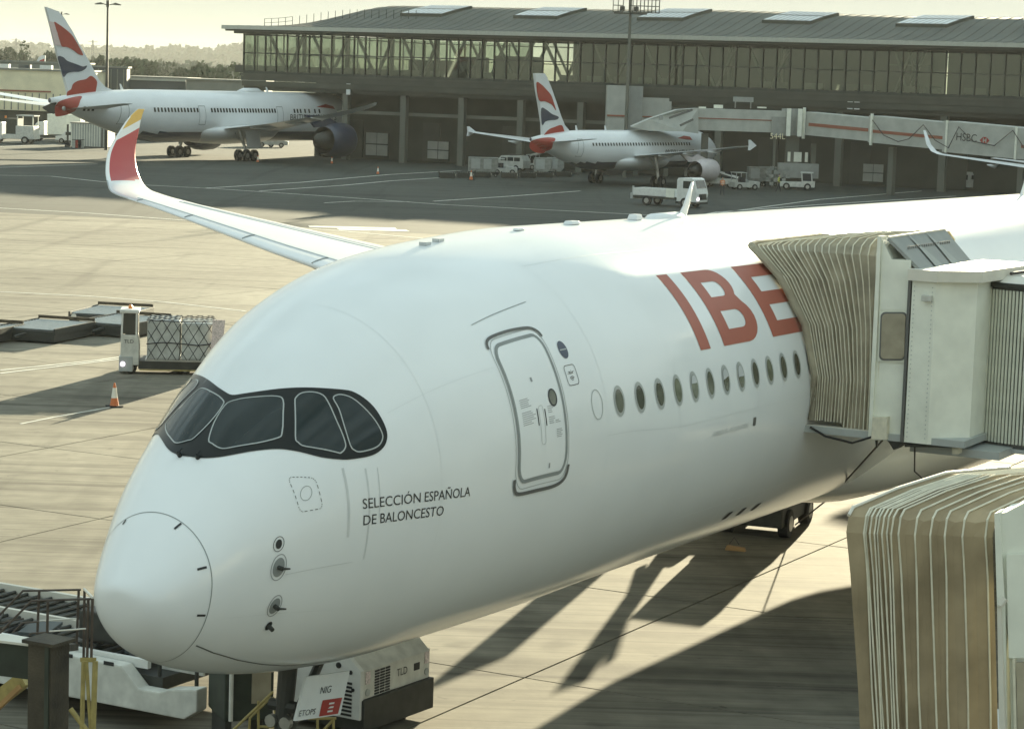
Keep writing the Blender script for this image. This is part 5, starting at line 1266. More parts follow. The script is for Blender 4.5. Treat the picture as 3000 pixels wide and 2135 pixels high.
# ------------------------------------------------------------------ near boarding bridges
CT, ST = math.cos(TH), math.sin(TH)
def loc_a(px, py, a):
    """pixel -> (s, z) on the plane a = const of the big airliner's frame"""
    A = np.array([CT, ST]); S_ = np.array([-ST, CT]); O = np.array([NX, NY]); d = ray(px, py)
    k = (a-(CAM[:2]-O)@A)/(d[:2]@A); P = CAM+d*k; return float((P[:2]-O)@S_), float(P[2])
BO = (19.4, -6.0)
br = thing('boarding_bridge', 'near boarding bridge docked to the big airliner with ribbed brown canopy and white windowed cab', 'boarding bridge', (NX+BO[0]*CT-BO[1]*ST, NY+BO[0]*ST+BO[1]*CT, 0), TH)
def q3(a, s, z): return (a-BO[0], s-BO[1], z)
AF0, AR0, ZT, ZB, SEF = 17.32, 21.3, 7.96, 4.62, -4.28
def hoop(t, lift=0.):
    """one canopy hoop from bottom front over the roof to bottom rear; t 0 at the skin, 1 at the cab frame"""
    out = []
    prof = [(AF0, ZB+(.02 if t > .5 else .10)), (AF0, 5.5), (AF0, 6.4), (AF0, 7.2), (AF0+.03, 7.68), (AF0+.16, 7.86), (AF0+.45, ZT), (AF0+1.4, ZT+.05), (AR0-1.4, ZT+.05), (AR0-.45, ZT), (AR0-.1, 7.8), (AR0, 7.2), (AR0, 6.2), (AR0, ZB)]
    for i, (a, z) in enumerate(prof):
        zs = min(z, 7.82) if t < 1 else z
        ss = -math.sqrt(max(.5, 3.03**2-(min(z, 7.75)-5.2)**2))-.02
        zz = (min(z, 7.70)*(1-t)+z*t); zz = zz+.05*math.sin(math.pi*t)*(1 if z > 7.9 else 0)
        s = ss+(SEF-ss)*t
        aa_ = a-(lift if a < 19.3 else -lift) + (0 if z < 7.9 else 0)
        jx = .012*math.sin(37*t+i*2.3)+.010*math.sin(91*t+i*1.1)
        out.append((aa_+jx, s+jx*.6, zz+(lift if z > 7.7 else 0)+jx*.5))
    return out
nh = 23
ts = [(k/nh)**1.45 for k in range(nh+1)]
V = []; F = []; rows = []
for k in range(nh):
    rows.append(hoop(ts[k], 0)); rows.append(hoop((ts[k]+ts[k+1])/2, -.045*min(1, (ts[k+1]-ts[k])*12)))
rows.append(hoop(1, 0)); np_ = len(rows[0])
for r_ in rows: V += [q3(*p) for p in r_]
for i in range(len(rows)-1):
    for k in range(np_-1): F.append((i*np_+k, i*np_+k+1, (i+1)*np_+k+1, (i+1)*np_+k))
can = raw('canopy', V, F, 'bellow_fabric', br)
for k in range(1, nh+1): m = MB(); m.tube([q3(*p) for p in hoop(ts[k], .012)], .011, 5); m.build('canopy_rib', 'bellow_rib', can)
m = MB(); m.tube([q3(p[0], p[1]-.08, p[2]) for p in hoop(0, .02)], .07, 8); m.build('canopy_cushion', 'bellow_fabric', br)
def fpoly(name, pxs, a0, depth, material, parent, lift=0.):
    P = [loc_a(x, y, a0) for x, y in pxs]; n = len(P)
    V = [q3(a0-lift, s, z) for s, z in P]+[q3(a0+depth, s, z) for s, z in P]
    return raw(name, V, tri_poly(P)+[tuple(i+n for i in f)[::-1] for f in tri_poly(P)]+[(i, (i+1) % n, (i+1) % n+n, i+n) for i in range(n)], material, parent)
fpoly('frame_post', [(2571, 692), (2581, 692), (2568, 1000), (2553, 1285), (2543, 1285), (2556, 1000)], 17.24, .3, 'bridge_white', br)
cab = fpoly('cab_wall', [(2581, 697), (2612, 760), (2668, 762), (2662, 930), (2655, 1060), (2650, 1285), (2556, 1283), (2570, 1000)], 17.30, 2.6, 'bridge_white', br)
fr = fpoly('window_frame', [(2576, 912), (2661, 914), (2655, 1062), (2572, 1058)], 17.27, .05, 'bridge_white', br)
def rr_px(x0, y0, x1, y1, r_, sk):
    out = []
    for (cx, cy, t0) in ((x1-r_, y1-r_, 0), (x0+r_, y1-r_, 90), (x0+r_, y0+r_, 180), (x1-r_, y0+r_, 270)):
        for k in range(5): t = R(t0+22.5*k); x = cx+r_*math.cos(t); y = cy+r_*math.sin(t); out.append((x+sk*(y-y0), y))
    return out
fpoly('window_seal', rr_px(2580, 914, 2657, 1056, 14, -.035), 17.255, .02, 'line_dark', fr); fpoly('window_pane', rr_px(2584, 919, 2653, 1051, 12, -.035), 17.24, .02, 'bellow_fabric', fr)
fpoly('roller_blind_box', [(2583, 699), (2612, 760), (2668, 762), (2664, 908), (2577, 908)], 17.285, .03, 'bridge_white', br)
# hood over the cab
H = [(17.3, -4.34, 8.02), (20.4, -4.34, 8.04), (20.1, -5.05, 7.42), (17.35, -5.05, 7.40)]
m = MB(); m.add([q3(*p) for p in H]+[q3(p[0], p[1]+.03, p[2]-.05) for p in H], [(0, 1, 2, 3), (7, 6, 5, 4), (0, 1, 5, 4), (1, 2, 6, 5), (2, 3, 7, 6), (3, 0, 4, 7)])
hood = m.build('hood', 'hood_grey', br)
m = MB(); m.bar(q3(*H[0]), q3(*H[1]), .05, .03); m.build('hood_edge', 'bridge_roof', hood)
for u in (.3, .62):
    m = MB(); p_ = [H[0][c]+(H[1][c]-H[0][c])*u for c in range(3)]; r_ = [H[3][c]+(H[2][c]-H[3][c])*(u+.12) for c in range(3)]; w_ = [H[3][c]+(H[2][c]-H[3][c])*(u-.05) for c in range(3)]
    m.add([q3(p_[0], p_[1]-.02, p_[2]+.02), q3(r_[0], r_[1]-.02, r_[2]+.02), q3(w_[0], w_[1]-.02, w_[2]+.02)], [(0, 1, 2)]); m.build('hood_fold', 'hood_pale', hood)
m = MB()
for k in range(24): a = 17.6+k*.1; m.box(q3(a, -4.60, 7.84), (.02, .015, .05))
m.build('rivets', 'line_dark', hood, kind='stuff')
# corner column, roof plate
P0, P1, P2 = loc_a(2672, 830, 17.2), loc_a(2742, 830, 17.2), loc_a(2800, 830, 17.2); zb = loc_a(2700, 1300, 17.2)[1]; zt_ = loc_a(2735, 826, 17.2)[1]
m = MB(); pl_ = [(17.22, P0[0]), (17.20, P1[0]), (17.75, P2[0]-.22), (19.6, P2[0]-.22), (19.6, P0[0])]
V = [q3(a, s, zb) for a, s in pl_]+[q3(a, s, zt_) for a, s in pl_]; m.add(V, [(4, 3, 2, 1, 0), (5, 6, 7, 8, 9)]+[(i, (i+1) % 5, (i+1) % 5+5, i+5) for i in range(5)]); m.build('corner_column', 'bridge_white', br)
m = MB(); pl_ = [(17.12, P0[0]+.06), (17.10, P1[0]-.04), (17.66, P2[0]-.32), (20.6, P2[0]-.5), (20.6, P0[0]-.2)]
V = [q3(a, s, zt_+.004) for a, s in pl_]+[q3(a, s, zt_+.20) for a, s in pl_]; m.add(V, [(4, 3, 2, 1, 0), (5, 6, 7, 8, 9)]+[(i, (i+1) % 5, (i+1) % 5+5, i+5) for i in range(5)]); m.build('roof_plate', 'bridge_roof', br)
m = MB()
for k in range(34): z = zb+.1+k*(zt_-zb-.2)/33; m.box(q3(17.20, P0[0]-.05, z), (.012, .014, .014)); m.box(q3(17.19, P1[0]+.05, z), (.012, .014, .014))
m.build('rivets', 'frame_grey', br, kind='stuff')
m = MB(); m.box(q3(17.13, P0[0]-.3, zt_-.28), (.12, .16, .1)); m.build('lamp', 'dirty_white', br, bevel=.01)
m = MB(); m.tube([q3(17.22, -4.3, 4.56), q3(17.2, -3.9, 4.40), q3(17.2, -3.4, 4.47), q3(17.22, -3.1, 4.60)], .022, 6); m.build('hose', 'rubber', br)
m = MB(); m.bar(q3(17.24, P0[0]+.05, zb), q3(17.24, P0[0]+.05, zt_), .05); m.build('column_joint', 'line_dark', br)
# slatted round curtain wall of the rotating cab
cc = at(3120, 1000, 43.6); RC = 2.05
ca = (cc[0]-NX)*CT+(cc[1]-NY)*ST; cs = -(cc[0]-NX)*ST+(cc[1]-NY)*CT
zc0, zc1_ = 4.42, 7.22
m = MB(); m.tube([q3(ca, cs, zc0), q3(ca, cs, zc1_)], RC-.06, 64); m.build('curtain_wall', 'line_dark', br, smooth=False)
sl = None
for k in range(190):
    t = 2*math.pi*k/190
    wx, wy = math.cos(t), math.sin(t)
    if sl is None: q = MB(); q.box((0, 0, 0), (.046, .035, zc1_-zc0-.12), taper=1); sl = q.build('slat', 'slat', br, bevel=.012); o = sl
    else: o = share(sl, parent=br)
    o.location = (ca-BO[0]+RC*wx, cs-BO[1]+RC*wy, (zc0+zc1_)/2); o.rotation_euler = (0, 0, t+math.pi/2)
for z, r_, w_, mt in ((zc1_+.02, RC+.06, .08, 'dark_metal'), (zc0-.05, RC+.05, .07, 'frame_grey')):
    m = MB(); m.tube([q3(ca, cs, z-w_/2), q3(ca, cs, z+w_/2)], r_, 64); m.build('curtain_ring', mt, br)
m = MB(); m.tube([q3(ca, cs, zc1_+.06), q3(ca, cs, zc1_+.16)], [RC-.05, RC-.35], 48); m.build('cab_roof', 'bridge_roof', br)
m = MB(); c0 = q3(ca, cs, zc1_+.2); m.tube([(c0[0]-1.6, c0[1]+.6, c0[2]), (c0[0]-.6, c0[1]+.3, c0[2]+.05), (c0[0]+.3, c0[1]-.3, c0[2]), (c0[0]+1.5, c0[1]-.8, c0[2]+.04)], .03, 6); m.tube([(c0[0]-1.2, c0[1]+.9, c0[2]), (c0[0]+1, c0[1]-.2, c0[2]+.02)], .025, 6); m.build('roof_cable', 'cable', br)
# underside, steps box, cables
m = MB(); m.box(q3(19.3, -4.4, ZB-.06), (4.1, 3.0, .12)); m.box(q3(19.6, -5.6, 4.36), (3.9, 1.6, .14)); m.build('platform', 'frame_grey', br)
m = MB(); m.box(q3(17.35, -3.6, ZB-.02), (.12, 1.5, .07)); m.build('bumper', 'bridge_roof', br)
fpoly('control_box', [(2556, 1222), (2598, 1222), (2597, 1288), (2552, 1286)], 17.15, .25, 'bellow_rib', br)
fpoly('bracket', [(2600, 1290), (2662, 1292), (2640, 1303), (2618, 1318)], 17.3, .4, 'dark_metal', br); fpoly('bracket', [(2650, 1300), (2800, 1304), (2800, 1311), (2650, 1309)], 17.3, .6, 'dark_metal', br)
fpoly('foot', [(2788, 1305), (2810, 1305), (2808, 1330), (2790, 1330)], 17.4, .2, 'bellow_rib', br); fpoly('foot', [(2564, 1290), (2570, 1290), (2569, 1312), (2566, 1312)], 17.3, .05, 'dark_metal', br)
cp = loc_a(2585, 1290, 17.4)
m = MB(); g = gp(2330, 1540); ga = ((g[0]-NX)*CT+(g[1]-NY)*ST, -(g[0]-NX)*ST+(g[1]-NY)*CT)
m.tube([q3(17.4, cp[0], cp[1]), q3(17.4+(ga[0]-17.4)*.5, cp[0]+(ga[1]-cp[0])*.5, cp[1]*.47), q3(ga[0], ga[1], .03)], .018, 6); m.build('cable', 'cable', br)
c1 = loc_a(2680, 1305, 17.5); m = MB(); m.tube([q3(17.5, c1[0], c1[1]), q3(17.5, c1[0]-.02, c1[1]-.45), q3(17.6, c1[0]-.2, c1[1]-.62), q3(18.2, c1[0]-1.2, c1[1]-.72), q3(18.8, c1[0]-2.2, c1[1]-.70)], .016, 6); m.build('cable', 'cable', br)
# the tunnel running away from the cab, and its wheeled leg (outside the picture)
m = MB(); m.box(q3(ca-.2, cs-8.5, 5.75), (2.9, 13, 2.7)); m.build('tunnel', 'bridge_white', br)
m = MB(); m.box(q3(ca-.2, cs-6.0, 2.2), (.7, .7, 4.4)); m.box(q3(ca-.2, cs-6.0, .75), (3.6, .8, .5)); m.build('leg', 'dirty_white', br)
for sx in (-1.5, 1.5):
    q = MB(); q.tube([(-.2, 0, 0), (.2, 0, 0)], .55, 16); o = q.build('wheel', 'rubber', br); o.location = q3(ca-.2+sx, cs-6.0, .55)

# second bridge head, nearer the camera at lower right
Y2 = 20.1; b0 = at(2531, 1500, Y2); ZT2 = float(b0[2])
br2 = thing('boarding_bridge', 'nearest boarding bridge head with tall ribbed brown canopy at lower right, not docked', 'boarding bridge', (at(2800, 1500, Y2)[0], Y2+1.5, 0))
o2 = np.array(br2.location)
xs2 = [2531, 2541, 2552, 2562, 2575, 2589, 2600, 2612, 2637, 2681, 2729, 2768, 2825, 2893]
def hoop2(px, t, lift=0., dx=0.):
    X = at(px, 1500, Y2)[0]+dx; ln = .30*(1-t*.3)
    pr = [(X+ln*1.25, Y2+.02, 3.6), (X+ln*.9, Y2, 4.4), (X+ln*.5, Y2, 5.5), (X+ln*.15, Y2, 6.5), (X, Y2+.01, ZT2-.18), (X+.02, Y2+.05, ZT2-.05), (X+.07, Y2+.16, ZT2), (X+.50, Y2+.60, ZT2+.10), (X+1.0, Y2+1.05, ZT2+.18), (X+1.8, Y2+2.2, ZT2+.07), (X+2.3, Y2+3.2, ZT2-.15), (X+2.4, Y2+3.3, 5.5), (X+2.45, Y2+3.3, 3.6)]
    return [(x-o2[0]+.008*math.sin(px*.37+z*2.1), y-o2[1]-(lift if z < ZT2-.1 and y < Y2+.5 else 0)+.012*math.sin(px*.21+z*3.), z+(lift if z > ZT2-.1 else 0)) for x, y, z in pr]
rows = [hoop2(2485, 0, .0), hoop2(2508, 0, .0)]
for k in range(len(xs2)-1):
    t = k/(len(xs2)-1); rows.append(hoop2(xs2[k], t)); g_ = (xs2[k+1]-xs2[k]); rows.append(hoop2((xs2[k]+xs2[k+1])/2, t+.03, -.008 if g_ < 20 else -.018))
rows.append(hoop2(xs2[-1], 1)); rows.append(hoop2(2914, 1)); np_ = len(rows[0]); V = []; F = []
for r_ in rows: V += r_
for i in range(len(rows)-1):
    for k in range(np_-1): F.append((i*np_+k, i*np_+k+1, (i+1)*np_+k+1, (i+1)*np_+k))
can2 = raw('canopy', V, F, 'near_fabric', br2)
for k, px in enumerate(xs2): m = MB(); m.tube(hoop2(px, k/(len(xs2)-1), .008), .0085 if k < 8 else .0095, 5); m.build('canopy_rib', 'bellow_rib', can2)
m = MB(); h_ = hoop2(2485, 0, .01); m.tube(h_[5:10], .016, 6); m.build('canopy_edge', 'bridge_roof', can2)
def w2(px, py, Y): p = at(px, py, Y); return (p[0]-o2[0], p[1]-o2[1], p[2])
def slab2(name, pxs, Y, dep, material, par):
    P = [w2(x, y, Y) for x, y in pxs]; n = len(P); return raw(name, P+[(p[0]+dep*.42, p[1]+dep, p[2]) for p in P], [tuple(range(n)), tuple(range(n, 2*n))[::-1]]+[(i, (i+1) % n, (i+1) % n+n, i+n) for i in range(n)], material, par)
slab2('frame_post', [(2913, 1504), (2927, 1500), (2944, 1775), (2952, 2300), (2936, 2300), (2921, 1775)], 19.95, .2, 'bridge_white', br2)
slab2('frame_post', [(2921, 1775), (2931, 1775), (2951, 2300), (2930, 2300)], 19.88, .06, 'bridge_roof', br2)
q = MB(); p_ = w2(2938, 1762, 19.86); q.tube([(p_[0]-.02, p_[1], p_[2]-.03), (p_[0]+.02, p_[1], p_[2]+.03)], .03, 8); q.build('latch', 'bridge_roof', br2)
slab2('cab_wall', [(2927, 1503), (2948, 1500), (3010, 1468), (3500, 1440), (3500, 2800), (2975, 2800), (2958, 1928)], 20.0, 3.2, 'bridge_white', br2)
slab2('cab_panel', [(2948, 1625), (3400, 1600), (3400, 1925), (2955, 1927)], 19.96, .03, 'bridge_white', br2)
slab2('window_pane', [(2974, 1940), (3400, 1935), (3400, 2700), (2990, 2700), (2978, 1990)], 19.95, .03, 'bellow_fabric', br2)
slab2('window_frame', [(2966, 1930), (2973, 1930), (2990, 2700), (2982, 2700)], 19.93, .06, 'bellow_rib', br2)
m = MB(); m.box((3.2, 3.5, 3.3), (5, 5, .3)); m.build('platform', 'frame_grey', br2); m = MB(); m.box((4.5, 4, 1.65), (.8, .8, 3.3)); m.build('leg', 'dirty_white', br2)

# ------------------------------------------------------------------ rusty steel and stairs at lower left
st = thing('steel_gantry', 'rusty green steel post and beam at the lower left corner', 'steel frame', (at(143, 1890, 24)[0], 24, 0), R(-28))
zt4 = at(143, 1875, 24)[2]
m = MB(); m.box((0, 0, zt4/2), (.29, .29, zt4-.03)); m.build('post', 'rust_steel', st)
m = MB(); m.box((.10, -.152, zt4/2), (.05, .015, zt4-.05)); m.box((-.155, .0, zt4/2), (.015, .05, zt4-.05)); m.build('stiffener', 'green_steel', st)
m = MB(); m.box((0, 0, zt4), (.40, .36, .035)); m.build('cap_plate', 'rust_steel', st)
bm_ = thing('steel_beam', 'thick beam with sunlit white top running off at the lower left corner', 'steel frame', (at(40, 1880, 24.3)[0], 24.3, 0))
pa_, pb_ = at(-300, 1832, 24.6), at(112, 1882, 24.15); oo = np.array(bm_.location)
m = MB(); m.bar(pa_-oo+[0, 0, -.19], pb_-oo+[0, 0, -.19], .16, .36); m.build('web', 'green_steel', bm_)
m = MB(); m.bar(pa_-oo, pb_-oo, .26, .025); m.build('flange', 'bridge_roof', bm_)
stair = thing('access_stair', 'dark tubular handrails of an access stair behind the steel beam', 'handrail', (at(150, 1850, 27)[0], 27.5, 0))
os_ = np.array(stair.location)
def hx(x, y, Y): return at(x/3.733, 1700+y/3.733, Y)-os_
def rail(name, pts, Y, r_=.022, material='brown_rail'):
    m = MB(); m.tube([hx(x, y, Y) for x, y in pts], r_, 7); return m.build(name, material, stair)
YB, YF = 28.2, 27.2
rail('handrail', [(-200, 560), (0, 370), (250, 112), (885, 100)], YB, .014); rail('handrail', [(-60, 640), (20, 550), (345, 220), (995, 200)], YF, .014)
rail('mid_rail', [(430, 440), (850, 415)], YB, .010, 'bridge_roof'); rail('mid_rail', [(540, 555), (940, 525)], YF, .010, 'bridge_roof'); rail('mid_rail', [(20, 465), (110, 440), (260, 415)], YB, .010); rail('mid_rail', [(140, 565), (250, 462), (430, 447)], YF, .011); rail('mid_rail', [(320, 590), (350, 575), (510, 565)], YF, .011)
for x0, x1, y0, y1, Y_ in ((430, 408, 110, 600, YB), (862, 838, 98, 710, YB), (925, 912, 110, 1060, YB), (525, 515, 230, 620, YF), (966, 950, 205, 1060, YF), (1013, 1000, 195, 840, YF)): rail('post', [(x0, y0), (x1, y1)], Y_, .0165)
m = MB(); m.tube([hx(920, 92, YB), hx(1018, 190, YF)], .016, 7); m.build('end_rail', 'bridge_roof', stair)
m = MB(); m.add([hx(x, y, Y_) for x, y, Y_ in ((-300, 640, YF), (760, 700, YF), (860, 690, YB), (-200, 560, YB))]+[hx(x, y, Y_)-np.array([0, 0, .08]) for x, y, Y_ in ((-300, 640, YF), (760, 700, YF), (860, 690, YB), (-200, 560, YB))], [(0, 1, 2, 3), (7, 6, 5, 4), (0, 1, 5, 4), (1, 2, 6, 5), (2, 3, 7, 6)]); m.build('landing', 'rust_steel', stair)
yl = thing('yellow_ladder', 'worn yellow ladder frame beside the rusty post', 'ladder', (at(258, 2000, 26.8)[0], 26.8, 0)); oy = np.array(yl.location)
def yb(pts, w=.05, Y_=26.8, par=yl, oo_=None, mt='yellow_paint', nm='rail'):
    m = MB(); m.tube([at(x/3.733, 1700+y/3.733, Y_)-(oy if oo_ is None else oo_) for x, y in pts], w, 6); m.build(nm, mt, par)
m = MB(); m.add([at(875/3.733, 1700+840/3.733, 26.8)-oy, at(1055/3.733, 1700+840/3.733, 26.8)-oy, at(1052/3.733, 1700+890/3.733, 26.8)-oy, at(878/3.733, 1700+890/3.733, 26.8)-oy], [(0, 1, 2, 3)]); m.build('top_plate', 'yellow_paint', yl)
yb([(915, 880), (905, 1250), (885, 2200)], .028); yb([(1042, 880), (1030, 1250), (1000, 2200)], .034); yb([(945, 880), (970, 1300), (1010, 1900)], .022, nm='brace'); yb([(770, 1400), (940, 1624), (1100, 1850)], .03, nm='brace')
ybm = thing('yellow_brace', 'worn yellow diagonal strut left of the rusty post', 'steel frame', (at(40, 2010, 25.5)[0], 25.5, 0)); ob = np.array(ybm.location)
m = MB(); m.bar(at(-60, 2090, 25.5)-ob, at(76, 1984, 25.2)-ob, .12, .16); m.build('strut', 'yellow_paint', ybm)
m = MB(); m.bar(at(-40, 2105, 25.4)-ob, at(60, 2010, 25.15)-ob, .05, .05); m.build('tube', 'orange_mat', ybm)

# ------------------------------------------------------------------ cargo loader behind the radome
W1, W2 = gp(205, 2040, .35), gp(575, 2112, .35); ld_ang = math.atan2(W2[1]-W1[1], W2[0]-W1[0])
ld = thing('cargo_loader', 'white cargo loader platform with black and white striped rim and roller deck beneath the radome', 'loader', (W2[0], W2[1], 0), ld_ang)
# local x runs towards the right end of the near side beam, y away from the camera
m = MB(); m.prism([(-9, .34), (-.25, .34), (0, .5), (0, .86), (-.55, .78), (-.75, .70), (-1.15, .70), (-1.5, 1.02), (-9, 1.12)], 0, .28); m.build('side_beam', 'dirty_white', ld, bevel=.03)
m = MB(); m.prism([(-9, .34), (-.4, .34), (-.4, .8), (-9, 1.05)], 3.4, 3.6); m.build('side_beam', 'dirty_white', ld)
for k in range(15): m = MB(); m.box((-1.75-k*.42, -.004, 1.02+k*.004), (.2, .012, .06)); m.build('warning_stripe', 'ink', ld)
m = MB(); m.box((-4.9, 1.85, .75), (8, 3.1, .2)); m.build('deck', 'dark_metal', ld)
rl = None
for k in range(26):
    for j in range(2):
        if rl is None: q = MB(); q.tube([(0, -.68, 0), (0, .68, 0)], .035, 8); rl = q.build('roller', 'dark_metal', ld); o = rl
        else: o = share(rl, parent=ld)
        o.location = (-1.5-k*.28, 1.1+j*1.5, .98)
for y in (.34, 1.85, 3.35): m = MB(); m.box((-5, y, 1.02), (7.6, .09, .14)); m.build('guide_rail', 'bridge_roof' if y > .4 else 'white_paint', ld)
for k in range(6): m = MB(); m.box((-1.7-k*1.2, 1.1, 1.06), (.5, .9, .05), .2*k); m.build('deck_tray', 'dark_metal' if k % 2 else 'far_grey', ld)
m = MB()
for k in range(7): m.tube([(-2.2-k*.8, .5, .9), (-1.9-k*.8, .9, 1.15), (-2.4-k*.8, 1.4, 1.0)], .03, 5)
m.build('hose', 'rubber', ld)
m = MB(); m.box((-.9, .8, 1.2), (.9, .05, .7)); m.build('control_panel', 'dirty_white', ld)
for x, y in ((-1.0, .35), (-.45, .6)): m = MB(); m.tube([(x, y, .6), (x, y, 1.95)], .035, 7); m.build('stanchion', 'dark_metal', ld)
for x in (-4.8, -7.8): wheel1(ld, (x, .3, .30), .30, .25); wheel1(ld, (x, 3.3, .30), .30, .25)
m = MB(); m.box((-2.6, 1.0, 1.35), (.8, .5, .5)); m.build('motor_housing', 'dark_metal', ld, bevel=.05)

# ------------------------------------------------------------------ ground power unit by the nose wheel
G0, G1 = gp(1057, 2105, .32), gp(1262, 2032, .32); ga_ = math.atan2(G1[1]-G0[1], G1[0]-G0[0]); GL = math.hypot(*(G1-G0)[:2])
gpu = thing('ground_power_unit', 'white ground power unit trailer with louvred grilles behind the nose wheel', 'power unit', (G0[0], G0[1], 0), ga_)
# local x along the long side seen at right, y away; the short end faces the camera at x = 0
m = MB(); m.prism([(0, .10), (GL, .10), (GL, .62), (0, .62)], -.06, 1.45); m.build('skirt', 'dark_metal', gpu, bevel=.02)
m = MB(); V = []; 
m.prism([(0.0, .62), (1.38, .62), (1.38, 1.12), (1.15, 1.28), (.23, 1.28), (.0, 1.08)], .04, GL-.06, axis='x'); body_g = m.build('housing', 'dirty_white', gpu, bevel=.02)
m = MB(); m.prism([(-.01, .30), (1.39, .30), (1.39, 1.12), (1.16, 1.30), (.22, 1.30), (-.01, 1.10)], -.05, .05, axis='x'); m.build('end_panel', 'white_paint', gpu, bevel=.015)
for k in range(9): m = MB(); m.box((-.056, .30, .36+k*.065), (.012, .30 if k > 1 else .3, .035)); m.build('louvre', 'ink', gpu)
for y, z, r_ in ((.42, 1.14, .05), (.18, 1.06, .035), (.13, .78, .03)): m = MB(); m.tube([(-.062, y, z), (-.05, y, z)], r_, 12); m.build('socket', 'ink', gpu)
for i in range(3):
    for k in range(9): m = MB(); m.box((.42+i*.15, -.006, .66+k*.046), (.12, .014, .030)); m.build('louvre', 'ink', gpu)
text('lettering', 'TLD', .13, lambda x, y: (.98+x, -.008, .82+y), 'ink', gpu, width=.3)
for x, z in ((.16, .96), (GL-.16, .98)): m = MB(); m.box((x, -.004, z), (.12, .02, .2)); m.build('lamp', 'reflector', gpu); m = MB(); m.tube([(x, .0, z-.24), (x, -.02, z-.24)], .06, 12); m.build('round_lamp', 'frame_grey', gpu)
m = MB(); m.box((GL-.45, -.004, .88), (.16, .012, .12)); m.build('vent', 'ink', gpu)
m = MB(); m.box((GL-.02, .7, .86), (.05, 1.30, .46)); m.build('end_panel', 'dirty_white', gpu)
for x in (.5, GL-.5):
    for y in (.15, 1.25): wheel1(gpu, (x, y+.1, .2), .2, .2)
# small steps and stands in yellow tube round the nose gear
def tube_stand(label, segs, Y_, group='yellow tube stands round the nose wheel'):
    c = at(np.mean([p[0] for s_ in segs for p in s_]), 2100, Y_); t = thing('wheel_stand', label, 'stand', (c[0], Y_, 0), 0, group); oc = np.array(t.location)
    for s_ in segs: m = MB(); m.tube([at(x, y, Y_+(dy[0] if dy else 0))-oc for x, y, *dy in s_], .022, 6); m.build('tube', 'yellow_paint', t)
tube_stand('yellow tube steps left of the nose wheel strut', [[(684, 2136), (800, 2025)], [(684, 2136), (700, 2160)], [(730, 2136), (732, 2102), (790, 2045), (804, 2044)], [(757, 2052), (757, 2200)], [(806, 2052), (806, 2200)], [(757, 2127), (806, 2129)], [(822, 2065), (822, 2120)]], 35.5)
tube_stand('yellow tube stand under the open nose gear door', [[(902, 2103), (985, 2103)], [(930, 2103), (930, 2220)], [(977, 2100), (977, 2220)], [(937, 2150), (975, 2108)], [(930, 2180), (977, 2180)]], 34.5)
bx = thing('equipment_box', 'dark olive service unit standing under the nose left of the wheel strut', 'service unit', (at(705, 2040, 37)[0], 37, 0), R(22))
m = MB(); m.box((0, 0, 1.05), (.78, 1.0, .95)); m.build('housing', 'green_steel', bx, bevel=.03); m = MB(); m.tube([(-.30, -.53, .6), (-.30, -.53, 1.5)], .035, 8); m.build('pipe', 'dirty_white', bx)
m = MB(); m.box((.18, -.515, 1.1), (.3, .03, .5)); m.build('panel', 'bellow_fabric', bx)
for x in (-.3, .3):
    m = MB(); m.box((x, 0, .29), (.1, .8, .58)); m.build('leg', 'dark_metal', bx)

# ------------------------------------------------------------------ cones
def cone(px, py, label, h_, Y=None):
    p = gp(px, py); t = thing('traffic_cone', label, 'cone', (p[0], p[1], .002), random.uniform(0, 1), 'traffic cones on the apron'); k = h_/.75
    m = MB(); m.box((0, 0, .02*k), (.42*k, .42*k, .04*k)); m.build('base', 'orange_cone' if h_ < .5 else 'rubber', t)
    m = MB(); m.tube([(0, 0, .04*k), (0, 0, .28*k)], [.14*k, .10*k], 16); m.tube([(0, 0, .60*k), (0, 0, .75*k)], [.055*k, .025*k], 16); m.build('cone_body', 'orange_cone', t, smooth=False)
    m = MB(); m.tube([(0, 0, .28*k), (0, 0, .60*k)], [.102*k, .057*k], 16); m.build('reflective_band', 'cone_band', t)
cone(335, 1191, 'orange traffic cone with pale band standing alone near the cargo transporter', .74)
cone(755, 476, 'small cone beside the wheels of the large parked airliner', .8); cone(972, 480, 'small cone below the engine of the large parked airliner', .8); cone(1107, 511, 'small cone on open tarmac right of the wing tip', .8); cone(1380, 528, 'small cone in front of the row of low dollies', 1.)

# ------------------------------------------------------------------ cargo transporter with netted pallet
T0 = gp(352, 1096)
tr = thing('cargo_transporter', 'white tall-cab cargo transporter with amber beacon, its headlamp lit', 'transporter', (T0[0], T0[1], 0), R(6))
def TPx(px, py, Y=83.): p = at(px, py, Y); return p
m = MB(); m.prism([(0, .32), (.62, .32), (.62, 1.0), (.55, 1.36), (.0, 1.36)], 0, 1.0); m.build('cab_body', 'dirty_white', tr, bevel=.03)
m = MB(); m.prism([(-.05, .1), (.42, .1), (.42, .62), (-.05, .62)], -.03, .9); m.build('bumper', 'frame_grey', tr, bevel=.02)
for x in (.03, .53):
    for y in (.03, .95): m = MB(); m.bar((x, y, 1.36), (x+(.03 if x < .1 else -.0), y, 2.12), .06); m.build('cab_pillar', 'white_paint', tr)
m = MB(); m.box((.29, .49, 2.17), (.66, 1.08, .12)); m.build('cab_roof', 'white_paint', tr, bevel=.03)
m = MB(); m.box((.29, .03, 1.74), (.44, .02, .70)); m.box((.57, .49, 1.74), (.02, .86, .70)); m.box((.03, .49, 1.74), (.02, .86, .7)); m.build('cab_window', 'veh_glass', tr)
m = MB(); m.box((.3, .5, 1.55), (.3, .4, .4)); m.build('seat', 'dark_cloth', tr)
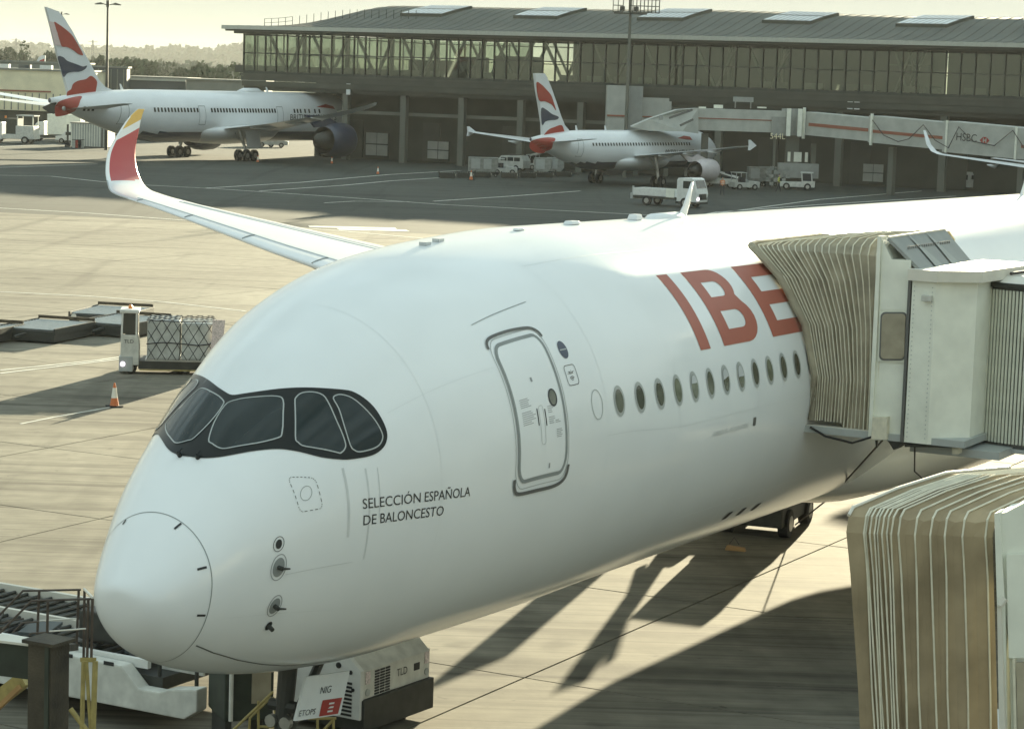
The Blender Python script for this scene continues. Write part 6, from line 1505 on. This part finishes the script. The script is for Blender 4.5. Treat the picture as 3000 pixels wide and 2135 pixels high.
m = MB(); m.tube([(.30, .45, 2.23), (.30, .45, 2.29), (.30, .45, 2.36)], [.07, .08, .04], 12); m.build('beacon', 'beacon', tr)
m = MB(); m.tube([(.08, -.06, .36), (.08, -.035, .36)], .075, 14); m.build('headlamp', 'lamp_glass', tr)
text('lettering', 'TLD', .13, lambda x, y: (.12+x, -.008, 1.08+y), 'ink', tr, width=.32)
m = MB(); m.box((3.4, .95, .32), (5.6, 1.7, .28)); m.build('chassis', 'dark_metal', tr, bevel=.02)
m = MB(); m.box((3.4, .08, .16), (5.5, .03, .04)); m.build('side_bar', 'yellow_paint', tr)
for x in (.35, 2.2, 4.2, 5.8): wheel1(tr, (x, .35, .20), .20, .2); wheel1(tr, (x, 1.7, .20), .20, .2)
m = MB(); m.prism([(3.05, .52), (3.42, .52), (3.55, 1.95), (3.12, 1.95)], -.05, .0); m.build('reflector_board', 'reflector', tr)
pal = thing('cargo_pallet', 'white wrapped cargo under a dark net riding on the cargo transporter', 'cargo', (T0[0]+.85*math.cos(R(6)), T0[1]+.85*math.sin(R(6)), .46), R(6))
m = MB(); m.box((1.2, 1.0, .03), (2.44, 1.9, .06)); m.build('pallet', 'steel', pal)
bmw = bmesh.new(); bmesh.ops.create_grid(bmw, x_segments=2, y_segments=2, size=1); bmw.free()
m = MB(); m.box((.6, .95, .74), (1.12, 1.7, 1.38)); m.box((1.78, .95, .70), (1.14, 1.74, 1.30)); m.build('cargo_block', 'cargo_wrap', pal, bevel=.09)
m = MB(); W_, H_ = 2.36, 1.42
def face_pt(u, v):  # front then top
    z = v; sag = .02*math.sin(9*u); return (u, .075-.0+sag*.3, z) if v < H_ else (u, .09+(v-H_), H_+.02)
for k in range(-7, 14):
    for sgn in (1, -1):
        pts = []
        for j in range(0, 25):
            v = .06+j*.125; u = (k*.36)+sgn*v*.62
            if 0.02 < u < W_: pts.append(face_pt(u, v))
        if len(pts) > 1: m.tube(pts, .011, 4, caps=False)
m.tube([(0.02, .05, .60), (.6, .03, .66), (1.2, .04, .63), (1.8, .03, .58), (2.34, .05, .66)], .02, 5); m.tube([(.02, .06, H_+.0), (1.2, .05, H_-.03), (2.34, .06, H_)], .018, 5)
m.build('cargo_net', 'dark_cloth', pal)
# low dollies
def make_dolly(label, L_, W_, hh=.62, group='low cargo dollies'):
    t = thing('cargo_dolly', label, 'dolly', (0, 0, 0), 0, group)
    m = MB(); m.box((0, 0, hh-.26), (L_, W_, .40)); m.box((0, -W_/2, hh-.06), (L_, .08, .24)); m.box((0, W_/2, hh-.06), (L_, .08, .24)); m.build('frame', 'dark_metal', t, bevel=.01)
    m = MB(); n_ = int(L_/.24)
    for k in range(n_): m.tube([(-L_/2+.15+k*.24, -W_/2+.08, hh+.0), (-L_/2+.15+k*.24, W_/2-.08, hh+.0)], .04, 6)
    m.build('rollers', 'steel', t, kind='stuff')
    m = MB(); m.box((-L_/2-.0, 0, hh+.12), (.08, W_, .12)); m.build('end_stop', 'rust_steel', t)
    for x in (-L_*.36, L_*.36):
        for y in (-W_*.4, W_*.4): wheel1(t, (x, y, .2), .2, .14, n=12)
    m = MB(); m.bar((L_/2, 0, .35), (L_/2+.9, 0, .3), .07); m.build('drawbar', 'dark_metal', t)
    m = MB(); m.tube([(L_/2+.005, -W_/2+.2, hh-.12), (L_/2+.03, -W_/2+.2, hh-.12)], .11, 12); m.build('reflector', 'cone_band', t)
    return t
dl = make_dolly('long low roller dolly at the left edge, nearest of the line', 3.4, 2.4, .52)
c_ = gp(100, 1000); w_ = gp(0, 980); u_ = gp(250, 966)
def dolly_at(px, py): p = gp(px, py+16); return (p[0]-.17, p[1]+3.2, 0)
dl.location = dolly_at(100, 1002); dl.rotation_euler = (0, 0, R(74+180))
dup(dl, dolly_at(336, 985), R(72+180), 'long low roller dolly just left of the transporter cab, half behind the first')
dup(dl, dolly_at(300, 955), R(80+180), 'low roller dolly mostly hidden behind the transporter cab')
dup(dl, dolly_at(-120, 1012), R(76+180), 'low roller dolly cut off by the left picture edge')
fd = None
for i, (px, py, lab) in enumerate([(1310, 522, 'leftmost of the low dark dollies in the far row'), (1362, 521, 'second low dark dolly in the far row, behind the small cone'), (1415, 520, 'third low dark dolly in the far row'), (1492, 522, 'low dark dolly right of the gap in the far row'), (1545, 521, 'fifth low dark dolly in the far row'), (1598, 520, 'sixth low dark dolly in the far row'), (1650, 518, 'rightmost low dark dolly in the far row, before the belly')]):
    p = gp(px, py)
    if fd is None: fd = make_dolly(lab, 1.7, 1.5, .5, 'row of low dark dollies by the smaller airliner'); fd.location = (p[0], p[1], 0)
    else: dup(fd, (p[0], p[1], 0), R(random.uniform(-6, 6)), lab)

# ------------------------------------------------------------------ vehicles farther off
def car(name, label, cat, px, py, rz, L_, W_, prof, wins=(), front=(), r_=.34, wx=None, paint='white_paint', group=None, extras=None):
    """prof: side outline (x, z); wins: side windows (x0, x1, z0, z1) shown both sides; front: panes across (x0, z0, x1, z1)"""
    p = gp(px, py); t = thing(name, label, cat, (p[0], p[1], 0), rz, group)
    m = MB(); m.prism(prof, -W_/2, W_/2); m.build('body', paint, t, bevel=.04)
    for x0, x1, z0, z1 in wins: m = MB(); m.box(((x0+x1)/2, 0, (z0+z1)/2), (x1-x0, W_+.03, z1-z0)); m.build('window', 'veh_glass', t)
    for x0, z0, x1, z1 in front:
        nx_, nz_ = (z1-z0), -(x1-x0); l_ = math.hypot(nx_, nz_); ox, oz = nx_/l_*.02, nz_/l_*.02; w = W_/2-.14
        if abs(x0) < L_/2 and (x0+x1)/2 < 0: ox, oz = -abs(ox), abs(oz)
        else: ox = abs(ox); oz = abs(oz)
        m = MB(); m.quad((x0+ox, -w, z0+oz), (x0+ox, w, z0+oz), (x1+ox, w, z1+oz), (x1+ox, -w, z1+oz)); m.build('windscreen', 'veh_glass', t)
    for x in (wx or (-L_*.3, L_*.3)):
        for y in (-W_/2+.06, W_/2-.06): wheel1(t, (x, y, r_), r_, .24)
    return t
# white dropside truck, heading right and towards us
t = car('flatbed_truck', 'white dropside truck driving in front of the smaller airliner', 'truck', 1962, 604, R(-32), 6.3, 2.1, [(-3.1, .62), (1.2, .62), (1.2, .80), (-3.1, .80)], wx=(-1.7, 2.0), r_=.42, paint='dark_metal')
m = MB(); m.prism([(1.15, .45), (3.1, .45), (3.15, 1.2), (3.0, 1.75), (2.75, 2.45), (2.5, 2.55), (1.25, 2.5), (1.15, 2.3)], -1.02, 1.02); cb = m.build('cab', 'white_paint', t, bevel=.07)
m = MB(); m.box((2.15, 0, 1.95), (.75, 2.08, .62)); m.build('side_window', 'veh_glass', cb); m = MB(); m.quad((3.04, -.86, 1.68), (3.04, .86, 1.68), (2.82, .82, 2.34), (2.82, -.82, 2.34)); m.build('windscreen', 'veh_glass', cb)
m = MB(); m.box((3.13, 0, .95), (.06, 1.3, .5)); m.build('grille', 'dark_metal', cb); 
for y in (-.8, .8): m = MB(); m.box((3.14, y, .78), (.06, .3, .22)); m.build('headlamp', 'lamp_glass' if y < 0 else 'steel', t)
m = MB(); m.box((-1.05, -.98, 1.15), (4.1, .05, .62)); m.box((-1.05, .98, 1.15), (4.1, .05, .62)); m.box((-3.08, 0, 1.15), (.05, 1.95, .62)); m.box((-1.0, 0, .86), (4.1, 1.95, .06)); m.build('dropside', 'white_paint', t)
m = MB(); m.box((.55, -1.0, 1.1), (.8, .08, .9)); m.build('side_locker', 'bridge_white', t); m = MB(); m.box((-3.25, 0, .75), (.3, 1.8, .5)); m.box((-3.2, -.8, 1.3), (.1, .2, .6)); m.build('tail_lift', 'frame_grey', t)
m = MB(); m.box((2.1, 0, .42), (2, 2.14, .2)); m.build('bumper', 'dark_metal', t)
VAN = [(-2.4, .35), (2.35, .35), (2.42, .9), (1.75, 1.12), (1.15, 1.95), (-2.3, 2.02), (-2.42, 1.7)]
t = car('van', 'white van parked beneath the sloping bridge at right', 'van', 2818, 556, R(118), 4.8, 1.9, VAN, paint='service_white', wins=[(-2.1, -.9, 1.15, 1.7), (-.75, .3, 1.15, 1.7), (.45, 1.1, 1.15, 1.65)], front=[(1.72, 1.15, 1.2, 1.88)])
m = MB(); m.box((-2.43, 0, 1.45), (.03, 1.4, .45)); m.build('rear_window', 'veh_glass', t)
SUV = [(-2.2, .35), (2.2, .35), (2.25, .85), (1.2, 1.05), (.65, 1.7), (-1.9, 1.75), (-2.25, 1.2)]
t = car('estate_car', 'white four-door service car among the carts left of the smaller airliner', 'car', 1492, 500, R(152), 4.4, 1.8, SUV, paint='service_white', wins=[(-1.8, -1.05, 1.12, 1.55), (-.95, -.2, 1.12, 1.55), (-.1, .65, 1.12, 1.5)], front=[(1.15, 1.08, .72, 1.62)])
m = MB(); m.box((-.5, 0, 1.80), (1.2, 1.3, .1)); m.build('roof_bar', 'dark_metal', t)
for i, (px, py, rz, lab) in enumerate([(796, 432, 4, 'row-end white service car seen beneath the large airliner'), (765, 431, 8, 'white service car glimpsed between the wheels and engine'), (1418, 478, 20, 'white service car behind the grey container carts')]):
    dup(t, gp(px, py)*[1, 1, 0], R(rz), lab, 'service cars on the apron')
t['group'] = 'service cars on the apron'
tt = car('baggage_tractor', 'small open tractor in front of the grey container carts', 'tractor', 1475, 512, R(10), 2.8, 1.4, [(-1.4, .25), (1.4, .25), (1.4, .85), (.2, .9), (.1, .7), (-1.4, .75)], r_=.3, paint='service_white', group='small tractors on the far apron')
m = MB(); m.box((-.3, 0, 1.0), (.5, .7, .5)); m.build('seat', 'dark_cloth', tt)
for x in (-.1, -1.2):
    for y in (-.6, .6): m = MB(); m.bar((x, y, .75), (x, y, 1.7), .06); m.build('canopy_post', 'frame_grey', tt)
m = MB(); m.box((-.65, 0, 1.73), (1.3, 1.35, .06)); m.build('canopy_roof', 'service_white', tt)
dup(tt, gp(1545, 497)*[1, 1, 0], R(160), 'small open tractor under the tail of the smaller airliner'); dup(tt, gp(2180, 556)*[1, 1, 0], R(20), 'small open tractor between the two people in vests')
# tow tractor and carts under the bridge
t = car('tow_tractor', 'low white and dark tow tractor standing under the bridge numbered 544L', 'tractor', 2335, 556, R(-8), 3.6, 1.7, [(-1.8, .3), (1.8, .3), (1.8, .9), (.6, .95), (.4, .8), (-1.8, .75)], r_=.36, paint='dirty_white')
m = MB(); 
for x in (.5, 1.5):
    for y in (-.75, .75): m.bar((x, y, .9), (x-.1, y, 1.75), .08)
m.box((.95, 0, 1.8), (1.3, 1.65, .08)); m.build('canopy_frame', 'white_paint', t); m = MB(); m.box((1.0, 0, 1.3), (.9, 1.5, .7)); m.build('cab_interior', 'dark_cloth', t)
def container(label, px, py, rz, w=1.9, hh=1.5, material='container_grey', group='baggage containers on dollies'):
    p = gp(px, py); t = thing('baggage_container', label, 'container', (p[0], p[1], 0), R(rz), group)
    m = MB(); m.prism([(-w/2, .5), (w/2-.35, .5), (w/2, .95), (w/2, .5+hh), (-w/2, .5+hh)], -.75, .75); m.build('shell', material, t, bevel=.03)
    m = MB(); m.box((-.25, -.765, .5+hh*.55), (w*.5, .03, hh*.7)); m.build('door_panel', 'frame_grey', t)
    m = MB(); m.box((0, 0, .4), (w+.2, 1.6, .14)); m.build('dolly_frame', 'dark_metal', t)
    for x in (-.7, .7):
        for y in (-.6, .6): wheel1(t, (x, y, .19), .19, .12, n=10)
for args in [('grey container cart left of the service car', 1398, 516, 5), ('grey container cart just behind the first', 1432, 517, 2), ('pale container cart under the tail of the smaller airliner', 1590, 517, -4), ('grey container cart right beside it under the rear belly', 1626, 516, 0), ('white container left of the tow tractor', 2215, 545, 3), ('pale container with a light label, beside the tow tractor', 2250, 545, 0)]:
    container(*args)
for lab, px, py, hh in (('left of two small roll cages standing by the terminal columns', 1232, 452, 1.2), ('right of two small roll cages standing by the terminal columns', 1290, 454, 1.2)):
    container(lab, px, py, 2, 1.3, hh, 'container_grey', 'roll cages by the terminal columns')
for lab, px, py, rz in (('white belt loader behind the service car', 1396, 470, 12), ('belt loader raised towards the hold of the smaller airliner', 2105, 548, 160), ('white belt loader behind the low dollies near the belly', 1560, 492, 10)):
    p = gp(px, py); t = thing('belt_loader', lab, 'belt loader', (p[0], p[1], 0), R(rz), 'belt loaders')
    m = MB(); m.prism([(-2.2, .35), (1.6, .35), (1.6, .95), (-2.2, .85)], -.8, .8); m.build('chassis', 'dirty_white', t, bevel=.03)
    m = MB(); m.bar((-2.9, 0, .7), (2.9, 0, 2.2), .75, .16); m.build('conveyor', 'far_grey', t); m = MB(); m.bar((-2.9, -.42, .82), (2.9, -.42, 2.32), .05, .14); m.bar((-2.9, .42, .82), (2.9, .42, 2.32), .05, .14); m.build('side_rail', 'white_paint', t)
    m = MB(); m.box((-.9, -.55, 1.25), (.7, .6, .7)); m.build('seat_box', 'dark_cloth', t)
    for x in (-1.4, 1.0):
        for y in (-.7, .7): wheel1(t, (x, y, .32), .32, .2)
# left: high-lift truck, box truck, cabin
t = car('catering_truck', 'white high-cab lift truck at the far left edge under the wing', 'truck', 38, 420, R(172), 6.5, 2.4, [(-3.2, .6), (1.0, .6), (1.0, 1.2), (-3.2, 1.2)], r_=.48, paint='dirty_white', wx=(-2.0, 2.2))
m = MB(); m.prism([(1.1, .5), (3.1, .5), (3.2, 1.5), (2.8, 2.6), (1.1, 2.7)], -1.15, 1.15); cb = m.build('cab', 'white_paint', t, bevel=.07); m = MB(); m.box((2.3, 0, 2.0), (.8, 2.34, .7)); m.build('side_window', 'veh_glass', cb); m = MB(); m.quad((3.14, -.95, 1.65), (3.14, .95, 1.65), (2.86, .9, 2.5), (2.86, -.9, 2.5)); m.build('windscreen', 'veh_glass', cb)
m = MB(); m.box((-1.9, 0, 1.75), (2.4, 2.2, 1.1)); m.build('tank', 'dirty_white', t, bevel=.1); m = MB(); m.box((-.2, 0, 2.0), (1.6, 2.0, 2.4)); m.build('lift_tower', 'green_steel', t)
for x in (-3.0, -.95): m = MB(); m.bar((x, -1, 2.3), (x, -1, 3.6), .1); m.bar((x, 1, 2.3), (x, 1, 3.6), .1); m.build('lift_post', 'bridge_white', t)
m = MB(); m.box((-2, 0, 3.6), (2.4, 2.2, .14)); m.build('platform', 'frame_grey', t); m = MB(); m.tube([(.9, .3, 3.2), (.9, .3, 3.5)], .14, 8); m.build('beacon', 'beacon', t)
t = car('box_truck', 'white box truck with pale container body behind the tail of the large airliner', 'truck', 165, 416, R(176), 7.5, 2.4, [(-3.6, .6), (2.0, .6), (2.0, .9), (-3.6, .9)], r_=.48, paint='dark_metal', wx=(-2.4, 2.6))
m = MB(); m.box((-1.3, 0, 2.35), (4.5, 2.35, 2.7)); m.build('container_body', 'bridge_white', t, bevel=.03)
m = MB(); m.prism([(1.4, .5), (3.5, .5), (3.6, 1.4), (3.2, 1.6), (2.3, 2.6), (1.4, 2.7)], -1.1, 1.1); cb = m.build('cab', 'white_paint', t, bevel=.08); m = MB(); m.box((2.35, 0, 1.85), (.7, 2.24, .6)); m.build('side_window', 'veh_glass', cb)
m = MB(); m.box((.2, -1.3, .75), (5.2, .3, .5)); m.build('side_skirt', 'dirty_white', t)
t = car('pickup_truck', 'white low pickup in front of the box truck', 'truck', 215, 421, R(178), 4.6, 1.8, [(-2.2, .4), (2.2, .4), (2.2, .95), (1.4, 1.05), (.9, 1.6), (-.3, 1.65), (-.4, 1.0), (-2.2, 1.0)], wins=[(-.2, .85, 1.1, 1.5)])
p = gp(262, 433); t = thing('portable_cabin', 'pale ribbed portable cabin under the rear belly of the large airliner', 'cabin', (p[0], p[1]+2.5, 0), R(-6))
m = MB(); m.box((0, 0, 1.55), (4.6, 4, 2.9)); m.build('wall', 'far_bridge', t)
for k in range(14): m = MB(); m.box((-2.2+k*.33, -2.02, 1.55), (.08, .05, 2.8)); m.build('wall_rib', 'bridge_white', t)
m = MB(); m.box((1.75, -2.06, 1.3), (.14, .06, 2.6)); m.build('door_edge', 'ink', t); m = MB(); m.box((0, 0, 3.05), (4.8, 4.2, .1)); m.build('roof', 'far_concrete', t)
for i, (px, mt) in enumerate(((216, 'far_bridge'), (224, 'sign_red'), (233, 'ink'), (242, 'far_bridge'))): m = MB(); q = gp(px, 434); t2 = thing('waste_bin', ['pale small bin left in the row by the cabin', 'red small bin in the row by the cabin', 'dark small bin in the row by the cabin', 'pale small bin nearest the cabin door'][i], 'bin', (q[0], q[1], 0), 0, 'bins by the cabin'); m.box((0, 0, .5), (.32, .4, 1.0)); m.build('bin_body', mt, t2, bevel=.03); m = MB(); m.box((0, 0, 1.03), (.36, .44, .06)); m.build('lid', 'dark_metal', t2)
p = gp(198, 430); t = thing('bollard_post', 'dark upright post with stacked base beside the cabin', 'post', (p[0], p[1], 0)); m = MB(); m.box((0, 0, 1.4), (.22, .22, 2.8)); m.build('shaft', 'dark_metal', t); m = MB(); m.box((0, 0, .25), (.6, .6, .5)); m.build('base', 'ink', t)
# equipment seen below the big belly
p = gp(2265, 1580); t = thing('baggage_tractor', 'dark baggage tractor half hidden under the belly near the orange block', 'tractor', (p[0], p[1]+1.5, 0), R(70))
m = MB(); m.prism([(-1.6, .3), (1.5, .3), (1.5, 1.0), (.3, 1.05), (-.1, 1.7), (-1.2, 1.7), (-1.6, 1.0)], -.75, .75); m.build('body', 'dark_metal', t, bevel=.05); m = MB(); m.quad((.32, -.6, 1.1), (.32, .6, 1.1), (-.05, .6, 1.62), (-.05, -.6, 1.62)); m.build('windscreen', 'veh_glass', t)
for x in (-1, 1):
    for y in (-.7, .7): wheel1(t, (x, y, .34), .34, .25)
p = gp(2155, 1612); t = thing('wheel_chock', 'long orange block lying on the concrete under the belly', 'chock', (p[0], p[1], 0), R(-18)); m = MB(); m.prism([(-.24, 0), (.24, 0), (.2, .08), (-.2, .11)], -.08, .08); m.build('block', 'orange_mat', t, bevel=.015); m = MB(); m.tube([(-.15, 0, .14), (-.05, .02, .3), (.08, 0, .14)], .012, 5); m.build('rope_handle', 'cable', t)

# ------------------------------------------------------------------ people
def person(label, px, py, vest, face_rz=0., stride=.16, arm=.12):
    p = gp(px, py); t = thing('person', label, 'person', (p[0], p[1], 0), face_rz)
    J = [(0, 0, .95), (0, 0, 1.15), (0, .01, 1.38), (0, .01, 1.50), (0, -.01, 1.62), (0, -.01, 1.73),
         (.10, 0, .90), (.11, -stride*.5, .50), (.12, -stride, .08), (.12, -stride-.14, .03), (-.10, 0, .90), (-.11, stride*.4, .50), (-.12, stride, .08), (-.12, stride-.14, .03),
         (.20, 0, 1.40), (.25, arm*.3, 1.14), (.24, -arm, .92), (.24, -arm-.06, .84), (-.20, 0, 1.40), (-.25, -arm*.3, 1.14), (-.24, arm*.6, .92), (-.24, arm*.6-.03, .84)]
    E = [(0, 1), (1, 2), (2, 3), (3, 4), (4, 5), (0, 6), (6, 7), (7, 8), (8, 9), (0, 10), (10, 11), (11, 12), (12, 13), (2, 14), (14, 15), (15, 16), (16, 17), (2, 18), (18, 19), (19, 20), (20, 21)]
    rad = [.15, .14, .16, .06, .095, .085, .10, .065, .05, .045, .10, .065, .05, .045, .075, .05, .04, .035, .075, .05, .04, .035]
    me = bpy.data.meshes.new('body'); me.from_pydata(J, E, []); o = bpy.data.objects.new('body_tmp', me); COL.objects.link(o)
    md = o.modifiers.new('s', 'SKIN'); 
    if not me.skin_vertices: me.attributes.new('skin', 'FLOAT', 'POINT')
    for i, r_ in enumerate(rad): me.skin_vertices[0].data[i].radius = (r_, r_*.85)
    me.skin_vertices[0].data[0].use_root = True
    sb = o.modifiers.new('b', 'SUBSURF'); sb.levels = 1; sb.render_levels = 1
    dg = bpy.context.evaluated_depsgraph_get(); m2 = bpy.data.meshes.new_from_object(o.evaluated_get(dg)); bpy.data.objects.remove(o)
    m2.name = 'body'; m2.materials.clear()
    for mm in ('dark_cloth', vest, 'skin'): m2.materials.append(MATS[mm])
    for pol in m2.polygons: z = pol.center.z; pol.material_index = 2 if z > 1.52 or (z < .9 and abs(pol.center.x) > .2) else (1 if .98 < z < 1.46 and abs(pol.center.x) < .24 else 0); pol.use_smooth = True
    b_ = bpy.data.objects.new('body', m2); COL.objects.link(b_); b_.parent = t
    h_ = MB(); h_.tube([(0, .005, 1.70), (0, .01, 1.76), (0, .01, 1.81)], [.10, .095, .03], 12); h_.build('hair', 'dark_cloth', t, smooth=True)
    m = MB(); m.box((.03, -.098, 1.665), (.016, .01, .01)); m.box((-.03, -.098, 1.665), (.016, .01, .01)); m.box((0, -.098, 1.60), (.04, .01, .008)); m.build('face_features', 'ink', t)
    m = MB(); m.box((0, -.155, 1.12), (.26, .02, .05)); m.box((0, -.155, 1.28), (.26, .02, .05)); m.build('vest_band', 'cone_band', t)
    return t
if True:
    person('person in an orange vest and dark trousers standing right of the dropside truck', 2115, 573, 'orange_vest', R(10))
    person('person in a yellow vest walking beside the tow tractor', 2281, 562, 'hi_vis', R(-80), .28, .2)
    person('person in a pale vest standing right of the white van', 2864, 551, 'orange_vest', R(60))

# ------------------------------------------------------------------ haze
hz_v = [(x, y, z) for z in (-1.3, 66) for x, y in ((-3600, -450), (3600, -450), (3600, 5300), (-3600, 5300))]
hzo = raw('haze', hz_v, [(3, 2, 1, 0), (4, 5, 6, 7), (0, 1, 5, 4), (1, 2, 6, 5), (2, 3, 7, 6), (3, 0, 4, 7)], 'ink', kind='stuff')
hm = bpy.data.materials.new('haze'); hm.use_nodes = True; hn = hm.node_tree.nodes; hn.clear()
ho = hn.new('ShaderNodeOutputMaterial'); pv = hn.new('ShaderNodeVolumePrincipled'); pv.inputs['Color'].default_value = (.93, .95, .90, 1); pv.inputs['Density'].default_value = .00008; pv.inputs['Anisotropy'].default_value = .1
hm.node_tree.links.new(pv.outputs[0], ho.inputs['Volume']); hzo.data.materials.clear(); hzo.data.materials.append(hm)
hzo['label'] = 'pale even haze in the air over the whole airfield'
